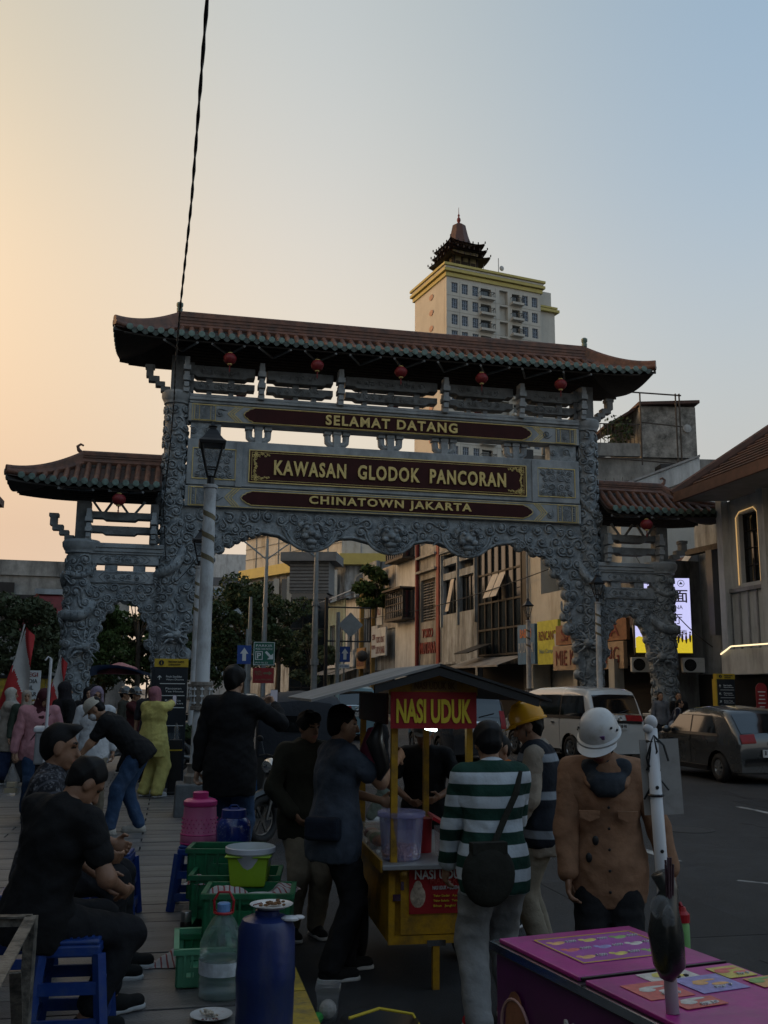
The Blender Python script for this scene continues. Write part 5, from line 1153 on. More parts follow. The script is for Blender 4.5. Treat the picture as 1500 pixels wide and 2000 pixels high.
# ================================================================ vehicles
TYRE = mat('tyre rubber', (.010, .010, .011), .75, .3, 8, .2, 60); ALLOY = mat('alloy wheel', (.32, .33, .34), .3, .15, 6, metal=.9)
CARGL = mat('car window', (.006, .007, .008), .04, .3, 2, spec=.9, coat=.5); TAIL = mat('tail light', (.22, .006, .008), .35, .25, 8, spec=.3); PLATE = mat('plate white', (.45, .45, .44), .5, .08, 9); CHROME = mat('chrome', (.5, .5, .5), .12, .1, 5, metal=1.); BLKP = mat('black trim', (.008, .008, .009), .35, .3, 6)
def car(name, label, M, paint, L, Wd, prof, belt, wr, wx, glass_side, rear_glass, tail, plate, group=None, cat='car', emblem=True):
    """prof: top outline (x,z) from the tail to the nose; x forward"""
    t = thing(name, label, cat, M, group); hw = Wd/2
    def zlow(x):
        z = .24
        for a in wx:
            d = abs(x-a)
            if d < wr+.07: z = max(z, math.sqrt((wr+.07)**2-d*d)+wr-.02)
        return z
    zr = max(z for _, z in prof)
    def hwid(x, z):
        p = 1-.17*abs(2*x/L)**4.5; q = 1-.05*((belt-z)/belt)**2 if z < belt else 1-.155*((z-belt)/(zr-belt))**1.1-.012
        return hw*p*q
    S = []
    for i in range(len(prof)-1):
        (x0, z0), (x1, z1) = prof[i], prof[i+1]; n = max(2, int(math.hypot(x1-x0, z1-z0)/.09))
        S += [(x0+(x1-x0)*k/n, z0+(z1-z0)*k/n) for k in range(n)]
    S.append(prof[-1]); vs_ = [0, .06, .16, .3, .45, .58, .7, .8, .88, .94, .98, 1]
    rows = []
    for x, zt in S:
        zl = min(zlow(x), zt-.08); r = []
        for v in vs_:
            z = zl+(zt-zl)*v; y = hwid(x, z)*(1-.10*max(0, (v-.88)/.12)**2); r.append((x, y, z-.012*(max(0, (v-.9)/.1)**2)))
        ye = r[-1][1]
        top = [(x, ye*f, zt+.035*(1-f*f)) for f in (.85, .55, .2)]
        rows.append(r+top+[(x, -a, b) for _, a, b in reversed(top)]+[(x, -b, c) for _, b, c in reversed(r)])
    mb = MB().grid(rows); n = len(rows[0]); mb.f += [tuple(range(n)), tuple((len(rows)-1)*n+k for k in range(n-1, -1, -1))]; mb.m += [0, 0]
    mk('body', mb, paint, t, smooth=38)
    mk('underbody', MB().box((0, 0, .3), (L*.9, Wd*.8, .2)), BLKP, t)
    ztop = lambda x: float(np.interp(x, [p[0] for p in prof if p[1] > belt*.6], [p[1] for p in prof if p[1] > belt*.6]))
    for sg in (1, -1):
        ga, gz = glass_side[0], glass_side[-1]; P = []
        for i in range(25):
            k = i/24; c = []
            for j in range(6):
                f = j/5; x = ((ga[0]-.05)+(gz[1]+.08-ga[0])*k)*(1-f)+((ga[4]-.02)+(gz[5]+.04-ga[4])*k)*f; z = min(ga[2], gz[2])-.02+(max(ga[3], gz[3])+.03-min(ga[2], gz[2]))*f; c.append((x, sg*(hwid(x, z)+.003), z))
            P.append(c)
        mk('window_surround', MB().grid(P), BLKP, t, smooth=True)
        for xd in (glass_side[0][1]+.03, glass_side[-1][1]+.02, glass_side[-1][0]-.0): mk('door_gap', MB().tube([(xd, sg*(hwid(xd, z)+.001), z) for z in np.linspace(.36, belt, 8)], .005, 4), BLKP, t)
        for (xa, xb, za, zb, xa2, xb2) in glass_side:       # bottom edge xa..xb at za, top edge xa2..xb2 at zb
            P = []
            for i in range(11):
                k = i/10; c = []
                for j in range(6):
                    f = j/5; x = (xa+(xb-xa)*k)*(1-f)+(xa2+(xb2-xa2)*k)*f; z = za+(zb-za)*f; c.append((x, sg*(hwid(x, z)+.006), z))
                P.append(c)
            mk('side_window', MB().grid(P), CARGL, t, smooth=True)
        mk('mirror', MB().ell((wx[1]-.55, sg*(hw+.1), belt+.08), (.07, .11, .08), 10, 7), paint, t, smooth=True)
        for k in (0, 1): mk('door_handle', MB().box((wx[0]+.75+k*1.0, sg*(hwid(0, belt-.12)+.012), belt-.12), (.17, .03, .03)), CHROME, t)
        mk('sill_trim', MB().box(((wx[0]+wx[1])/2, sg*(hw-.02), .27), (abs(wx[1]-wx[0])-2*wr-.16, .05, .1)), CHROME if cat == 'van' else BLKP, t)
    def along(z0, z1, m=8):                                  # points of the tail outline between two heights
        T_ = [(x, z) for x, z in S if x < 0]; zs = [p[1] for p in T_]; return [(float(np.interp(z, zs, [p[0] for p in T_])), z) for z in np.linspace(z0, z1, m)]
    def rear_patch(nm, z0, z1, f0, f1, m, off=.012):
        P = []
        for x, z in along(z0, z1):
            P.append([(x-off-.0*abs(f), hwid(x, z)*.93*f, z+off*.4+.02*(1-f*f)) for f in np.linspace(f0, f1, 9)])
        return mk(nm, MB().grid(P), m, t, smooth=True)
    rear_patch('rear_window', rear_glass[0], rear_glass[1], -.95, .95, CARGL)
    for nm, z0, z1, f0, f1, m in tail:
        rear_patch(nm, z0, z1, f0, f1, m, .02); rear_patch(nm, z0, z1, -f0, -f1, m, .02) if f0 > .05 else None
    px, pz, ptxt = plate; xb = along(pz, pz, 1)[0][0]
    pl = mk('number_plate', MB().box((xb-.035, 0, pz), (.02, .44, .15)), PLATE, t)
    o = text(ptxt, .36, .085, BLKP, pl, T(xb-.048, 0, pz+.015, -PI/2), .01); 
    if emblem:
        m2 = MB(); m2.torus((xb-.03, 0, pz+.2), .05, .01, 16, 5, axis='x'); m2.torus((xb-.03, 0, pz+.2), .025, .008, 12, 5, axis='x'); mk('emblem', m2, CHROME, t)
    mk('wiper', MB().tube([(along(rear_glass[0], rear_glass[0], 1)[0][0]-.03, 0, rear_glass[0]+.03), (along(rear_glass[0]+.1, rear_glass[0]+.1, 1)[0][0]-.035, -.4, rear_glass[0]+.12)], .012, 5), BLKP, t)
    for a in wx:
        for sg in (1, -1):
            y = sg*(hw-.12)
            w = mk('wheel', MB().torus((a, y, wr), wr-.085, .085, 28, 10, axis='y', sc=1.15), TYRE, t, smooth=True)
            rm = MB().torus((a, y+sg*.055, wr), wr-.15, .022, 24, 6)
            for k in range(7): c, s = math.cos(k*2*PI/7), math.sin(k*2*PI/7); rm.bar((a+.03*c, y+sg*.07, wr+.03*s), (a+(wr-.15)*c, y+sg*.06, wr+(wr-.15)*s), .03, .05)
            rm.lathe([(.06, -.02), (.06, .03)], 12, (a, y+sg*.06, wr), R=Matrix.Rotation(PI/2, 3, 'X')); mk('rim', rm, ALLOY, w); mk('hub_shade', MB().lathe([(wr-.14, -.01), (wr-.14, .01)], 20, (a, y+sg*.02, wr), R=Matrix.Rotation(PI/2, 3, 'X')), BLKP, w)
    for sg in (1, -1): mk('headlight', MB().ell((L/2-.16, sg*hw*.66, belt*.72), (.14, .2, .09), 10, 6), LGL, t)
    return t
PEARL = mat('pearl white paint', (.46, .46, .45), .25, .05, 2, spec=.6, coat=.8); GRAPH = mat('graphite paint', (.055, .058, .06), .26, .12, 2, spec=.6, coat=.9, metal=.4); BLACKP = mat('black car paint', (.010, .010, .012), .22, .2, 2, spec=.6, coat=.9); SILV = mat('silver paint', (.22, .23, .24), .3, .1, 2, spec=.6, coat=.7, metal=.4); PALEB = mat('pale blue van paint', (.16, .26, .30), .4, .15, 2)
ROADRZ = PI/2+.2093
van_prof = [(-2.46, .42), (-2.48, .8), (-2.46, 1.05), (-2.40, 1.22), (-2.22, 1.66), (-2.12, 1.82), (-1.9, 1.88), (-.8, 1.93), (.3, 1.90), (.9, 1.80), (1.55, 1.28), (1.75, 1.14), (2.3, .98), (2.44, .8), (2.47, .45)]
van_tail = [('tail_light', 1.05, 1.20, .30, 1.0, TAIL), ('black_panel', .98, 1.06, -.95, .95, BLKP), ('chrome_strip', 1.205, 1.225, -.98, .98, CHROME)]
van_gl = [(-2.16, -1.08, 1.17, 1.70, -1.98, -1.08), (-1.02, .02, 1.15, 1.72, -1.02, .0), (.08, 1.18, 1.13, 1.68, .06, .82)]
car('white_minivan', 'pearl white minivan with dark rear glass driving towards the gate', GM @ T(4.2, -4.5, 0, PI/2+.17), PEARL, 4.96, 1.86, van_prof, 1.12, .345, (-1.5, 1.5), van_gl, (1.24, 1.72), van_tail, (0, .93, 'B 8638 RI'), None, 'van')
hat_prof = [(-1.86, .42), (-1.89, .62), (-1.88, .84), (-1.82, .98), (-1.62, 1.22), (-1.42, 1.42), (-1.25, 1.47), (-.5, 1.52), (.1, 1.48), (.35, 1.42), (.98, 1.02), (1.15, .97), (1.7, .84), (1.84, .66), (1.88, .4)]
hat_gl = [(-1.22, -.22, .97, 1.33, -.95, -.22), (-.16, .82, .95, 1.34, -.16, .38)]
hat_tail = [('tail_light', .80, .98, .52, 1.02, TAIL), ('bumper_trim', .36, .5, -.9, .9, BLKP)]
car('grey_hatchback', 'graphite grey hatchback with red tail lights stopped at the right', GM @ T(5.2, -10.75, 0, PI/2), GRAPH, 3.78, 1.68, hat_prof, .93, .30, (-1.2, 1.22), hat_gl, (1.0, 1.38), hat_tail, (0, .62, 'B 318 UYA'))
car('black_minivan', 'black minivan with a tall red tail light, left of the white minivan', GM @ T(.85, -4.6, 0, PI/2+.02), BLACKP, 4.4, 1.72, [(x*.9, z*.9) for x, z in van_prof], 1.02, .31, (-1.32, 1.35), [(a*.9, b*.9, c*.9, d*.9, e_*.9, f*.9) for a, b, c, d, e_, f in van_gl], (1.13, 1.55), [('tail_light', .85, 1.3, .84, 1.04, TAIL), ('chrome_strip', .98, 1.02, -.7, .7, CHROME)], (0, .8, 'B 1724 TK'), None, 'van')
far = [(-3.2, 20, SILV, 'silver car in the far queue, leftmost'), (-.9, 23, BLACKP, 'dark car in the far queue, second from left'), (1.6, 18, SILV, 'silver car in the far queue, below the blue arrow sign'), (4.0, 24, PEARL, 'white car in the far queue beside the shop kerb')]
base = None
for i, (u, v, p, lb) in enumerate(far):
    car('queued_car', lb, GM @ T(u, v, 0, PI/2), p, 4.2, 1.7, [(x*1.1, z) for x, z in hat_prof], .93, .30, (-1.3, 1.3), [(a*1.1, b*1.1, c, d, e_*1.1, f*1.1) for a, b, c, d, e_, f in hat_gl], (1.0, 1.38), hat_tail, (0, .62, 'B 20%d XK' % (i+3)), 'cars queuing beyond the gate')
car('blue_van', 'pale blue van glimpsed under the cart roof', GM @ T(-.2, 6.5, 0, PI/2), PALEB, 4.6, 1.75, [(x*.93, z) for x, z in van_prof], 1.12, .32, (-1.4, 1.4), [(a*.93, b*.93, c, d, e_*.93, f*.93) for a, b, c, d, e_, f in van_gl], (1.24, 1.72), van_tail, (0, .93, 'B 7012 AA'), None, 'van')
# ---- three-wheeler
CANV = mat('dark canvas', (.012, .015, .022), .65, .25, 3, .3, 20); BJB = mat('taxi blue paint', (.012, .10, .30), .4, .15, 3)
bj = thing('three_wheeler', 'blue three-wheeled taxi with a dark canvas hood behind the boy', 'three-wheeler', GM @ T(-4.75, -15.2, 0, PI/2-.1))
P = []
for x, h, w in ((-1.25, 1.50, .56), (-1.22, 1.62, .60), (-1.1, 1.70, .63), (-.4, 1.76, .64), (.35, 1.74, .62), (.7, 1.66, .58), (.82, 1.5, .52)):
    P.append([(x, w*1.02, .78), (x, w*1.02, 1.2), (x, w, h-.2), (x, w*.92, h-.07), (x, w*.7, h), (x, 0, h+.04), (x, -w*.7, h), (x, -w*.92, h-.07), (x, -w, h-.2), (x, -w*1.02, 1.2), (x, -w*1.02, .78)])
mb = MB().grid(P); mb.f.append(tuple(range(11))); mb.m.append(0); mk('canvas_hood', mb, CANV, bj, smooth=40)
mk('rear_window', MB().box((-1.27, .0, 1.33), (.02, .5, .22)), CARGL, bj)
mk('body_tub', MB().slab([(-1.3, -.62), (.5, -.62), (1.1, -.32), (1.2, 0), (1.1, .32), (.5, .62), (-1.3, .62)], .35, .8), BJB, bj, bev=.05); mk('bumper', MB().tube([(-1.38, -.6, .5), (-1.42, 0, .5), (-1.38, .6, .5)], .03, 6), BLKP, bj)
mk('rail', MB().tube([(-1.32, -.62, .82), (-1.34, 0, .82), (-1.32, .62, .82)], .018, 6), CHROME, bj)
for s in (-1, 1):
    mk('tail_light', MB().box((-1.31, s*.5, .62), (.03, .12, .1)), TAIL, bj); mk('wheel', MB().torus((-.9, s*.55, .24), .18, .06, 20, 8), TYRE, bj, smooth=True); mk('mirror', MB().ell((.55, s*.78, 1.25), (.03, .06, .09)), CHROME, bj)
mk('wheel', MB().torus((.95, 0, .24), .18, .06, 20, 8), TYRE, bj, smooth=True)
mk('ladder_panel', MB().box((-1.315, .0, .58), (.02, .5, .34)), mat('worn blue panel', (.02, .14, .34), .5, .3, 8), bj)
# ---- motorbikes
MBODY = mat('motorbike body black', (.009, .009, .010), .3, .3, 4, coat=.4); MENG = mat('engine metal', (.09, .09, .09), .45, .3, 12, metal=.8)
def motorbike(label, M, paint=MBODY):
    t = thing('motorbike', label, 'motorbike', M, 'motorbikes'); z = .29
    for x in (-.6, .64):
        w = mk('wheel', MB().torus((x, 0, z), .235, .05, 24, 8), TYRE, t, smooth=True); mb = MB().torus((x, 0, z), .18, .012, 20, 5)
        for k in range(6): c, s = math.cos(k*PI/3), math.sin(k*PI/3); mb.bar((x, 0, z), (x+.18*c, 0, z+.18*s), .02, .03)
        mk('rim', mb, MENG, w)
    mk('fork', MB().tube([(.64, .08, .29), (.5, .09, .75), (.42, .09, .98)], .022, 6).tube([(.64, -.08, .29), (.5, -.09, .75), (.42, -.09, .98)], .022, 6), MENG, t)
    mk('leg_shield', MB().grid([[(.5-.05*k, y*(.2+.06*k), .42+.14*k) for y in (-1, -.5, 0, .5, 1)] for k in range(5)]), paint, t, smooth=True)
    mk('tank_body', MB().ell((-.05, 0, .62), (.42, .15, .16)).ell((-.5, 0, .74), (.36, .13, .11)), paint, t, smooth=True); mk('engine', MB().box((.0, 0, .38), (.42, .26, .26)).tube([(.1, -.13, .3), (-.3, -.18, .26), (-.75, -.19, .36)], .045, 8), MENG, t)
    mk('seat', MB().ell((-.35, 0, .80), (.42, .14, .06)), BLKP, t, smooth=True); mk('swing_arm', MB().bar((-.6, .1, .29), (-.05, .1, .38), .03, .05).bar((-.6, -.1, .29), (-.05, -.1, .38), .03, .05), MENG, t)
    mk('handlebar', MB().tube([(.34, .34, 1.0), (.4, .16, 1.02), (.42, 0, 1.0), (.4, -.16, 1.02), (.34, -.34, 1.0)], .016, 6), BLKP, t)
    mk('headlight', MB().ell((.5, 0, .9), (.1, .13, .1)), CHROME, t, smooth=True); mk('mudguard', MB().tube([(.90, 0, .42), (.80, 0, .56), (.62, 0, .60)], .05, 6).tube([(-.6, 0, .6), (-.85, 0, .55), (-.95, 0, .45)], .05, 6), paint, t)
    for s in (-1, 1): mk('mirror', MB().tube([(.38, s*.22, 1.0), (.36, s*.3, 1.18)], .008, 5).ell((.36, s*.33, 1.21), (.02, .06, .04)), BLKP, t)
    mk('tail_light', MB().ell((-.86, 0, .76), (.05, .08, .04)), TAIL, t); mk('number_plate', MB().box((-.93, 0, .6), (.01, .2, .1)), PLATE, t)
    return t
mot = motorbike('black motorbike parked in front of the blue three-wheeler', T(-1.05, 12.6, 0, -2.2))
for M, lb in ((T(-6.9, 19.6, SW, 2.6), 'black motorbike behind the beige-veiled woman at the left edge'), (T(-5.6, 20.6, SW, 1.1), 'black motorbike parked before the black pylon, left side'), (T(-3.55, 20.2, SW, .6), 'motorbike half hidden behind the black pylon'), (T(-7.6, 23.5, SW, 2.0), 'motorbike parked beside the gate left pedestal'), (T(7.42, 17.35, 0, 1.9), 'dark motorbike cut off by the right edge'), (T(-4.75, 24.5, SW, 1.6), 'motorbike with rider left of the pylon')):
    copy_tree(mot, M, lb)
# ================================================================ stall, freezer and kitchen things
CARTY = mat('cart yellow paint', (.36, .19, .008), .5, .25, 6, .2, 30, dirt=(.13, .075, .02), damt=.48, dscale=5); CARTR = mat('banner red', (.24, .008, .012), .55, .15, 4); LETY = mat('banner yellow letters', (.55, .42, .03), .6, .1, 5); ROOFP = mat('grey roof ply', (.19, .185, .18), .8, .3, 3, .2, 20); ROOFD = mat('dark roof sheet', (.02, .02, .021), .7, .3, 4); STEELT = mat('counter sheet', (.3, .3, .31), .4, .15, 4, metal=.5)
CLEAR = mat('clear food box', (.55, .57, .6), .2, .05, 5, trans=.75, alpha=.45); PURP = mat('violet clear tub', (.34, .34, .62), .25, .06, 5, trans=.55, alpha=.62); CRACK = mat('prawn crackers', (.62, .36, .26), .7, .25, 20, .3, 50); REDP = mat('red plastic', (.30, .01, .015), .35, .1, 5); WHP = mat('white plastic', (.5, .5, .52), .4, .06, 5)
ct = thing('food_cart', 'yellow rice food cart with gable roof and red lettered banner', 'food cart', T(.33, 6.5, 0, .175))
body = mk('body', MB().box((0, .7, .50), (.56, 1.36, .46)), CARTY, ct, bev=.006)
mk('front_frame', MB().box((-.265, -.002, .5), (.04, .03, .46)).box((.265, -.002, .5), (.04, .03, .46)).box((0, -.002, .295), (.49, .03, .05)), CARTY, ct)
dr = mk('door', MB().box((0.02, -.006, .52), (.46, .02, .39)), CARTY, ct, bev=.003); mk('latch', MB().box((-.2, -.02, .62), (.02, .02, .05)).box((-.235, -.02, .55), (.05, .012, .04)), CHROME, dr)
mn = mk('menu_banner', MB().box((.045, -.022, .585), (.40, .006, .27)), CARTR, ct)
text('NASI UDUK', .34, .055, WHP, mn, T(.05, -.03, .685), .015); text('MAMAKE', .2, .032, mat('dull red letters', (.4, .05, .04), .6), mn, T(.08, -.03, .645)); text('NASI UDUK + GORENGAN + ES', .24, .022, WHP, mn, T(.115, -.03, .605))
for k, s in enumerate(('Telur Dadar   Ayam   Usus', 'Telur Balado   Tempe   Tahu', 'Bihun   Jengkol   Sambal')): text(s, .23, .016, LETY, mn, T(.115, -.03, .555-.03*k))
mk('food_print', MB().ell((-.10, -.024, .555), (.052, .006, .07)).ell((-.1, -.026, .60), (.03, .006, .05)), mat('printed rice', (.33, .26, .2), .7, .5, 40), mn)
mk('counter', MB().box((0, .66, .742), (.68, 1.52, .03)), STEELT, ct, bev=.004); mk('counter_rim', MB().box((-.345, .66, .75), (.012, 1.5, .07)), CARTY, ct); mk('knob', MB().ell((-.2, -.06, .70), (.025, .025, .025)), CARTY, ct)
for x, y in ((-.25, .02), (.25, .02), (-.25, 1.32), (.25, 1.32)): mk('post', MB().box((x, y, 1.27), (.042, .042, 1.04)), CARTY, ct)
mk('prop_leg', MB().box((.02, .0, .14), (.042, .042, .28)), CARTY, ct); mk('hinge', MB().box((.02, -.02, .275), (.12, .012, .035)), CHROME, ct)
for x in (-.37, .37):
    w = mk('wheel', MB().torus((x, .72, .27), .225, .045, 28, 8, axis='x'), TYRE, ct, smooth=True); mb = MB().lathe([(.035, -.05), (.035, .05)], 10, (x, .72, .27), R=Matrix.Rotation(PI/2, 3, 'Y'))
    for k in range(12): a = k*PI/6; mb.tube([(x+(.03 if k % 2 else -.03), .72, .27), (x, .72+.2*math.cos(a), .27+.2*math.sin(a))], .004, 4)
    mk('spokes', mb, ALLOY, w)
# gable roof: two sheets, tympanum, boards
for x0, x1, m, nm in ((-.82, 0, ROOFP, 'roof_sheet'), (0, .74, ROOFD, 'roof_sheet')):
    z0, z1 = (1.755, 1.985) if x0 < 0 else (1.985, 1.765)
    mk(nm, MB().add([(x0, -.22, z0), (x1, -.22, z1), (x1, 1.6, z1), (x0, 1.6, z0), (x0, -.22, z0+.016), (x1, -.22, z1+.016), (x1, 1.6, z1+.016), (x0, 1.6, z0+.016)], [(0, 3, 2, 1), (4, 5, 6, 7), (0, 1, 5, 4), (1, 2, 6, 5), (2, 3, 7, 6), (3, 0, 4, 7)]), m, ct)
mk('bargeboard', MB().prism([(-.42, 1.86), (0, 1.975), (.66, 1.785), (.66, 1.735), (0, 1.925), (-.42, 1.81)], -.21, -.17), ROOFD, ct)
mk('gable_board', MB().prism([(-.30, 1.80), (-.30, 1.875), (0, 1.955), (.29, 1.875), (.29, 1.80)], -.055, -.04), CARTY, ct); g8 = mk('gable_card', MB().box((0.0, -.062, 1.862), (.3, .008, .065)), mat('brown card', (.2, .13, .05), .7, .2, 6), ct); text('NASI UDUK 8K', .27, .048, mat('brown letters', (.09, .035, .01), .7), g8, T(0, -.068, 1.862), .01)
bn = mk('name_banner', MB().box((-.005, -.06, 1.705), (.57, .012, .232)), CARTR, ct); text('NASI UDUK', .50, .155, LETY, bn, T(-.005, -.07, 1.70), .035)
mk('side_banner', MB().box((-.29, .65, 1.71), (.012, 1.2, .2)), mat('brown side banner', (.05, .012, .010), .6, .3, 3), ct)
mk('tube_lamp', MB().tube([(.03, .05, 1.578), (.03, .32, 1.578)], .014, 8), mat('lit tube', (.8, .85, .9), .3, emit=(.8, .95, 1), estr=1.0), ct)
CM = T(.33, 6.5, 0, .175)
tb = thing('cracker_tub', 'violet clear plastic tub half full of pink prawn crackers on the cart', 'tub', CM @ T(-.18, .12, .758)); mk('tub', MB().lathe([(.115, 0), (.125, .01), (.145, .27), (.15, .275), (.145, .27)], 24, cap=True), PURP, tb, smooth=40); mk('rim', MB().lathe([(.145, .265), (.157, .27), (.157, .295), (.148, .3)], 24), PURP, tb)
mb = MB(); rg = random.Random(4)
for k in range(60): a = rg.uniform(0, 6.28); r = .1*math.sqrt(rg.random()); mb.torus((r*math.cos(a), r*math.sin(a), .02+rg.random()*.09*(1-r/.2)), .022, .009, 8, 5, axis=rg.choice('xyz'))
mk('crackers', mb, CRACK, tb, smooth=True)
o = thing('white_tray_box', 'white ribbed plastic box under a red lid on the cart', 'box', CM @ T(.17, .1, .758, -.1)); mk('box', MB().box((0, .05, .09), (.2, .3, .18), top=1.08), CLEAR, o); mk('lid', MB().box((-.06, .1, .21), (.2, .3, .02), Matrix.Rotation(.5, 3, 'Y')), REDP, o)
mb = MB()
for k in range(7): mb.box((-.1+k*.033, -.105, .09), (.006, .006, .17))
mk('rib', mb, WHP, o)
tag(mk('red_jug', MB().lathe([(.06, 0), (.065, .2), (.07, .22)], 14), REDP, None, CM @ T(.02, .38, .758), smooth=40), 'red plastic jug behind the cracker tub', 'jug')
o = thing('condiment_tray', 'clear divided condiment tray at the left of the cart counter', 'tray', CM @ T(-.24, .75, .758)); mk('tray', MB().box((0, 0, .06), (.16, .5, .12), top=1.05), CLEAR, o)
for k in range(4): mk('filling', MB().ell((0, -.18+.12*k, .05), (.06, .05, .04)), mat('condiment %d' % k, ((.3, .12, .05), (.12, .16, .05), (.35, .28, .2), (.2, .04, .02))[k], .7, .4, 30), o)
tag(mk('plastic_wrap', MB().ell((0, 0, .02), (.06, .1, .03), 10, 6), CLEAR, None, CM @ T(-.26, .28, .758)), 'crumpled clear plastic beside the cracker tub', 'plastic bag')
pk = mk('hanging_bags', MB().tube([(0, 0, 1.58), (.02, 0, 1.5), (.0, 0, 1.38), (.03, 0, 1.22)], [.02, .07, .09, .03], 10), mat('pink carrier bag', (.2, .03, .07), .5, .3, 8), None, CM @ T(-.36, .3, 0), smooth=True); tag(pk, 'pink carrier bags hanging from the cart left post', 'bag')
tag(mk('black_bag_bundle', MB().tube([(0, 0, 1.62), (-.03, .02, 1.5), (.03, 0, 1.33), (0, 0, 1.25)], [.02, .06, .045, .015], 10), mat('black carrier bag', (.010, .010, .011), .4, .4, 9), None, CM @ T(-.33, .12, 0), smooth=True), 'black carrier bags hung at the cart front left post', 'bag')
# ---- ice cream freezer
MAG = mat('magenta wrap', (.33, .018, .19), .32, .22, 5, .06, 25, spec=.5, dirt=(.24, .04, .15), damt=.45, dscale=6); PRP = mat('purple wrap', (.085, .012, .085), .35, .35, 2, spec=.5)
fz = thing('ice_cream_chest', 'magenta chest freezer covered in ice cream stickers at the lower right', 'freezer', T(.44, 3.98, 0, .39))
mk('cabinet', MB().box((.31, -.6, .44), (.61, 1.2, .82)), PRP, fz, bev=.012); mk('rim', MB().box((.31, -.6, .868), (.64, 1.23, .035)), BLKP, fz, bev=.006); mk('steel_edge', MB().box((-.012, -.6, .874), (.012, 1.22, .028)).box((.31, .012, .874), (.62, .012, .028)), CHROME, fz)
ld = mk('lid', MB().box((.31, -.29, .893), (.6, .54, .016)), MAG, fz, bev=.004); l2 = mk('lid', MB().box((.31, -.89, .893), (.6, .58, .016)), MAG, fz, bev=.004); mk('lid_gap', MB().box((.31, -.58, .899), (.6, .012, .008)), BLKP, fz)
cols = [mat('print %d' % i, c, .5, .3, 30) for i, c in enumerate(((.55, .3, .12), (.5, .42, .1), (.2, .32, .1), (.5, .12, .1), (.25, .22, .45), (.48, .45, .42)))]
mn2 = mk('price_list', MB().box((.33, -.27, .9025), (.44, .34, .002)), mat('violet card', (.27, .05, .26), .4, .2, 5), ld); mb = MB(); gf = [(.115, -.435), (.545, -.435), (.545, -.105), (.115, -.105)]
for i in range(4): mb.bar(Vector((*gf[i], .9045)), Vector((*gf[(i+1) % 4], .9045)), .004, .002)
mk('card_border', mb, LETY, mn2)
for r in range(3):
    for c in range(3):
        x, y = .18+.14*c, -.17-.1*r; mk('product_print', MB().ell((x, y, .9035), (.035, .018, .002), 12, 4, R=Matrix.Rotation(.4, 3, 'Z')).ell((x-.03, y+.012, .9037), (.014, .014, .002), 10, 4), cols[(r*3+c) % 6], mn2); text('%d.000' % (3+r*2+c), .045, .016, WHP, mn2, T(x+.055, y, .9045, 0, -PI/2))
for i, (x, y, w, h, m, rz) in enumerate(((.30, -.66, .2, .1, 5, .05), (.16, -.78, .17, .16, 3, .0), (.37, -.78, .19, .16, 4, .02), (.53, -.70, .12, .12, 1, .0), (.56, -.83, .11, .1, 0, 0), (.2, -.93, .16, .08, 3, .03))):
    s = mk('sticker', MB().box((0, 0, 0), (w, h, .0016)), cols[m], l2, T(x, y, .9025+.0004*i, rz))
    mk('sticker_print', MB().ell((-.03, .01, .0015), (.03, .02, .0015), 10, 4).ell((.03, -.015, .0015), (.035, .014, .0015), 10, 4).ell((.0, .03, .0015), (.05, .01, .0015), 10, 4), cols[(m+2) % 6], s); text('Rp %d' % (5+i), w*.4, .018, WHP if m != 5 else BLKP, s, T(.02, -h*.3, .002, 0, -PI/2))
for k, y in enumerate((-.16, -.42, -.75)):         # big cones and cups printed on the long side
    mk('cone_print', MB().ell((-.003, y, .62-.05*k), (.003, .075, .13), 16, 8).ell((-.004, y-.02, .42), (.003, .05, .16), 16, 8), mat('cone print', (.22, .09, .05), .5, .5, 14), fz); mk('cone_outline', MB().torus((-.004, y, .62-.05*k), .1, .006, 24, 5, axis='x'), mat('pale print', (.34, .2, .2), .5, .3, 8), fz)
text('Mulai Rp 3.000', .5, .07, WHP, fz, T(-.008, -.75, .72, -PI/2), .01); text('Es Krim', .3, .09, LETY, fz, T(-.008, -.3, .25, -PI/2), .01)
pv = thing('pvc_sign_pole', 'white drilled plastic pipe with a bare placard tied to its top', 'pole', T(.87, 3.1, .9)); pt = Vector((.006, .14, .82))
mk('pipe', MB().tube([(0, 0, 0), pt*.5, pt], .0195, 14), WHP, pv, smooth=True); mk('pipe_knot', MB().ell(pt+Vector((0, 0, .02)), (.022, .022, .024)).ell(pt+Vector((-.012, -.01, -.0)), (.018, .016, .016)), WHP, pv, smooth=True)
mb = MB()
for k in (.3, .55, .78): mb.ell(pt*k+Vector((0, -.0205, 0)), (.006, .003, .006), 8, 5)
mk('drill_hole', mb, BLKP, pv); mk('placard', MB().box((.03, .13, .67), (.125, .006, .235), Matrix.Rotation(-.04, 3, 'Y')), mat('bare grey card', (.30, .29, .28), .6, .15, 8, dirt=(.2, .19, .18), damt=.5, dscale=8), pv)
mb = MB()
for k in range(5): a = k*1.3; mb.tube([pt+Vector((.0, -.02, -.02)), pt+Vector((.03*math.cos(a), -.03, -.05-.02*k)), pt+Vector((.045*math.cos(a*1.7), -.025, -.1-.03*k))], .0035, 5)
mb.torus(pt-Vector((0, 0, .04)), .022, .005, 14, 5, axis='z'); mb.torus(pt*.75, .022, .004, 14, 5, axis='z'); mk('tie_wire', mb, BLKP, pv)
sb = thing('straw_bag', 'black plastic bag of drinking straws tied to the white pipe', 'bag', T(.85, 3.08, 1.0)); mk('bag', MB().tube([(.0, 0, .0), (.01, 0, .04), (.0, -.01, .13), (.005, 0, .21), (.02, .01, .25), (.0, .01, .30)], [.02, .047, .052, .038, .028, .034], 14), mat('black glossy bag', (.012, .013, .012), .28, .4, 9, spec=.7), sb, smooth=True)
mb = MB()
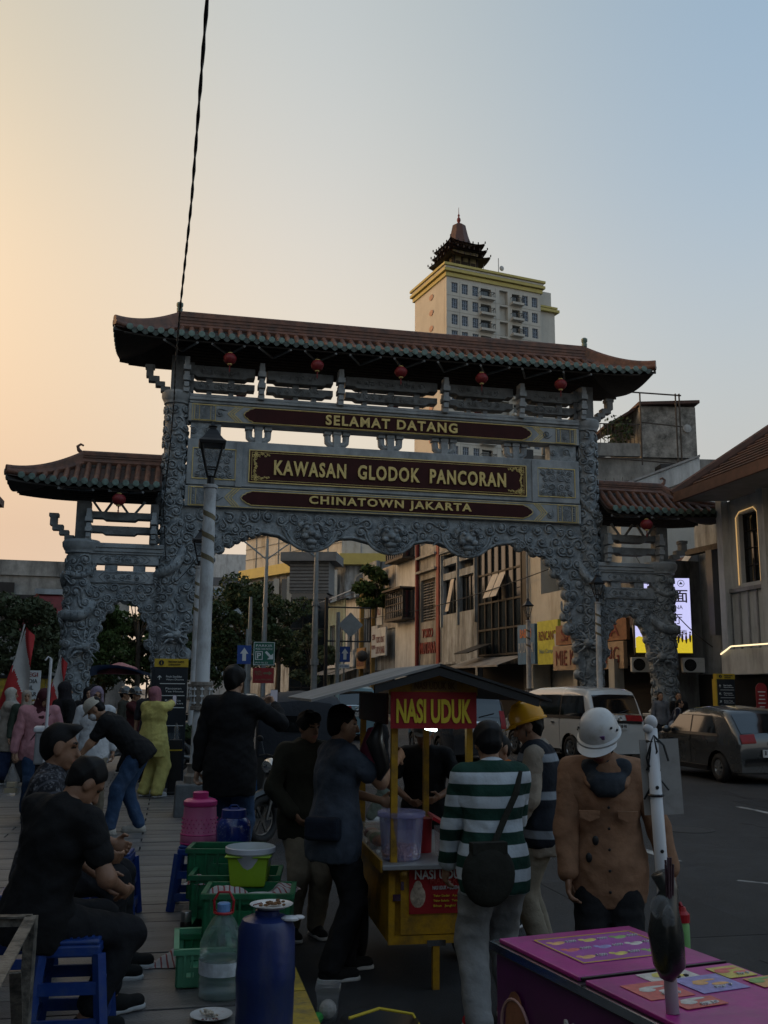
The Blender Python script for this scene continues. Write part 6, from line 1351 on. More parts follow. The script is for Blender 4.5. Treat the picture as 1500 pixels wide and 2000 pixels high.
for k in range(6): mb.tube([(.012+.006*math.cos(k), -.02+.006*math.sin(k*2), .15), (.016+.012*math.cos(k), -.02+.01*math.sin(k*2), .33+.01*(k % 3))], .0035, 6)
mk('straws', mb, mat('dark straws', (.06, .03, .04), .4, .5, 30), sb); mk('torn_plastic', MB().ell((-.02, -.035, .21), (.03, .01, .035)).ell((.0, -.045, .17), (.02, .008, .05)), CLEAR, sb)
# ---- stools
BLST = mat('blue stool plastic', (.008, .035, .17), .38, .2, 9, .1, 40, dirt=(.035, .055, .13), damt=.4, dscale=9)
def stool(label, M, group='blue plastic stools'):
    t = thing('plastic_stool', label, 'stool', M, group); w, b, h = .135, .175, .47
    tp = MB().box((0, 0, h-.012), (2*w, 2*w, .024)).box((0, 0, h-.05), (2*w+.012, 2*w+.012, .055))
    mk('seat', tp, BLST, t, bev=.01); mb = MB()
    for k in range(7): mb.box((-.1+k*.033, 0, h+.003), (.012, .22, .006))
    mk('seat_rib', mb, BLST, t)
    for sx in (-1, 1):
        for sy in (-1, 1): mk('leg', MB().bar((sx*w, sy*w, h-.06), (sx*b, sy*b, 0), .045, .045), BLST, t)
    for s in (-1, 1):
        for z, ww in ((.26, .155), (.10, .168)):
            mk('rail', MB().bar((-ww, s*ww, z), (ww, s*ww, z), .02, .055), BLST, t); mk('rail', MB().bar((s*ww, -ww, z), (s*ww, ww, z), .02, .055), BLST, t)
    return t
st0 = stool('blue plastic stool under the seated man in black', T(-1.5, 5.08, SW, .15))
copy_tree(st0, T(-2.12, 6.1, SW, .2), 'blue plastic stool under the man in the patterned shirt')
copy_tree(st0, T(-1.98, 7.55, SW, .1), 'empty blue plastic stool on the pavement behind the seated man'); copy_tree(st0, T(-1.43, 7.95, SW, .1), 'blue plastic stool carrying the pink drink cooler')
o = thing('spare_stool', 'second blue stool carrying the dark blue drink jar', 'stool', T(-1.1, 7.72, SW, .0))
s2 = copy_tree(st0, T(-1.12, 7.72, SW, .0), 'blue plastic stool carrying the dark blue jar'); bpy.data.objects.remove(o)
# ---- crates and vessels
CRG = mat('green crate plastic', (.012, .13, .055), .42, .25, 9, .1, 40, dirt=(.03, .075, .045), damt=.45, dscale=8); CRG2 = mat('pale green crate plastic', (.08, .26, .15), .45, .15, 5)
def crate(label, M, m, w=.55, d=.4, h=.28):
    t = thing('green_crate', label, 'crate', M, 'green plastic crates'); mk('floor', MB().box((0, 0, .012), (w-.02, d-.02, .02)), m, t)
    for s in (-1, 1):
        ops = [(-w/2+.06+i*.07, .06, -w/2+.10+i*.07, .085) for i in range(int((w-.1)/.07))]+[(-.07, h-.09, .07, h-.05)]
        mk('side_wall', wall_open(MB(), w, h-.02, ops, .012, -w/2, .01), m, t, T(0, -d/2 if s < 0 else d/2, 0, 0 if s < 0 else PI))
        mk('end_wall', wall_open(MB(), d, h-.02, [(-.06, h-.09, .06, h-.05)], .012, -d/2, .01), m, t, T(s*w/2, 0, 0, s*PI/2))
    mb = MB()
    for s in (-1, 1): mb.box((0, s*d/2, h-.005), (w+.03, .03, .03)); mb.box((s*w/2, 0, h-.005), (.03, d+.0, .03))
    for k in range(6): x = -w/2+.05+k*(w-.1)/5; mb.box((x, -d/2-.008, h/2), (.012, .012, h*.9)); mb.box((x, d/2+.008, h/2), (.012, .012, h*.9))
    mk('rim', mb, m, t); return t
crate('green crate in front with a stack of plates in it', T(-.82, 6.45, SW+.16, .05), CRG, .54, .38, .26); crate('green crate with cloths, under the lime bucket', T(-.98, 6.98, SW+.16, .05), CRG, .58, .38, .27); crate('tall green crate at the back beside the pink cooler', T(-1.1, 7.25, SW+.22, .03), CRG, .5, .30, .33)
crate('pale green crate lying at the bottom left of the stack', T(-1.05, 6.12, SW, .2), CRG2, .3, .5, .2); crate('lower dark green crate carrying the other crates', T(-.92, 6.72, SW, .05), CRG, .6, .75, .17)
PINK = mat('pink cooler plastic', (.42, .10, .20), .4, .06, 5, wave=None); PINKD = mat('deep pink lid', (.42, .03, .15), .38, .06, 5)
pc = thing('drink_cooler', 'pink dotted drink cooler with a deep pink lid on a blue stool', 'cooler', T(-1.42, 7.93, SW+.47)); mk('body', MB().lathe([(.135, 0), (.145, .02), (.145, .07), (.138, .08), (.125, .27), (.122, .29)], 24), PINK, pc, smooth=40); mk('lid', MB().lathe([(.128, .285), (.132, .295), (.13, .32), (.11, .335), (.06, .34), (.062, .385), (.05, .39)], 24), PINKD, pc, smooth=40); mb = MB()
for r in range(4):
    for k in range(22): a = k*2*PI/22+r*.14; mb.ell((.1365*math.cos(a), .1365*math.sin(a), .1+.03*r), (.005, .005, .006), 6, 4)
mk('dots', mb, PINKD, pc); mk('base_band', MB().torus((0, 0, .075), .142, .006, 24, 6, axis='z').torus((0, 0, .008), .14, .008, 24, 6, axis='z'), PINKD, pc)
NAVYP = mat('navy jar plastic', (.008, .02, .13), .2, .3, 9, spec=.7, dirt=(.2, .24, .36), damt=.2, dscale=45)
bj2 = thing('drink_jar', 'dark blue speckled drink jar with a ribbed lid beside the pink cooler', 'jar', T(-1.12, 7.7, SW+.47)); mk('body', MB().lathe([(.125, 0), (.13, .02), (.132, .16), (.12, .2), (.085, .235)], 24), NAVYP, bj2, smooth=40); mk('lid', MB().lathe([(.09, .225), (.095, .23), (.092, .285), (.08, .29)], 24), mat('navy lid', (.010, .025, .15), .35, .1, 5), bj2, smooth=40); mk('lid_handle', MB().tube([(-.04, 0, .29), (-.02, 0, .315), (.02, 0, .315), (.04, 0, .29)], .007, 6), BLST, bj2)
LIME = mat('lime plastic', (.22, .36, .02), .4, .12, 5)
bk = thing('lime_bucket', 'lime green square bucket holding a pale round basin', 'bucket', T(-.86, 6.72, SW+.40)); mk('bucket', MB().lathe([(.15, 0), (.16, .02), (.185, .18), (.21, .185), (.21, .195)], 4, R=Matrix.Rotation(PI/4, 3, 'Z'), cap=True), LIME, bk, bev=.02, smooth=40)
bs = tag(mk('pale_basin', MB().lathe([(.12, 0), (.155, .1), (.165, .105), (.165, .135), (.158, .14), (.152, .13), (.145, .11), (.11, .03), (.02, .025)], 28), mat('pale lilac plastic', (.42, .44, .5), .4, .06, 5), None, T(-.86, 6.72, SW+.50), smooth=50), 'pale round basin sitting in the lime bucket', 'basin')
CHINA = mat('white china', (.5, .5, .5), .2, .06, 5, dirt=(.28, .1, .1), damt=.08, dscale=9)
def plate(label, M, group=None, food=None):
    t = thing('plate', label, 'plate', M, group); mk('dish', MB().lathe([(.03, 0), (.07, .004), (.105, .02), (.108, .023), (.1, .021), (.065, .009), (.005, .007)], 28), CHINA, t, smooth=50); mb = MB()
    for k in range(5): mb.tube([(-.03-.012*k, .055-.01*k, .014+.002*k), (-.035-.014*k, .07-.016*k, .017+.001*k)], .003, 4)
    mk('flower_print', mb, REDB, t)
    if food:
        mb = MB(); rg = random.Random(9)
        for k in range(26): mb.ell((rg.gauss(.01, .03), rg.gauss(0, .018), .018+rg.random()*.012), (rg.uniform(.006, .016), rg.uniform(.005, .01), .006), 6, 4)
        mk('food', mb, food, t)
    return t
for k in range(3): plate(('lowest', 'middle', 'top')[k]+' plate of the stack in the front green crate', T(-.76+.004*k, 6.4, SW+.34+.016*k, k), 'stacked plates')
FOOD = mat('leftover food', (.14, .06, .02), .6, .5, 40)
GINGH = mat('checked cloth', (.36, .34, .34), .85, .15, 8, .3, 60, wave=(9, (.22, .05, .05), 'X', 2.0, .8))
def cloth(label, M, s, seed):
    rg = np.random.RandomState(seed); P = []; n = 16
    for i in range(n+1):
        r = []
        for j in range(n+1):
            x, y = (i/n-.5)*2, (j/n-.5)*2; d = math.hypot(x, y); z = .5*max(0, 1-d)**.7+.16*math.sin(5*x+seed)*math.cos(4*y+seed*2)*max(0, 1.2-d)
            r.append((s*x*(1+.2*math.sin(3*y+seed)), s*.7*y*(1+.2*math.cos(4*x)), s*max(z, .02)))
        P.append(r)
    tag(mk('crumpled_cloth', MB().grid(P), GINGH, None, M, smooth=True), label, 'cloth', 'crumpled checked cloths')
cloth('checked cloth crumpled beside the water jug on the crate', T(-.98, 6.5, SW+.38, .3), .12, 1); cloth('checked cloth hanging over the crate right corner', T(-.62, 6.62, SW+.38, 1.0), .11, 2); cloth('checked cloth draped on the back left crate edge', T(-1.2, 6.85, SW+.38, .2), .1, 3); cloth('dark patterned cloth bundle lying on the pavement by the thermos', T(-1.27, 6.38, SW, .4), .15, 4)
WAT = mat('jug plastic', (.38, .47, .48), .12, .06, 5, trans=.8, alpha=.5, spec=.6)
jg = thing('water_jug', 'big clear water jug with blue cap and red carrying ring', 'water jug', T(-.87, 5.72, SW)); mk('bottle', MB().lathe([(.10, 0), (.122, .015), (.125, .1), (.118, .11), (.124, .12), (.124, .2), (.118, .21), (.124, .22), (.124, .28), (.118, .3), (.1, .34), (.06, .41), (.034, .43), (.034, .455)], 28), WAT, jg, smooth=40); mk('water', MB().lathe([(.1, .006), (.118, .02), (.119, .19), (.05, .192)], 24), mat('jug water', (.25, .33, .33), .1, .05, 4, trans=.7, alpha=.5), jg, smooth=40); mk('label_band', MB().lathe([(.1255, .13), (.1255, .20)], 28, cap=False), mat('jug label', (.4, .44, .48), .5, .3, 25), jg)
mk('cap', MB().lathe([(.037, .445), (.037, .485), (.03, .49)], 18), mat('light blue cap', (.12, .25, .5), .4), jg); mk('handle_ring', MB().torus((0, 0, .44), .05, .008, 20, 6, axis='z').tube([(-.05, 0, .44), (-.055, 0, .5), (-.03, 0, .545), (.03, 0, .545), (.055, 0, .5), (.05, 0, .44)], .008, 6), REDP, jg)
BARR = mat('navy drum plastic', (.010, .022, .10), .35, .25, 6, .1, 30, spec=.5, dirt=(.03, .04, .085), damt=.42, dscale=7, dstretch=(1, 1, .35))
dm = thing('blue_drum', 'tall dark blue plastic drum standing at the kerb', 'drum', T(-.56, 5.1, SW)); mk('body', MB().lathe([(.125, 0), (.14, .015), (.143, .25), (.146, .27), (.146, .31), (.143, .33), (.14, .50), (.12, .545), (.085, .56), (.06, .565)], 28), BARR, dm, smooth=40); mk('cap', MB().lathe([(.06, .56), (.06, .585), (.05, .59)], 18), BARR, dm)
plate('white plate with leftover food on top of the blue drum', T(-.54, 5.1, SW+.592, .4), None, FOOD); tag(mk('napkin', MB().ell((0, 0, 0), (.05, .04, .014), 9, 5).ell((.04, .01, .004), (.03, .03, .01), 9, 5), WHP, None, T(-.44, 5.06, SW+.555)), 'crumpled white napkin on the blue drum shoulder', 'napkin')
plate('white plate with scraps lying on the pavement by the drum', T(-.86, 5.36, SW+.002, 2.2), None, mat('pale scraps', (.4, .36, .3), .6, .4, 30))
th = thing('thermos_flask', 'slim brown steel thermos flask standing on the pavement', 'flask', T(-1.23, 6.53, SW)); mk('body', MB().lathe([(.036, 0), (.037, .01), (.037, .2), (.033, .21)], 20), mat('bronze steel', (.06, .05, .045), .3, .2, 5, metal=.8), th, smooth=40); mk('cap', MB().lathe([(.034, .21), (.034, .265), (.03, .27)], 20), mat('silver cap', (.25, .24, .23), .3, .1, 5, metal=.8), th, smooth=40)
bx = thing('clear_tub', 'small square clear tub with leftovers on the road edge', 'tub', T(-.29, 5.9, 0)); mk('tub', MB().lathe([(.07, 0), (.09, .17), (.1, .175), (.1, .19)], 4, R=Matrix.Rotation(PI/4, 3, 'Z')), CLEAR, bx); mk('contents', MB().ell((0, 0, .06), (.05, .05, .05)), mat('soap suds', (.4, .38, .36), .6, .3, 30), bx)
tag(mk('black_basin', MB().lathe([(.12, 0), (.2, .1), (.21, .11), (.19, .1), (.11, .02), (.01, .018)], 28), mat('black rubber basin', (.008, .009, .009), .45, .3, 5), None, T(.0, 5.55, 0), smooth=50), 'wide black basin on the road at the bottom edge', 'basin'); tag(mk('yellow_hose', MB().tube([(-.18, 0, .12), (-.02, .1, .14), (.16, .08, .12), (.24, -.02, .02)], .008, 6), LETY, None, T(.02, 5.55, 0)), 'thin yellow hose looped over the black basin', 'hose')
tag(mk('green_bottle', MB().tube([(0, 0, .03), (.05, .12, .03), (.08, .2, .03), (.09, .26, .03)], [.03, .032, .03, .012], 10), mat('green bottle plastic', (.03, .25, .05), .3), None, T(-.42, 5.65, 0)), 'green plastic bottle lying by the yellow kerb', 'bottle')
for x, y, s, lb in ((-1.62, 7.9, .05, 'small crumpled paper on the pavement by the cooler'), (-2.6, 9.4, .03, 'tiny white litter scrap on the pavement'), (-.35, 9.2, .04, 'white litter scrap beside the motorbike wheel')): tag(mk('litter_scrap', MB().ell((0, 0, .012), (s, s*.6, .014), 7, 5), mat('paper scrap', (.42, .36, .3), .8, .2, 20), None, T(x, y, SW if x < -.5 else 0, x)), lb, 'litter')
# ---- table frame at the bottom left corner
FRM = mat('worn angle iron', (.17, .15, .125), .6, .4, 12, .3, 50, metal=.3, dirt=(.02, .02, .02), damt=.55, dscale=14)
tf = thing('table_frame', 'worn steel angle table frame at the bottom left corner', 'table frame', T(0, 0, SW)); zt = .66; A = Vector((-1.55, 4.58, zt)); B = Vector((-1.20, 3.05, zt)); C2 = Vector((-2.2, 4.5, zt)); D2 = Vector((-1.85, 2.95, zt))
for p, q in ((A, B), (A, C2), (C2, D2), (B, D2)): mk('top_bar', MB().bar(p, q, .05, .008).bar(p+Vector((0, 0, -.02)), q+Vector((0, 0, -.02)), .008, .045), FRM, tf)
for p in (A, B, C2, D2): mk('leg', MB().box((p.x, p.y, zt/2), (.045, .045, zt)), FRM, tf)
mk('brace', MB().bar(A+Vector((.0, -.05, -.55)), A+Vector((.12, -.5, -.1)), .045, .006), FRM, tf); tag(mk('blue_rag', MB().ell((0, 0, .02), (.05, .07, .04), 9, 6), mat('light blue cloth', (.02, .14, .4), .7, .2, 9), None, T(-1.75, 5.35, SW+.48)), 'light blue cloth poking out on the left stool', 'cloth')
# ================================================================ people (surfaces grown from distance fields)
def snets(F, o, h):
    S = F < 0; nx, ny, nz = F.shape
    c = [S[dx:nx-1+dx, dy:ny-1+dy, dz:nz-1+dz] for dx in (0, 1) for dy in (0, 1) for dz in (0, 1)]
    cnt = sum(q.astype(np.int8) for q in c); act = (cnt > 0) & (cnt < 8); ids = -np.ones(act.shape, np.int64); I = np.argwhere(act); ids[act] = np.arange(len(I))
    if len(I) == 0: return np.zeros((0, 3)), []
    acc = np.zeros((len(I), 3)); n = np.zeros(len(I)); i, j, k = I.T
    cor = [(dx, dy, dz) for dx in (0, 1) for dy in (0, 1) for dz in (0, 1)]
    for a in range(8):
        for b in range(a+1, 8):
            d = [abs(cor[a][q]-cor[b][q]) for q in range(3)]
            if sum(d) != 1: continue
            fa = F[i+cor[a][0], j+cor[a][1], k+cor[a][2]]; fb = F[i+cor[b][0], j+cor[b][1], k+cor[b][2]]; m = (fa < 0) != (fb < 0); t = np.where(m, fa/(np.where(m, fa-fb, 1)), 0)
            p = np.array(cor[a])[None]+(np.array(cor[b])-np.array(cor[a]))[None]*t[:, None]; acc[m] += p[m]; n[m] += 1
    V = o+(I+acc/n[:, None])*h; Q = []
    for ax in range(3):
        sl = [slice(None)]*3; sl2 = [slice(None)]*3; sl[ax] = slice(0, -1); sl2[ax] = slice(1, None); A, B = S[tuple(sl)], S[tuple(sl2)]
        E = np.argwhere(A != B); b, c2 = [q for q in range(3) if q != ax]
        E = E[(E[:, b] > 0) & (E[:, c2] > 0) & (E[:, b] < F.shape[b]-1) & (E[:, c2] < F.shape[c2]-1)]
        if len(E) == 0: continue
        q = []
        for db, dc in ((1, 1), (0, 1), (0, 0), (1, 0)): e = E.copy(); e[:, b] -= db; e[:, c2] -= dc; q.append(ids[tuple(e.T)])
        q = np.stack(q, 1); flip = A[tuple(E.T)] ^ (ax == 1); q[~flip] = q[~flip][:, ::-1]; Q.append(q)
    return V, np.concatenate(Q)
def seg(P, a, b, ra, rb):
    a, b = np.array(a), np.array(b); d = b-a; t = np.clip(((P-a) @ d)/max(d @ d, 1e-9), 0, 1); return np.linalg.norm(P-a-t[..., None]*d, axis=-1)-(ra+(rb-ra)*t)
def ellp(P, c, r, R=None):
    q = P-np.array(c)
    if R is not None: q = q @ R
    r = np.array(r); k = np.linalg.norm(q/r, axis=-1); return (k-1)*np.min(r)*np.clip(k, .6, 1.6)**.0
def smin(a, b, k):
    h = np.maximum(k-np.abs(a-b), 0)/k; return np.minimum(a, b)-h*h*k*.25
def field(prims, lo, hi, h, k=.04, infl=0., cuts=(), fold=0., seed=0, subs=()):
    lo, hi = np.array(lo)-3*h, np.array(hi)+3*h; n = np.ceil((hi-lo)/h).astype(int)+1
    g = np.stack(np.meshgrid(*[lo[q]+h*np.arange(n[q]) for q in range(3)], indexing='ij'), -1); F = np.full(g.shape[:3], 9.)
    for p in prims:
        d = seg(g, *p[1:]) if p[0] == 's' else ellp(g, *p[1:]); F = smin(F, d-infl, k)
    for p in subs: d = seg(g, *p[1:]) if p[0] == 's' else ellp(g, *p[1:]); F = np.maximum(F, -d)
    for nrm, off in cuts: F = np.maximum(F, g @ np.array(nrm)-off)
    if fold:
        rg = np.random.RandomState(seed); w = 0
        for q in range(6): v = rg.normal(size=3); v = v/np.linalg.norm(v)*rg.uniform(30, 52)*np.array([1, 1, .8]); w = w+.55-np.abs(np.sin(g @ v*.5+rg.uniform(0, 6)+2.2*np.sin(g @ (rg.normal(size=3)*9)+rg.uniform(0, 6))))
        F = F-fold*w/1.6
    return snets(F, lo, h)
def bounds(prims, pad=0.):
    L, H = [], []
    for p in prims:
        if p[0] == 's': r = max(p[3], p[4]); a, b = np.array(p[1]), np.array(p[2]); L.append(np.minimum(a, b)-r); H.append(np.maximum(a, b)+r)
        else: r = max(p[2]); L.append(np.array(p[1])-r); H.append(np.array(p[1])+r)
    return np.min(L, 0)-pad, np.max(H, 0)+pad
def sdf_mesh(name, parts, mats, mi=None):
    V, Q, n = [], [], 0
    for v, q in parts:
        if len(v) == 0: continue
        V.append(v); Q.append(np.asarray(q)+n); n += len(v)
    V, Q = np.concatenate(V), np.concatenate(Q); me = bpy.data.meshes.new(name); me.from_pydata(V.tolist(), [], Q.tolist())
    for m in (mats if isinstance(mats, (list, tuple)) else [mats]): me.materials.append(m)
    if mi is not None: me.polygons.foreach_set('material_index', mi(V[Q].mean(1)).astype(int).tolist())
    smooth_me(me); me.update(); return me
def ik(a, b, l1, l2, hint):
    a, b = np.array(a, float), np.array(b, float); d = b-a; L = min(np.linalg.norm(d), (l1+l2)*.998); u = d/np.linalg.norm(d); b = a+u*L
    x = (l1*l1-l2*l2+L*L)/(2*L); y = math.sqrt(max(l1*l1-x*x, 0)); hn = np.array(hint, float); hn -= u*(hn @ u); hn /= np.linalg.norm(hn)+1e-9; return a+u*x+hn*y, b
SKIN = [mat('skin %d' % i, c, .5, .1, 12, .08, 90, spec=.35) for i, c in enumerate(((.26, .145, .09), (.20, .105, .065), (.33, .20, .135)))]
EYE = mat('eye', (.02, .014, .012), .2); LIP = mat('lips', (.22, .07, .055), .5); HAIRB = mat('black hair', (.005, .0045, .005), .6, .4, 40, .12, 160, spec=.2); SOLE = mat('white sole', (.42, .42, .42), .6, .1, 6)
def fabric(name, c, **k): return mat(name, c, k.pop('rough', .85), k.pop('var', .22), k.pop('scale', 7), .55, 17, spec=.2, **k)
def person(label, M, H=1.7, pelvis=(0, 0, None), lean=(0, 0, 1), twist=0., head=(0., 0.), hands=(None, None), elbow=((-.4, .7, -.3), (.4, .7, -.3)), feet=((-.1, 0, .09), (.1, 0, .09)), knee=(0, -1, 0), toe=(0, 0), skin=0, vox=.013, fat=1., top=None, sleeve=.8, hem=-.08, infl=.018, bottom=None, leg_end=1., leg_r=1., shoe=None, hair='short', hat=None, hijab=None, skirt=None, extra=None, cat='person', group=None, curl=.6, fine=True, collar=0.):
    s = H/1.72; pz = pelvis[2] if pelvis[2] is not None else .925*s; Pv = np.array([pelvis[0], pelvis[1], pz]); t = np.array(lean, float); t /= np.linalg.norm(t)
    r = np.array([math.cos(twist), math.sin(twist), 0]); r = r-t*(r @ t); r /= np.linalg.norm(r); f = np.cross(r, t)   # r: person's left (+x), f: backwards
    f = np.cross(t, r); B = lambda a, b, c: Pv+(r*a+f*b+t*c)*s                   # a left, b back, c up the spine
    Rt = np.stack([r, f, t], 1); w = fat
    shR, shL = B(-.185*w, .0, .475), B(.185*w, .0, .475); nb = B(0, .01, .50)
    yaw, pit = head; hf = np.array([math.sin(twist+yaw)*math.cos(pit), -math.cos(twist+yaw)*math.cos(pit), -math.sin(pit)])
    hr = np.array([math.cos(twist+yaw), math.sin(twist+yaw), 0]); hu = np.cross(hr, -hf)
    hu = hu if hu[2] > 0 else -hu; HC = nb+(t*.06+hu*.115-np.array([0, 0, 0])+hf*.025)*s
    Hd = lambda a, b, c: HC+(hr*a+hf*b+hu*c)*s; Rh = np.stack([hr, hf, hu], 1)
    torso = [('e', B(0, 0, .0), np.array([.165*w, .118*w, .135])*s, Rt), ('e', B(0, 0, .16), np.array([.148*w, .108*w, .15])*s, Rt), ('e', B(0, .0, .345), np.array([.168*w, .118*w, .175])*s, Rt), ('s', B(-.145*w, .005, .465), B(.145*w, .005, .465), .064*s, .064*s)]
    neck = [('s', B(0, .01, .46), HC+(-hu*.04-hf*.01)*s, .058*s, .054*s)]
    arms, wr = [], []
    for q, sh in enumerate((shR, shL)):
        sg = -1 if q == 0 else 1; hd = hands[q]
        if hd is None: hd = sh+np.array([sg*.07, -.03, -.535])*s
        e, hd = ik(sh, hd, .29*s, .255*s, elbow[q]); arms.append((sh, e, np.array(hd))); wr.append((e, np.array(hd)))
    legs = []
    for q in range(2):
        sg = -1 if q == 0 else 1; hp = B(sg*.088*w, 0, -.03); kn, an = ik(hp, np.array(feet[q])*np.array([1, 1, 1]), .43*s, .42*s, knee); legs.append((hp, kn, an))
    limb = []
    for sh, e, hd in arms: limb += [('s', sh, e, .05*s*w, .038*s), ('s', e, hd, .038*s, .026*s)]
    lg = []
    for hp, kn, an in legs: lg += [('s', hp, kn, .083*s*w, .055*s), ('s', kn, an, .055*s, .036*s)]
    for q, (hp, kn, an) in enumerate(legs):
        td = np.array([math.sin(toe[q]), -math.cos(toe[q]), 0]); lg.append(('s', an+np.array([0, 0, -.045*s])-td*.03*s, an+td*.15*s+np.array([0, 0, -.06*s]), .033*s, .026*s))
    body = torso+neck+limb+lg; lo, hi = bounds(body); parts = [field(body, lo, hi, max(vox, .014), .05*s)]
    # head with a face
    hp_ = [('e', Hd(0, -.012, .035), np.array([.076, .094, .088])*s, Rh), ('e', Hd(0, .018, -.045), np.array([.061, .070, .078])*s, Rh), ('e', Hd(0, .055, -.098), np.array([.03, .026, .022])*s, Rh), ('s', Hd(0, .086, .012), Hd(0, .108, -.032), .009*s, .0155*s), ('e', Hd(-.074, -.005, -.01), np.array([.012, .022, .033])*s, Rh), ('e', Hd(.074, -.005, -.01), np.array([.012, .022, .033])*s, Rh), ('e', Hd(0, .078, .032), np.array([.05, .014, .012])*s, Rh), ('e', Hd(0, .078, -.066), np.array([.025, .014, .013])*s, Rh), ('s', Hd(0, -.015, -.06), nb-np.array([0, 0, .02])*s, .05*s, .055*s)]
    sub = [('e', Hd(q*.031, .098, .011), np.array([.019, .014, .012])*s, Rh) for q in (-1, 1)]
    lo, hi = bounds(hp_); parts.append(field(hp_, lo, hi, .0075 if fine else .012, .018*s, subs=sub))
    # hands
    for q, (e, hd) in enumerate(wr):
        d = hd-e; d /= np.linalg.norm(d); sg = -1 if q == 0 else 1; side = np.cross(d, np.array([-sg*1., 0, .25])); side = side/(np.linalg.norm(side)+1e-9); nm = np.cross(side, d)*1.0
        pal = hd+d*.05*s; hh = [('s', hd-d*.02*s, hd+d*.015*s, .024*s, .024*s), ('e', pal, np.array([.041, .05, .017])*s, np.stack([side, d, nm], 1))]
        for k in range(4):
            b0 = hd+(d*.088+side*(-.03+.02*k))*s; ln = (.036, .042, .04, .032)[k]; a1 = curl; d1 = d*math.cos(a1)+nm*math.sin(a1); d2 = d*math.cos(a1*2.1)+nm*math.sin(a1*2.1); p1 = b0+d1*ln*s; hh += [('s', b0, p1, .0095*s, .0088*s), ('s', p1, p1+d2*ln*.95*s, .0088*s, .0075*s)]
        b0 = hd+(d*.03+side*-.035)*s; p1 = b0+(d*.6-side*.65+nm*.4)*.04*s; hh += [('s', b0, p1, .0115*s, .010*s), ('s', p1, p1+(d*.85-side*.1+nm*.5)*.035*s, .010*s, .008*s)]
        lo, hi = bounds(hh); parts.append(field(hh, lo, hi, .006 if fine else .011, .010*s))
    eyes = [Hd(q*.031, .088, .009) for q in (-1, 1)]; br = [Hd(q*.032, .092, .036) for q in (-1, 1)]; mo = Hd(0, .092, -.066)
    def mi(C):
        m = np.zeros(len(C))
        for e in eyes: m[np.linalg.norm((C-e) @ Rh/np.array([.019, .03, .0085])/s, axis=1) < 1] = 1
        for e in br: m[np.linalg.norm((C-e) @ Rh/np.array([.022, .03, .006])/s, axis=1) < 1] = 2
        m[np.linalg.norm((C-mo) @ Rh/np.array([.026, .03, .0095])/s, axis=1) < 1] = 3
        return m
    o = link('person', sdf_mesh('person', parts, [SKIN[skin], EYE, HAIRB, LIP], mi), None, M); tag(o, label, cat, group)
    def add(nm, prims, m, h=vox, k=.03, **kw):
        lo, hi = bounds(prims, kw.get('infl', 0)+.01); return link(nm, sdf_mesh(nm, [field(prims, lo, hi, h, k*s, **kw)], m), o)
    seed = int(abs(M[0][3]*37+M[1][3]*91)) % 1000
    if bottom:
        pr = [torso[0]]
        for hp, kn, an in legs:
            e = kn+(an-kn)*leg_end; pr += [('s', hp, kn, .083*s*w*leg_r, .062*s*leg_r), ('s', kn, e, .062*s*leg_r, .052*s*leg_r)]
        add('trousers', pr, bottom, infl=.014, fold=.007, seed=seed, cuts=[(t, float(t @ B(0, 0, .13)))]+[((0, 0, -1), -.03)])
    if skirt: add('skirt', [torso[0], ('s', B(0, 0, .02), np.array([Pv[0], Pv[1], .22]), .16*s, .2*s)], skirt, infl=.015, fold=.012, seed=seed, cuts=[((0, 0, -1), -.05), (t, float(t @ B(0, 0, .14)))])
    if top:
        pr = list(torso[:3])+[('s', B(-.15*w, .005, .465), B(.15*w, .005, .465), .066*s, .066*s), ('e', B(0, 0, -.02+hem*.4), np.array([(.172+(.018 if hem < -.1 else 0))*w, (.128+(.022 if hem < -.1 else 0))*w, .16+abs(min(0, hem))*.95])*s, Rt), ('s', B(0, .012, .47), B(0, .01, .50+collar), .07*s, .066*s)]; sl_ = max(0, infl-.02); sv = []
        for sh, e, hd in arms:
            a_ = ('s', sh, sh+(e-sh)*min(1, sleeve), .056*s*w-sl_*.8, .048*s-sl_*.6); sv.append(a_); pr.append(('s', sh, sh+(e-sh)*.35, .054*s*w-sl_*.8, .05*s-sl_*.7))
            if sleeve > 1: sv.append(('s', e, e+(hd-e)*(sleeve-1), .046*s-sl_*.6, .036*s-sl_*.7))
        lo, hi = bounds(pr, infl+.01); pa = field(pr, lo, hi, vox, .035*s, infl=infl, fold=.006, seed=seed+1, cuts=[(-t, float(-t @ B(0, 0, hem-.06)))])
        lo, hi = bounds(sv, infl+.01); pb_ = field(sv, lo, hi, vox, .025*s, infl=infl*.94, fold=.0075, seed=seed+4)
        link('shirt', sdf_mesh('shirt', [pa, pb_], top), o)
    if shoe is not None:
        for q, (hp, kn, an) in enumerate(legs):
            td = np.array([math.sin(toe[q]), -math.cos(toe[q]), 0]); zf = an[2]-.045*s; pr = [('s', np.array([*(an-td*.035*s)[:2], zf]), np.array([*(an+td*.16*s)[:2], zf-.006]), .042*s, .038*s), ('s', an-np.array([0, 0, .02*s]), np.array([*(an+td*.06*s)[:2], zf]), .044*s, .042*s)]
            sh_ = add('shoe', pr, shoe[0], h=min(vox, .012), cuts=[((0, 0, -1), -(an[2]-.078*s))]); lo, hi = bounds(pr, .01)
            link('sole', sdf_mesh('sole', [field([('s', np.array([*(an-td*.04*s)[:2], an[2]-.078*s]), np.array([*(an+td*.165*s)[:2], an[2]-.078*s]), .041*s, .036*s)], lo-.02, hi+.02, .009, infl=.004, cuts=[((0, 0, 1), an[2]-.062*s), ((0, 0, -1), -(an[2]-.089*s))])], shoe[1]), sh_)
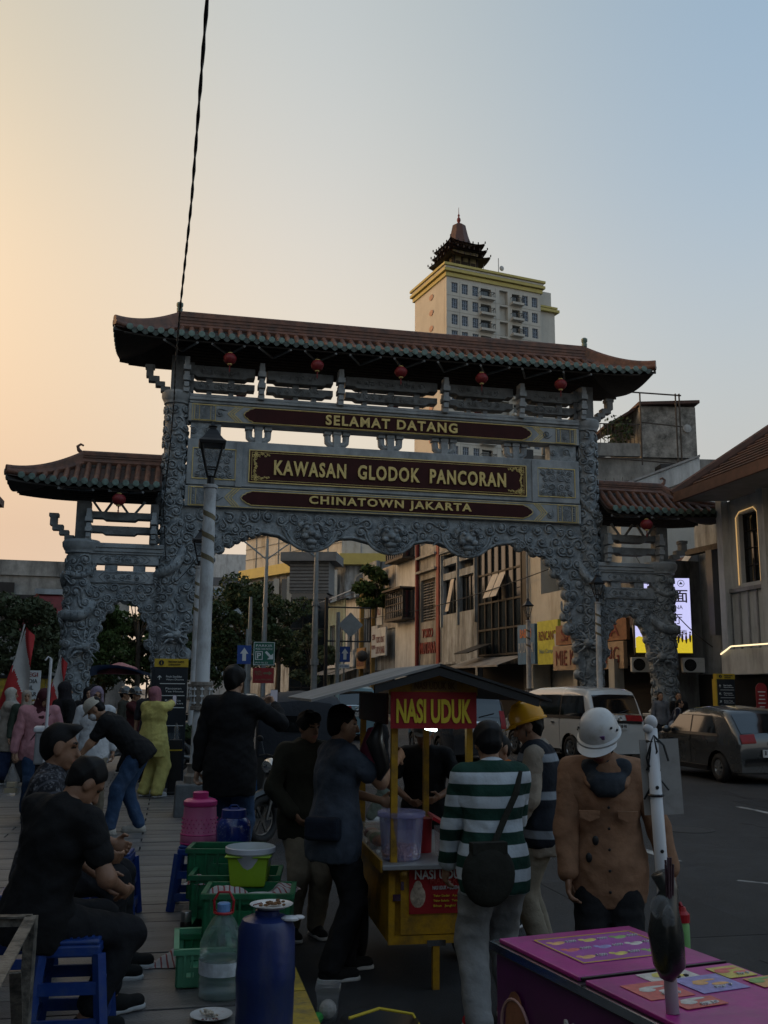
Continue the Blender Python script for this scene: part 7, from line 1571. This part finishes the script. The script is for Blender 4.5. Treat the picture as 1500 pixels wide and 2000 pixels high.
    if hair and not hijab:
        pr = [('e', Hd(0, -.018, .045), np.array([.085, .104, .094])*s, Rh), ('e', Hd(0, -.05, -.0), np.array([.076, .062, .085])*s, Rh)]
        cuts = [(hf-hu*.75, float((hf-hu*.75) @ Hd(0, .038, .03)))]
        if hair == 'long': pr += [('s', Hd(0, -.07, 0), Hd(0, -.09, -.3), .075*s, .06*s)]; cuts = [(hf-hu*.3, float((hf-hu*.3) @ Hd(0, .04, .03)))]
        if hair == 'mop': pr += [('e', Hd(0, .055, .075), np.array([.075, .05, .045])*s, Rh), ('e', Hd(-.06, .0, .03), np.array([.035, .06, .06])*s, Rh), ('e', Hd(.06, .0, .03), np.array([.035, .06, .06])*s, Rh)]; cuts = [(hf-hu*.9, float((hf-hu*.9) @ Hd(0, .055, .0)))]
        if hair == 'quiff': pr += [('e', Hd(0, .06, .105), np.array([.06, .06, .035])*s, Rh)]
        add('hair', pr, HAIRB, h=.007 if fine else .013, k=.02, fold=.007, seed=seed+2, cuts=cuts)
    if hijab:
        pr = [('e', Hd(0, -.015, .035), np.array([.092, .112, .104])*s, Rh), ('e', Hd(0, .0, -.06), np.array([.078, .09, .085])*s, Rh), ('s', Hd(0, -.01, -.1), B(0, -.02, .40), .085*s, .13*s), ('s', B(-.11, -.0, .44), B(.11, -.0, .44), .085*s, .085*s)]
        if len(hijab) > 1: pr += [('s', B(0, -.03, .42), B(0, -.05, hijab[1]), .16*s, .19*s)]
        add('headscarf', pr, hijab[0], h=.009 if fine else .014, k=.05, fold=.005, seed=seed+3, subs=[('e', Hd(0, .115, -.012), np.array([.056, .075, .083])*s, Rh)])
    if hat:
        kind, m = hat; X = Matrix(((hr[0], hf[0], hu[0], HC[0]), (hr[1], hf[1], hu[1], HC[1]), (hr[2], hf[2], hu[2], HC[2]), (0, 0, 0, 1))) @ Matrix.Scale(s, 4)
        if kind == 'cap':
            mk('cap', MB().lathe([(.094, .03), (.097, .05), (.09, .09), (.068, .125), (.03, .145), (.004, .148)], 20, sy=1.15).grid([[(.085*math.cos(a)*(1-.1*q), .09+math.sin(a)*.0+(.0 if q == 0 else .075*q*math.sin(a)), .045-.018*q) for q in (0, .5, 1)] for a in np.linspace(.15, PI-.15, 13)]), m, o, X, smooth=40)
        else:
            hp2 = [(.118, .0), (.120, .012), (.108, .02), (.107, .05), (.098, .09), (.075, .125), (.04, .145), (.004, .15)]
            hm = mk('helmet', MB().lathe(hp2, 28, sy=1.2), m, o, X @ T(0, -.005, .025), smooth=50)
            mk('helmet_peak', MB().grid([[(.115*math.cos(a), .11*math.sin(a)+.035+.055*q*math.sin(a), .004-.016*q) for q in (0, .5, 1)] for a in np.linspace(.3, PI-.3, 15)]), m, hm, smooth=True)
            if kind == 'vent':
                mb = MB()
                for q in (-1, 1):
                    for zz, rr_, tt in ((.085, .102, .5), (.05, .109, .15)): mb.ell((q*rr_*math.cos(tt), rr_*math.sin(tt)*1.2, zz), (.007, .012, .006), 10, 6)
                mk('vent', mb, IRON, hm); mb = MB()
                for k2 in range(3): mb.bar((-.05-.01*k2, .085-.02*k2, .10-.008*k2), (-.02-.01*k2, .10-.02*k2, .105-.006*k2), .004, .004)
                mb.box((.04, .112, .055), (.04, .01, .02)); mk('sticker', mb, mat('violet helmet print', (.12, .06, .16), .5), hm)
            else: mk('badge', MB().lathe([(.022, 0), (.022, .006), (.01, .008)], 16, (0, .122, .07), R=Matrix.Rotation(-PI/2+.35, 3, 'X')), WHP, hm); mk('ridge', MB().tube([(0, -.12, .05), (0, -.06, .14), (0, .0, .155), (0, .07, .135), (0, .12, .05)], .012, 6), m, hm)
            mk('chin_strap', MB().tube([(-.075, .01, .0), (-.065, .03, -.08), (0, .055, -.125), (.065, .03, -.08), (.075, .01, .0)], .005, 5), BLKP, hm)
    info = dict(o=o, B=B, Hd=Hd, arms=arms, M=M, Rh=Rh, s=s, add=add, hf=hf, hu=hu, hr=hr, torso=torso, legs=legs, t=t)
    if extra: extra(info)
    return info
def world(i, p): return i['M'] @ Vector(p)
BLKT = fabric('black cotton', (.008, .008, .009)); DENIM = fabric('blue denim', (.022, .045, .095), dirt=(.05, .08, .14), damt=.35, dscale=4); DKTR = fabric('dark trousers', (.012, .012, .014)); KHAKI = fabric('khaki cotton', (.17, .145, .11)); GREYS = fabric('grey sweatpants', (.21, .215, .22)); WHSH = (fabric('white canvas shoe', (.42, .42, .42)), SOLE); BKSH = (fabric('black canvas shoe', (.012, .012, .012)), SOLE)
PHONE = mat('phone body', (.012, .012, .014), .2, .2, 5)
def phone(label, p, rz, rx=0.): t = thing('phone', label, 'phone', T(*p, rz, rx)); mk('case', MB().box((0, 0, 0), (.075, .009, .155)), PHONE, t, bev=.004); mk('lens', MB().ell((.02, -.006, .055), (.008, .004, .008), 8, 5), CHROME, t); mk('screen', MB().box((0, .0055, 0), (.069, .002, .145)), mat('phone screen', (.03, .035, .05), .15, .2, 5, emit=(.5, .55, .7), estr=.02), t)
R90 = PI/2
# the seated men
person('seated man in a black T-shirt seen from behind, legs turned right', T(-1.66, 5.06, SW, 2.2), 1.69, (0, .03, .575), (-.04, -.2, 1), .5, (-.5, .75), ((-.12, -.36, .66), (.14, -.34, .68)), ((-.9, .35, -.4), (.9, .35, -.4)), ((-.12, -.20, .09), (.12, -.42, .09)), (0, -1, .5), (-.2, .1), 1, .011, 1.0, BLKT, .62, -.1, .024, DKTR, .84, 1.12, BKSH)
BATIK = fabric('batik cloth', (.016, .016, .02), dirt=(.24, .24, .26), damt=.30, dscale=34, wave=(6.5, (.05, .05, .06), 'DIAGONAL', 0, .9))
person('seated man in a black and white patterned shirt, in profile', T(-2.0, 6.1, SW, R90+.12), 1.84, (0, .03, .58), (0, -.06, 1), 0., (.1, .12), ((-.14, -.34, .70), (.14, -.36, .72)), ((-.5, .7, -.3), (.5, .7, -.3)), ((-.12, -.4, .09), (.12, -.44, .09)), (0, -1, .5), (0, 0), 1, .011, 1.05, BATIK, .7, -.1, .022, DKTR, .9, 1.1, BKSH, 'quiff', collar=.02)
# pavement group
PINKS = fabric('dusty pink knit', (.36, .17, .19)); MAROONC = fabric('maroon veil', (.045, .012, .016))
def strap(i):
    a, b = i['B'](.12, -.12, .45), i['B'](-.12, -.14, .1); mk('bag_strap', MB().tube([a, (a+b)/2+np.array([0, -.03, 0]), b], .006, 5), BLKP, i['o'])
ic = person('woman in a dusty pink sweater and maroon headscarf looking down', T(-4.52, 13.1, SW, .55), 1.64, lean=(0, -.05, 1), head=(.35, .5), hands=((-.3, -.05, .78), (.22, -.3, .95)), skin=0, vox=.014, fat=1.1, top=PINKS, sleeve=1.9, hem=-.12, infl=.024, bottom=DENIM, leg_r=1.12, shoe=BKSH, hijab=(MAROONC,), extra=strap)
bg = thing('clear_shopping_bag', 'clear plastic bag with takeaway boxes in the hand of the woman in pink', 'bag', T(*world(ic, (-.3, -.08, .42)))); mk('bag', MB().tube([(0, 0, -.14), (0, 0, -.1), (.01, 0, .05), (0, 0, .16), (0, 0, .26)], [.05, .11, .1, .05, .012], 12), CLEAR, bg, smooth=True); mk('takeaway_box', MB().box((0, 0, -.07), (.13, .1, .06)), mat('cream box', (.45, .37, .22), .6), bg); mk('takeaway_box', MB().box((0.01, 0, .0), (.1, .1, .05)), mat('cream box', (.45, .37, .22), .6), bg)
BEIGEC = fabric('beige cap cloth', (.33, .30, .25)); MASK = fabric('white face mask', (.45, .45, .46))
def mask(i): i['add']('face_mask', [('e', i['Hd'](0, .055, -.05), np.array([.062, .06, .055])*i['s'], i['Rh'])], MASK, h=.008, cuts=[(i['hu'], float(i['hu'] @ i['Hd'](0, 0, -.012)))])
SANDAL = (fabric('pale sandal', (.33, .31, .28)), mat('sandal sole', (.2, .19, .17), .7))
person('man in a beige cap and white mask bending forward in black T-shirt and jeans', T(-2.95, 11.7, SW, -R90+.1), 1.78, (0, .1, .93), (0, -.78, .72), 0., (0, .75), ((-.13, -.78, .66), (.13, -.72, .62)), ((-.5, .6, -.2), (.5, .6, -.2)), ((-.11, .14, .09), (.12, -.16, .09)), skin=0, vox=.013, fat=1.05, top=BLKT, sleeve=.62, hem=-.1, infl=.024, bottom=DENIM, leg_end=.97, leg_r=1.12, shoe=SANDAL, hat=('cap', BEIGEC), extra=mask)
LILAC = fabric('lilac veil', (.19, .15, .20)); WHC = fabric('white printed blouse', (.42, .43, .45), dirt=(.12, .13, .16), damt=.15, dscale=18)
def specs(i):
    mb = MB()
    for q in (-1, 1): c = i['Hd'](q*.032, .102, .008); mb.tube([c+(i['hr']*.024*math.cos(a)+i['hu']*.02*math.sin(a))*i['s'] for a in np.linspace(0, 2*PI, 17)], .0022, 5)
    mb.tube([i['Hd'](-.01, .106, .01), i['Hd'](.01, .106, .01)], .002, 4); mk('glasses', mb, IRON, i['o'])
person('woman in glasses, lilac headscarf and white blouse facing the viewer', T(-3.72, 12.9, SW, .25), 1.66, head=(.15, .15), skin=0, vox=.015, top=WHC, sleeve=1.8, hem=-.15, infl=.024, bottom=KHAKI, leg_r=1.15, shoe=WHSH, hijab=(LILAC,), extra=specs)
YELC = fabric('pale yellow cloth', (.42, .37, .12)); ROSEC = fabric('rose veil', (.24, .10, .12), dirt=(.12, .05, .08), damt=.4, dscale=12)
iy = person('woman in a loose pale yellow suit and rose headscarf photographing', T(-3.55, 15.5, SW, PI-.65), 1.66, head=(.1, -.08), hands=((.16, -.5, 1.42), (.22, -.45, 1.36)), elbow=((-.7, .2, -.7), (.7, .2, -.7)), feet=((-.14, 0, .09), (.14, .02, .09)), skin=0, vox=.014, fat=1.16, top=YELC, sleeve=1.85, hem=-.24, infl=.038, bottom=YELC, leg_r=1.6, leg_end=1.02, shoe=WHSH, hijab=(ROSEC,), curl=.9)
p = world(iy, (.19, -.56, 1.46)); phone('phone held up by the woman in yellow', p, PI-.65+.2)
CREAMV = fabric('cream veil', (.36, .33, .29)); BEIGET = fabric('beige tunic', (.30, .26, .22)); NAVYS = fabric('navy skirt', (.02, .03, .07))
ig = person('woman in a cream headscarf and beige tunic raising a phone at the left edge', T(-6.45, 17.2, SW, R90+.3), 1.62, hands=((-.1, -.4, 1.36), (.1, -.4, 1.36)), elbow=((-.7, .2, -.7), (.7, .2, -.7)), skin=0, vox=.018, fine=False, fat=1.1, top=BEIGET, sleeve=1.9, hem=-.28, infl=.03, skirt=NAVYS, shoe=BKSH, hijab=(CREAMV, .15), curl=.9)
p = world(ig, (.0, -.47, 1.42)); phone('phone held up by the cream-veiled woman', p, R90+.3)
ih = person('tall man in a loose black shirt seen from behind, holding up a phone', T(-1.36, 9.0, SW, PI-.25), 1.86, head=(-.1, .0), hands=((-.27, -.36, 1.50), (.33, .02, .80)), elbow=((-.8, .1, -.75), (.5, .6, -.2)), skin=2, vox=.012, fat=1.04, top=BLKT, sleeve=1.9, hem=-.2, infl=.03, bottom=DENIM, leg_r=1.2, shoe=WHSH, hair='mop', curl=.9)
p = world(ih, (-.24, -.43, 1.575)); phone('phone held up by the tall man in black', p, PI-.25)
# around the cart
HOOD = fabric('dark olive hoodie', (.018, .018, .013)); 
def hoodie(i):
    i['add']('hood', [('s', i['B'](-.06, .06, .5), i['B'](.06, .06, .5), .055, .055), ('s', i['B'](-.08, -.02, .5), i['B'](0, -.09, .42), .035, .03), ('s', i['B'](.08, -.02, .5), i['B'](0, -.09, .42), .035, .03)], HOOD, h=.011); mb = MB(); c = i['B'](.06, -.142, .28)
    gframe(mb, c[0]-.05, c[0]+.05, c[2]-.05, c[2]+.05, c[1]-.012, .006); mb.box((c[0]-.02, c[1]-.012, c[2]), (.008, .02, .04)); mb.box((c[0]+.005, c[1]-.012, c[2]+.01), (.02, .02, .008)); mb.box((c[0]+.02, c[1]-.012, c[2]-.01), (.008, .02, .04)); mk('chest_print', mb, WHP, i['o'])
person('boy in a dark olive hoodie standing beside the blue three-wheeler', T(-.58, 7.75, 0, .45), 1.66, head=(.2, .1), hands=((-.16, -.16, .92), (.16, -.16, .92)), elbow=((-.8, .5, 0), (.8, .5, 0)), skin=1, vox=.012, top=HOOD, sleeve=1.95, hem=-.12, infl=.034, bottom=KHAKI, leg_r=1.2, shoe=BKSH, hair='mop', extra=hoodie)
GREYT = fabric('slate grey T-shirt', (.045, .055, .075))
ij = person('man in a slate grey T-shirt reaching to the bags at the cart', T(-.31, 6.75, 0, R90+.35), 1.72, lean=(0, -.04, 1), head=(-.1, .08), hands=((-.06, -.42, 1.36), (.12, -.36, 1.08)), elbow=((-.55, .1, -.9), (.5, .5, -.5)), feet=((-.12, .05, .09), (.1, -.12, .09)), skin=0, vox=.011, fat=1.1, top=GREYT, sleeve=.62, hem=-.14, infl=.028, bottom=DKTR, leg_r=1.2, shoe=BKSH, curl=1.0)
wb = tag(mk('belt_bag', MB().box((0, 0, 0), (.24, .09, .15)), fabric('navy belt bag', (.010, .014, .024)), None, ij['M'] @ T(-.20, .14, .95, .9), bev=.03, seg=3), 'navy belt bag worn by the man in the grey T-shirt', 'bag')
person('food vendor in a black T-shirt and cap behind the cart', T(.36, 8.35, 0, -.12), 1.60, lean=(0, -.08, 1), head=(0, .3), hands=((-.12, -.3, .98), (.14, -.3, 1.0)), elbow=((-.8, .3, -.3), (.8, .3, -.3)), skin=1, vox=.013, top=BLKT, sleeve=.6, hem=-.1, infl=.026, bottom=DKTR, shoe=BKSH, hat=('cap', fabric('grey cap cloth', (.14, .14, .14))))
STRIPEM = fabric('green and white striped jersey', (.012, .04, .03), wave=(2.45, (.42, .46, .50), 'Z', 0, .48))
def neckbag(i):
    B = i['B']; mk('bag_strap', MB().tube([B(-.15, .09, .50), B(-.10, .145, .38), B(.0, .165, .22), B(.10, .19, .05), B(.12, .2, -.05)], .019, 6, flat=.4), fabric('olive bag strap', (.02, .02, .016)), i['o']); i['add']('collar', [('s', B(-.045, .05, .53), B(.045, .05, .53), .028, .028)], fabric('white collar', (.4, .42, .44)), h=.011)
RSHOE = (fabric('red shoe', (.30, .015, .02)), SOLE)
il = person('man in a green and white striped jersey and grey trousers seen from behind', T(.64, 5.75, 0, PI+.28), 1.66, lean=(0, -.10, 1), head=(-.2, .22), hands=((-.18, -.24, .86), (.22, -.2, .80)), elbow=((-.7, .6, -.2), (.7, .6, -.2)), feet=((-.13, -.05, .09), (.13, .08, .09)), skin=0, vox=.011, fat=.98, top=STRIPEM, sleeve=1.9, hem=-.12, infl=.028, bottom=GREYS, leg_r=1.3, shoe=RSHOE, hair='mop', extra=neckbag)
tag(mk('shoulder_bag', MB().ell((0, 0, 0), (.155, .055, .165), 20, 12).box((0, -.0, .14), (.2, .06, .06)).box((.05, -.056, -.02), (.03, .006, .03)), fabric('dark olive shoulder bag', (.018, .018, .015)), None, il['M'] @ T(.13, .235, .86, 0), smooth=50), 'dark olive shoulder bag on the back of the man in stripes', 'bag')
HELY = mat('yellow helmet plastic', (.48, .22, .006), .35, .1, 5); HELW = mat('white helmet plastic', (.45, .45, .45), .3, .06, 5, dirt=(.3, .27, .22), damt=.25, dscale=6); VEST = fabric('navy vest with pale bands', (.012, .014, .02), wave=(1.25, (.2, .22, .25), 'Z', 0, .86)); KHS = fabric('khaki sleeve', (.24, .20, .16))
def vest(i): i['add']('safety_vest', list(i['torso'])+[('e', i['B'](0, 0, -.05), np.array([.18, .135, .18])*i['s'])], VEST, infl=.042, fold=.004, cuts=[(-i['t'], float(-i['t'] @ i['B'](0, 0, -.14)))]); i['add']('shirt_collar', [('s', i['B'](-.05, .03, .52), i['B'](.05, .03, .52), .035, .035)], KHS, h=.011)
im = person('worker in a yellow helmet and dark safety vest in profile', T(1.13, 7.05, 0, -R90-.25), 1.72, lean=(0, -.08, 1), head=(0, .3), hands=((-.16, -.3, .98), (.2, -.2, .9)), skin=1, vox=.012, top=KHS, sleeve=1.7, hem=-.14, infl=.024, bottom=KHAKI, leg_r=1.15, shoe=BKSH, hat=('hard', HELY), extra=vest)
tag(mk('hip_pouch', MB().ell((0, 0, 0), (.05, .1, .11), 14, 9), fabric('olive pouch', (.06, .055, .035)), None, T(1.33, 6.95, .88), smooth=True), 'small olive pouch hanging at the hip of the yellow-helmet worker', 'bag')
ORNG = fabric('orange T-shirt', (.38, .09, .015))
person('shorter person in an orange top half hidden behind the yellow-helmet worker', T(.98, 8.1, 0, -.6), 1.47, head=(-.4, .1), skin=1, vox=.015, top=ORNG, sleeve=.9, hem=-.1, infl=.024, bottom=DKTR, shoe=BKSH)
TANJ = fabric('tan work jacket', (.23, .125, .075)); SCARF = fabric('dark grey scarf', (.03, .036, .045))
def jacket(i):
    B = i['B']; i['add']('scarf', [('s', B(-.12, .0, .50), B(-.02, -.15, .41), .05, .05), ('s', B(.12, .0, .50), B(.02, -.15, .41), .05, .05), ('s', B(-.09, -.05, .51), B(.09, -.05, .51), .05, .05), ('s', B(-.05, -.12, .44), B(.05, -.12, .44), .055, .055), ('s', B(-.09, .05, .52), B(.09, .05, .52), .05, .05)], SCARF, h=.010, k=.03, fold=.008, seed=5)
    for q in (-1, 1): i['add']('collar', [('s', B(q*.15, .02, .5), B(q*.09, -.13, .43), .03, .022)], TANJ, h=.010)
    for q in (-1, 1): c = B(q*.1, -.166, .30); mb = MB(); mb.prism([(c[0]-.055, c[2]), (c[0]+.055, c[2]), (c[0]+.05, c[2]-.035), (c[0], c[2]-.055), (c[0]-.05, c[2]-.035)], c[1]-.014, c[1]+.02); mk('pocket_flap', mb, TANJ, i['o'])
    mb = MB()
    for k in range(5): c = B(.0, -.175+.01*k*0, .32-.11*k); mb.ell((c[0], c[1]-.005, c[2]), (.008, .005, .008), 8, 5)
    mk('button', mb, IRON, i['o'])
    for q in (-1, 1): mk('sunglass_lens', MB().ell(B(-.09+.018*q, -.172, .1+.045*q), (.018, .01, .026), 10, 6), IRON, i['o'])
io = person('worker in a white vented helmet and tan jacket looking down', T(1.24, 5.6, 0, -.12), 1.72, lean=(0, -.10, 1), head=(-.35, .5), hands=((-.22, -.14, .82), (.37, -.08, .74)), elbow=((-.85, .4, 0), (.85, .4, 0)), skin=1, vox=.011, fat=.98, top=TANJ, sleeve=1.9, hem=-.16, infl=.03, bottom=DKTR, leg_r=1.2, shoe=BKSH, hat=('vent', HELW), extra=jacket)
wbp = thing('sports_bottle', 'green sports bottle with a red lid held by the white-helmet worker', 'bottle', T(*world(io, (.375, -.10, .465)))); mk('bottle', MB().lathe([(.035, 0), (.037, .01), (.037, .16), (.03, .18)], 16), mat('green bottle', (.16, .34, .12), .35), wbp, smooth=40); mk('lid', MB().lathe([(.04, .175), (.04, .215), (.025, .23), (.02, .25)], 16).tube([(0, .03, .2), (0, .06, .235), (0, .02, .265), (0, -.01, .25)], .008, 6), REDP, wbp)
# further people
def far_person(label, x, y, z, rz, **k): return person(label, T(x, y, z, rz), k.pop('H', 1.64), vox=.019, fine=False, group=k.pop('group', 'people in the background'), **k)
far_person('woman with long hair in a grey top standing by the gate right column', 7.75, 27.6, SW, .2, top=fabric('grey top', (.12, .12, .13)), sleeve=1.9, bottom=DKTR, hair='long', shoe=BKSH)
far_person('woman in a dark coat with long hair, right of the grey-topped woman', 8.35, 27.9, SW, -.1, top=BLKT, sleeve=1.9, bottom=DKTR, hair='long', shoe=BKSH, hem=-.3)
far_person('person in a navy track jacket bent forward before the two women', 7.75, 26.6, SW, 1.2, H=1.5, lean=(0, -.5, 1), top=fabric('navy track jacket', (.012, .014, .025), wave=(.9, (.3, .3, .32), 'X', 0, .95)), sleeve=1.9, bottom=DKTR, hair='long', shoe=BKSH)
far_person('walker in green trousers seen beyond the cart', -.02, 14.2, 0, R90, H=1.6, top=BLKT, sleeve=1.5, bottom=fabric('grey green trousers', (.10, .115, .095)), leg_r=1.25, feet=((-.1, .12, .09), (.1, -.16, .09)), shoe=WHSH)
far_person('woman in a long black veil standing by the gate left pedestal', -5.35, 18.0, SW, .5, top=BLKT, sleeve=1.9, hem=-.3, skirt=BLKT, hijab=(BLKT, .1), shoe=BKSH)
far_person('person in a dark veil just behind the woman in pink', -4.75, 14.8, SW, 2.4, top=BLKT, sleeve=1.9, hem=-.3, skirt=BLKT, hijab=(fabric('charcoal veil', (.014, .012, .015)), .1), shoe=BKSH, H=1.72)
far_person('woman in a sand headscarf under the lettered placard', -6.1, 17.0, SW, .4, top=fabric('dark green top', (.03, .04, .03)), sleeve=1.9, skirt=DKTR, hijab=(fabric('sand veil', (.28, .23, .19)),), shoe=BKSH, H=1.58)
far_person('man in a dark cap near the gate left pedestal', -6.0, 20.5, SW, 2.8, top=BLKT, sleeve=.9, bottom=DKTR, hat=('cap', BLKT), shoe=BKSH, H=1.68)
HELB = mat('black riding helmet', (.014, .016, .017), .15, .2, 4, spec=.7, coat=.6)
far_person('rider in a black helmet and maroon shirt beside the pylon', -4.6, 18.4, SW, R90-.2, top=fabric('maroon shirt', (.05, .012, .014)), sleeve=1.2, bottom=DKTR, hands=((-.2, -.45, 1.0), (.2, -.45, 1.0)), hat=('hard', HELB), shoe=BKSH, H=1.62)
far_person('rider in a grey helmet left of the maroon-shirted rider', -5.1, 19.6, SW, R90, top=fabric('olive jacket', (.035, .035, .028)), sleeve=1.9, bottom=DKTR, hat=('hard', mat('grey riding helmet', (.05, .055, .06), .2, .2, 4, coat=.6)), shoe=BKSH, H=1.62)
far_person('man in sunglasses and dark shirt behind the woman in yellow', -4.1, 17.6, SW, .1, top=fabric('charcoal shirt', (.03, .03, .033)), sleeve=.95, bottom=DKTR, shoe=BKSH, H=1.7, extra=specs)
# hawker's box on a pole beside the woman in pink
hb = thing('hawker_box', 'pale insulated hawker box with a white pole before the woman in pink', 'box', T(-4.02, 12.3, SW, .3, s=1.12)); mk('box', MB().box((0, 0, .82), (.42, .34, .34)), mat('grey foam box', (.22, .22, .23), .7, .2, 8), hb, bev=.02); mk('lid', MB().box((0, 0, 1.02), (.46, .38, .06)), WHP, hb, bev=.02); mk('stand', MB().box((0, 0, .32), (.38, .3, .64)), DKTR, hb); mk('pole', MB().tube([(-.1, -.19, .6), (-.1, -.19, 1.78)], .016, 8).tube([(-.1, -.19, 1.78), (-.13, -.19, 1.80), (-.16, -.19, 1.76)], .01, 6), WHP, hb)
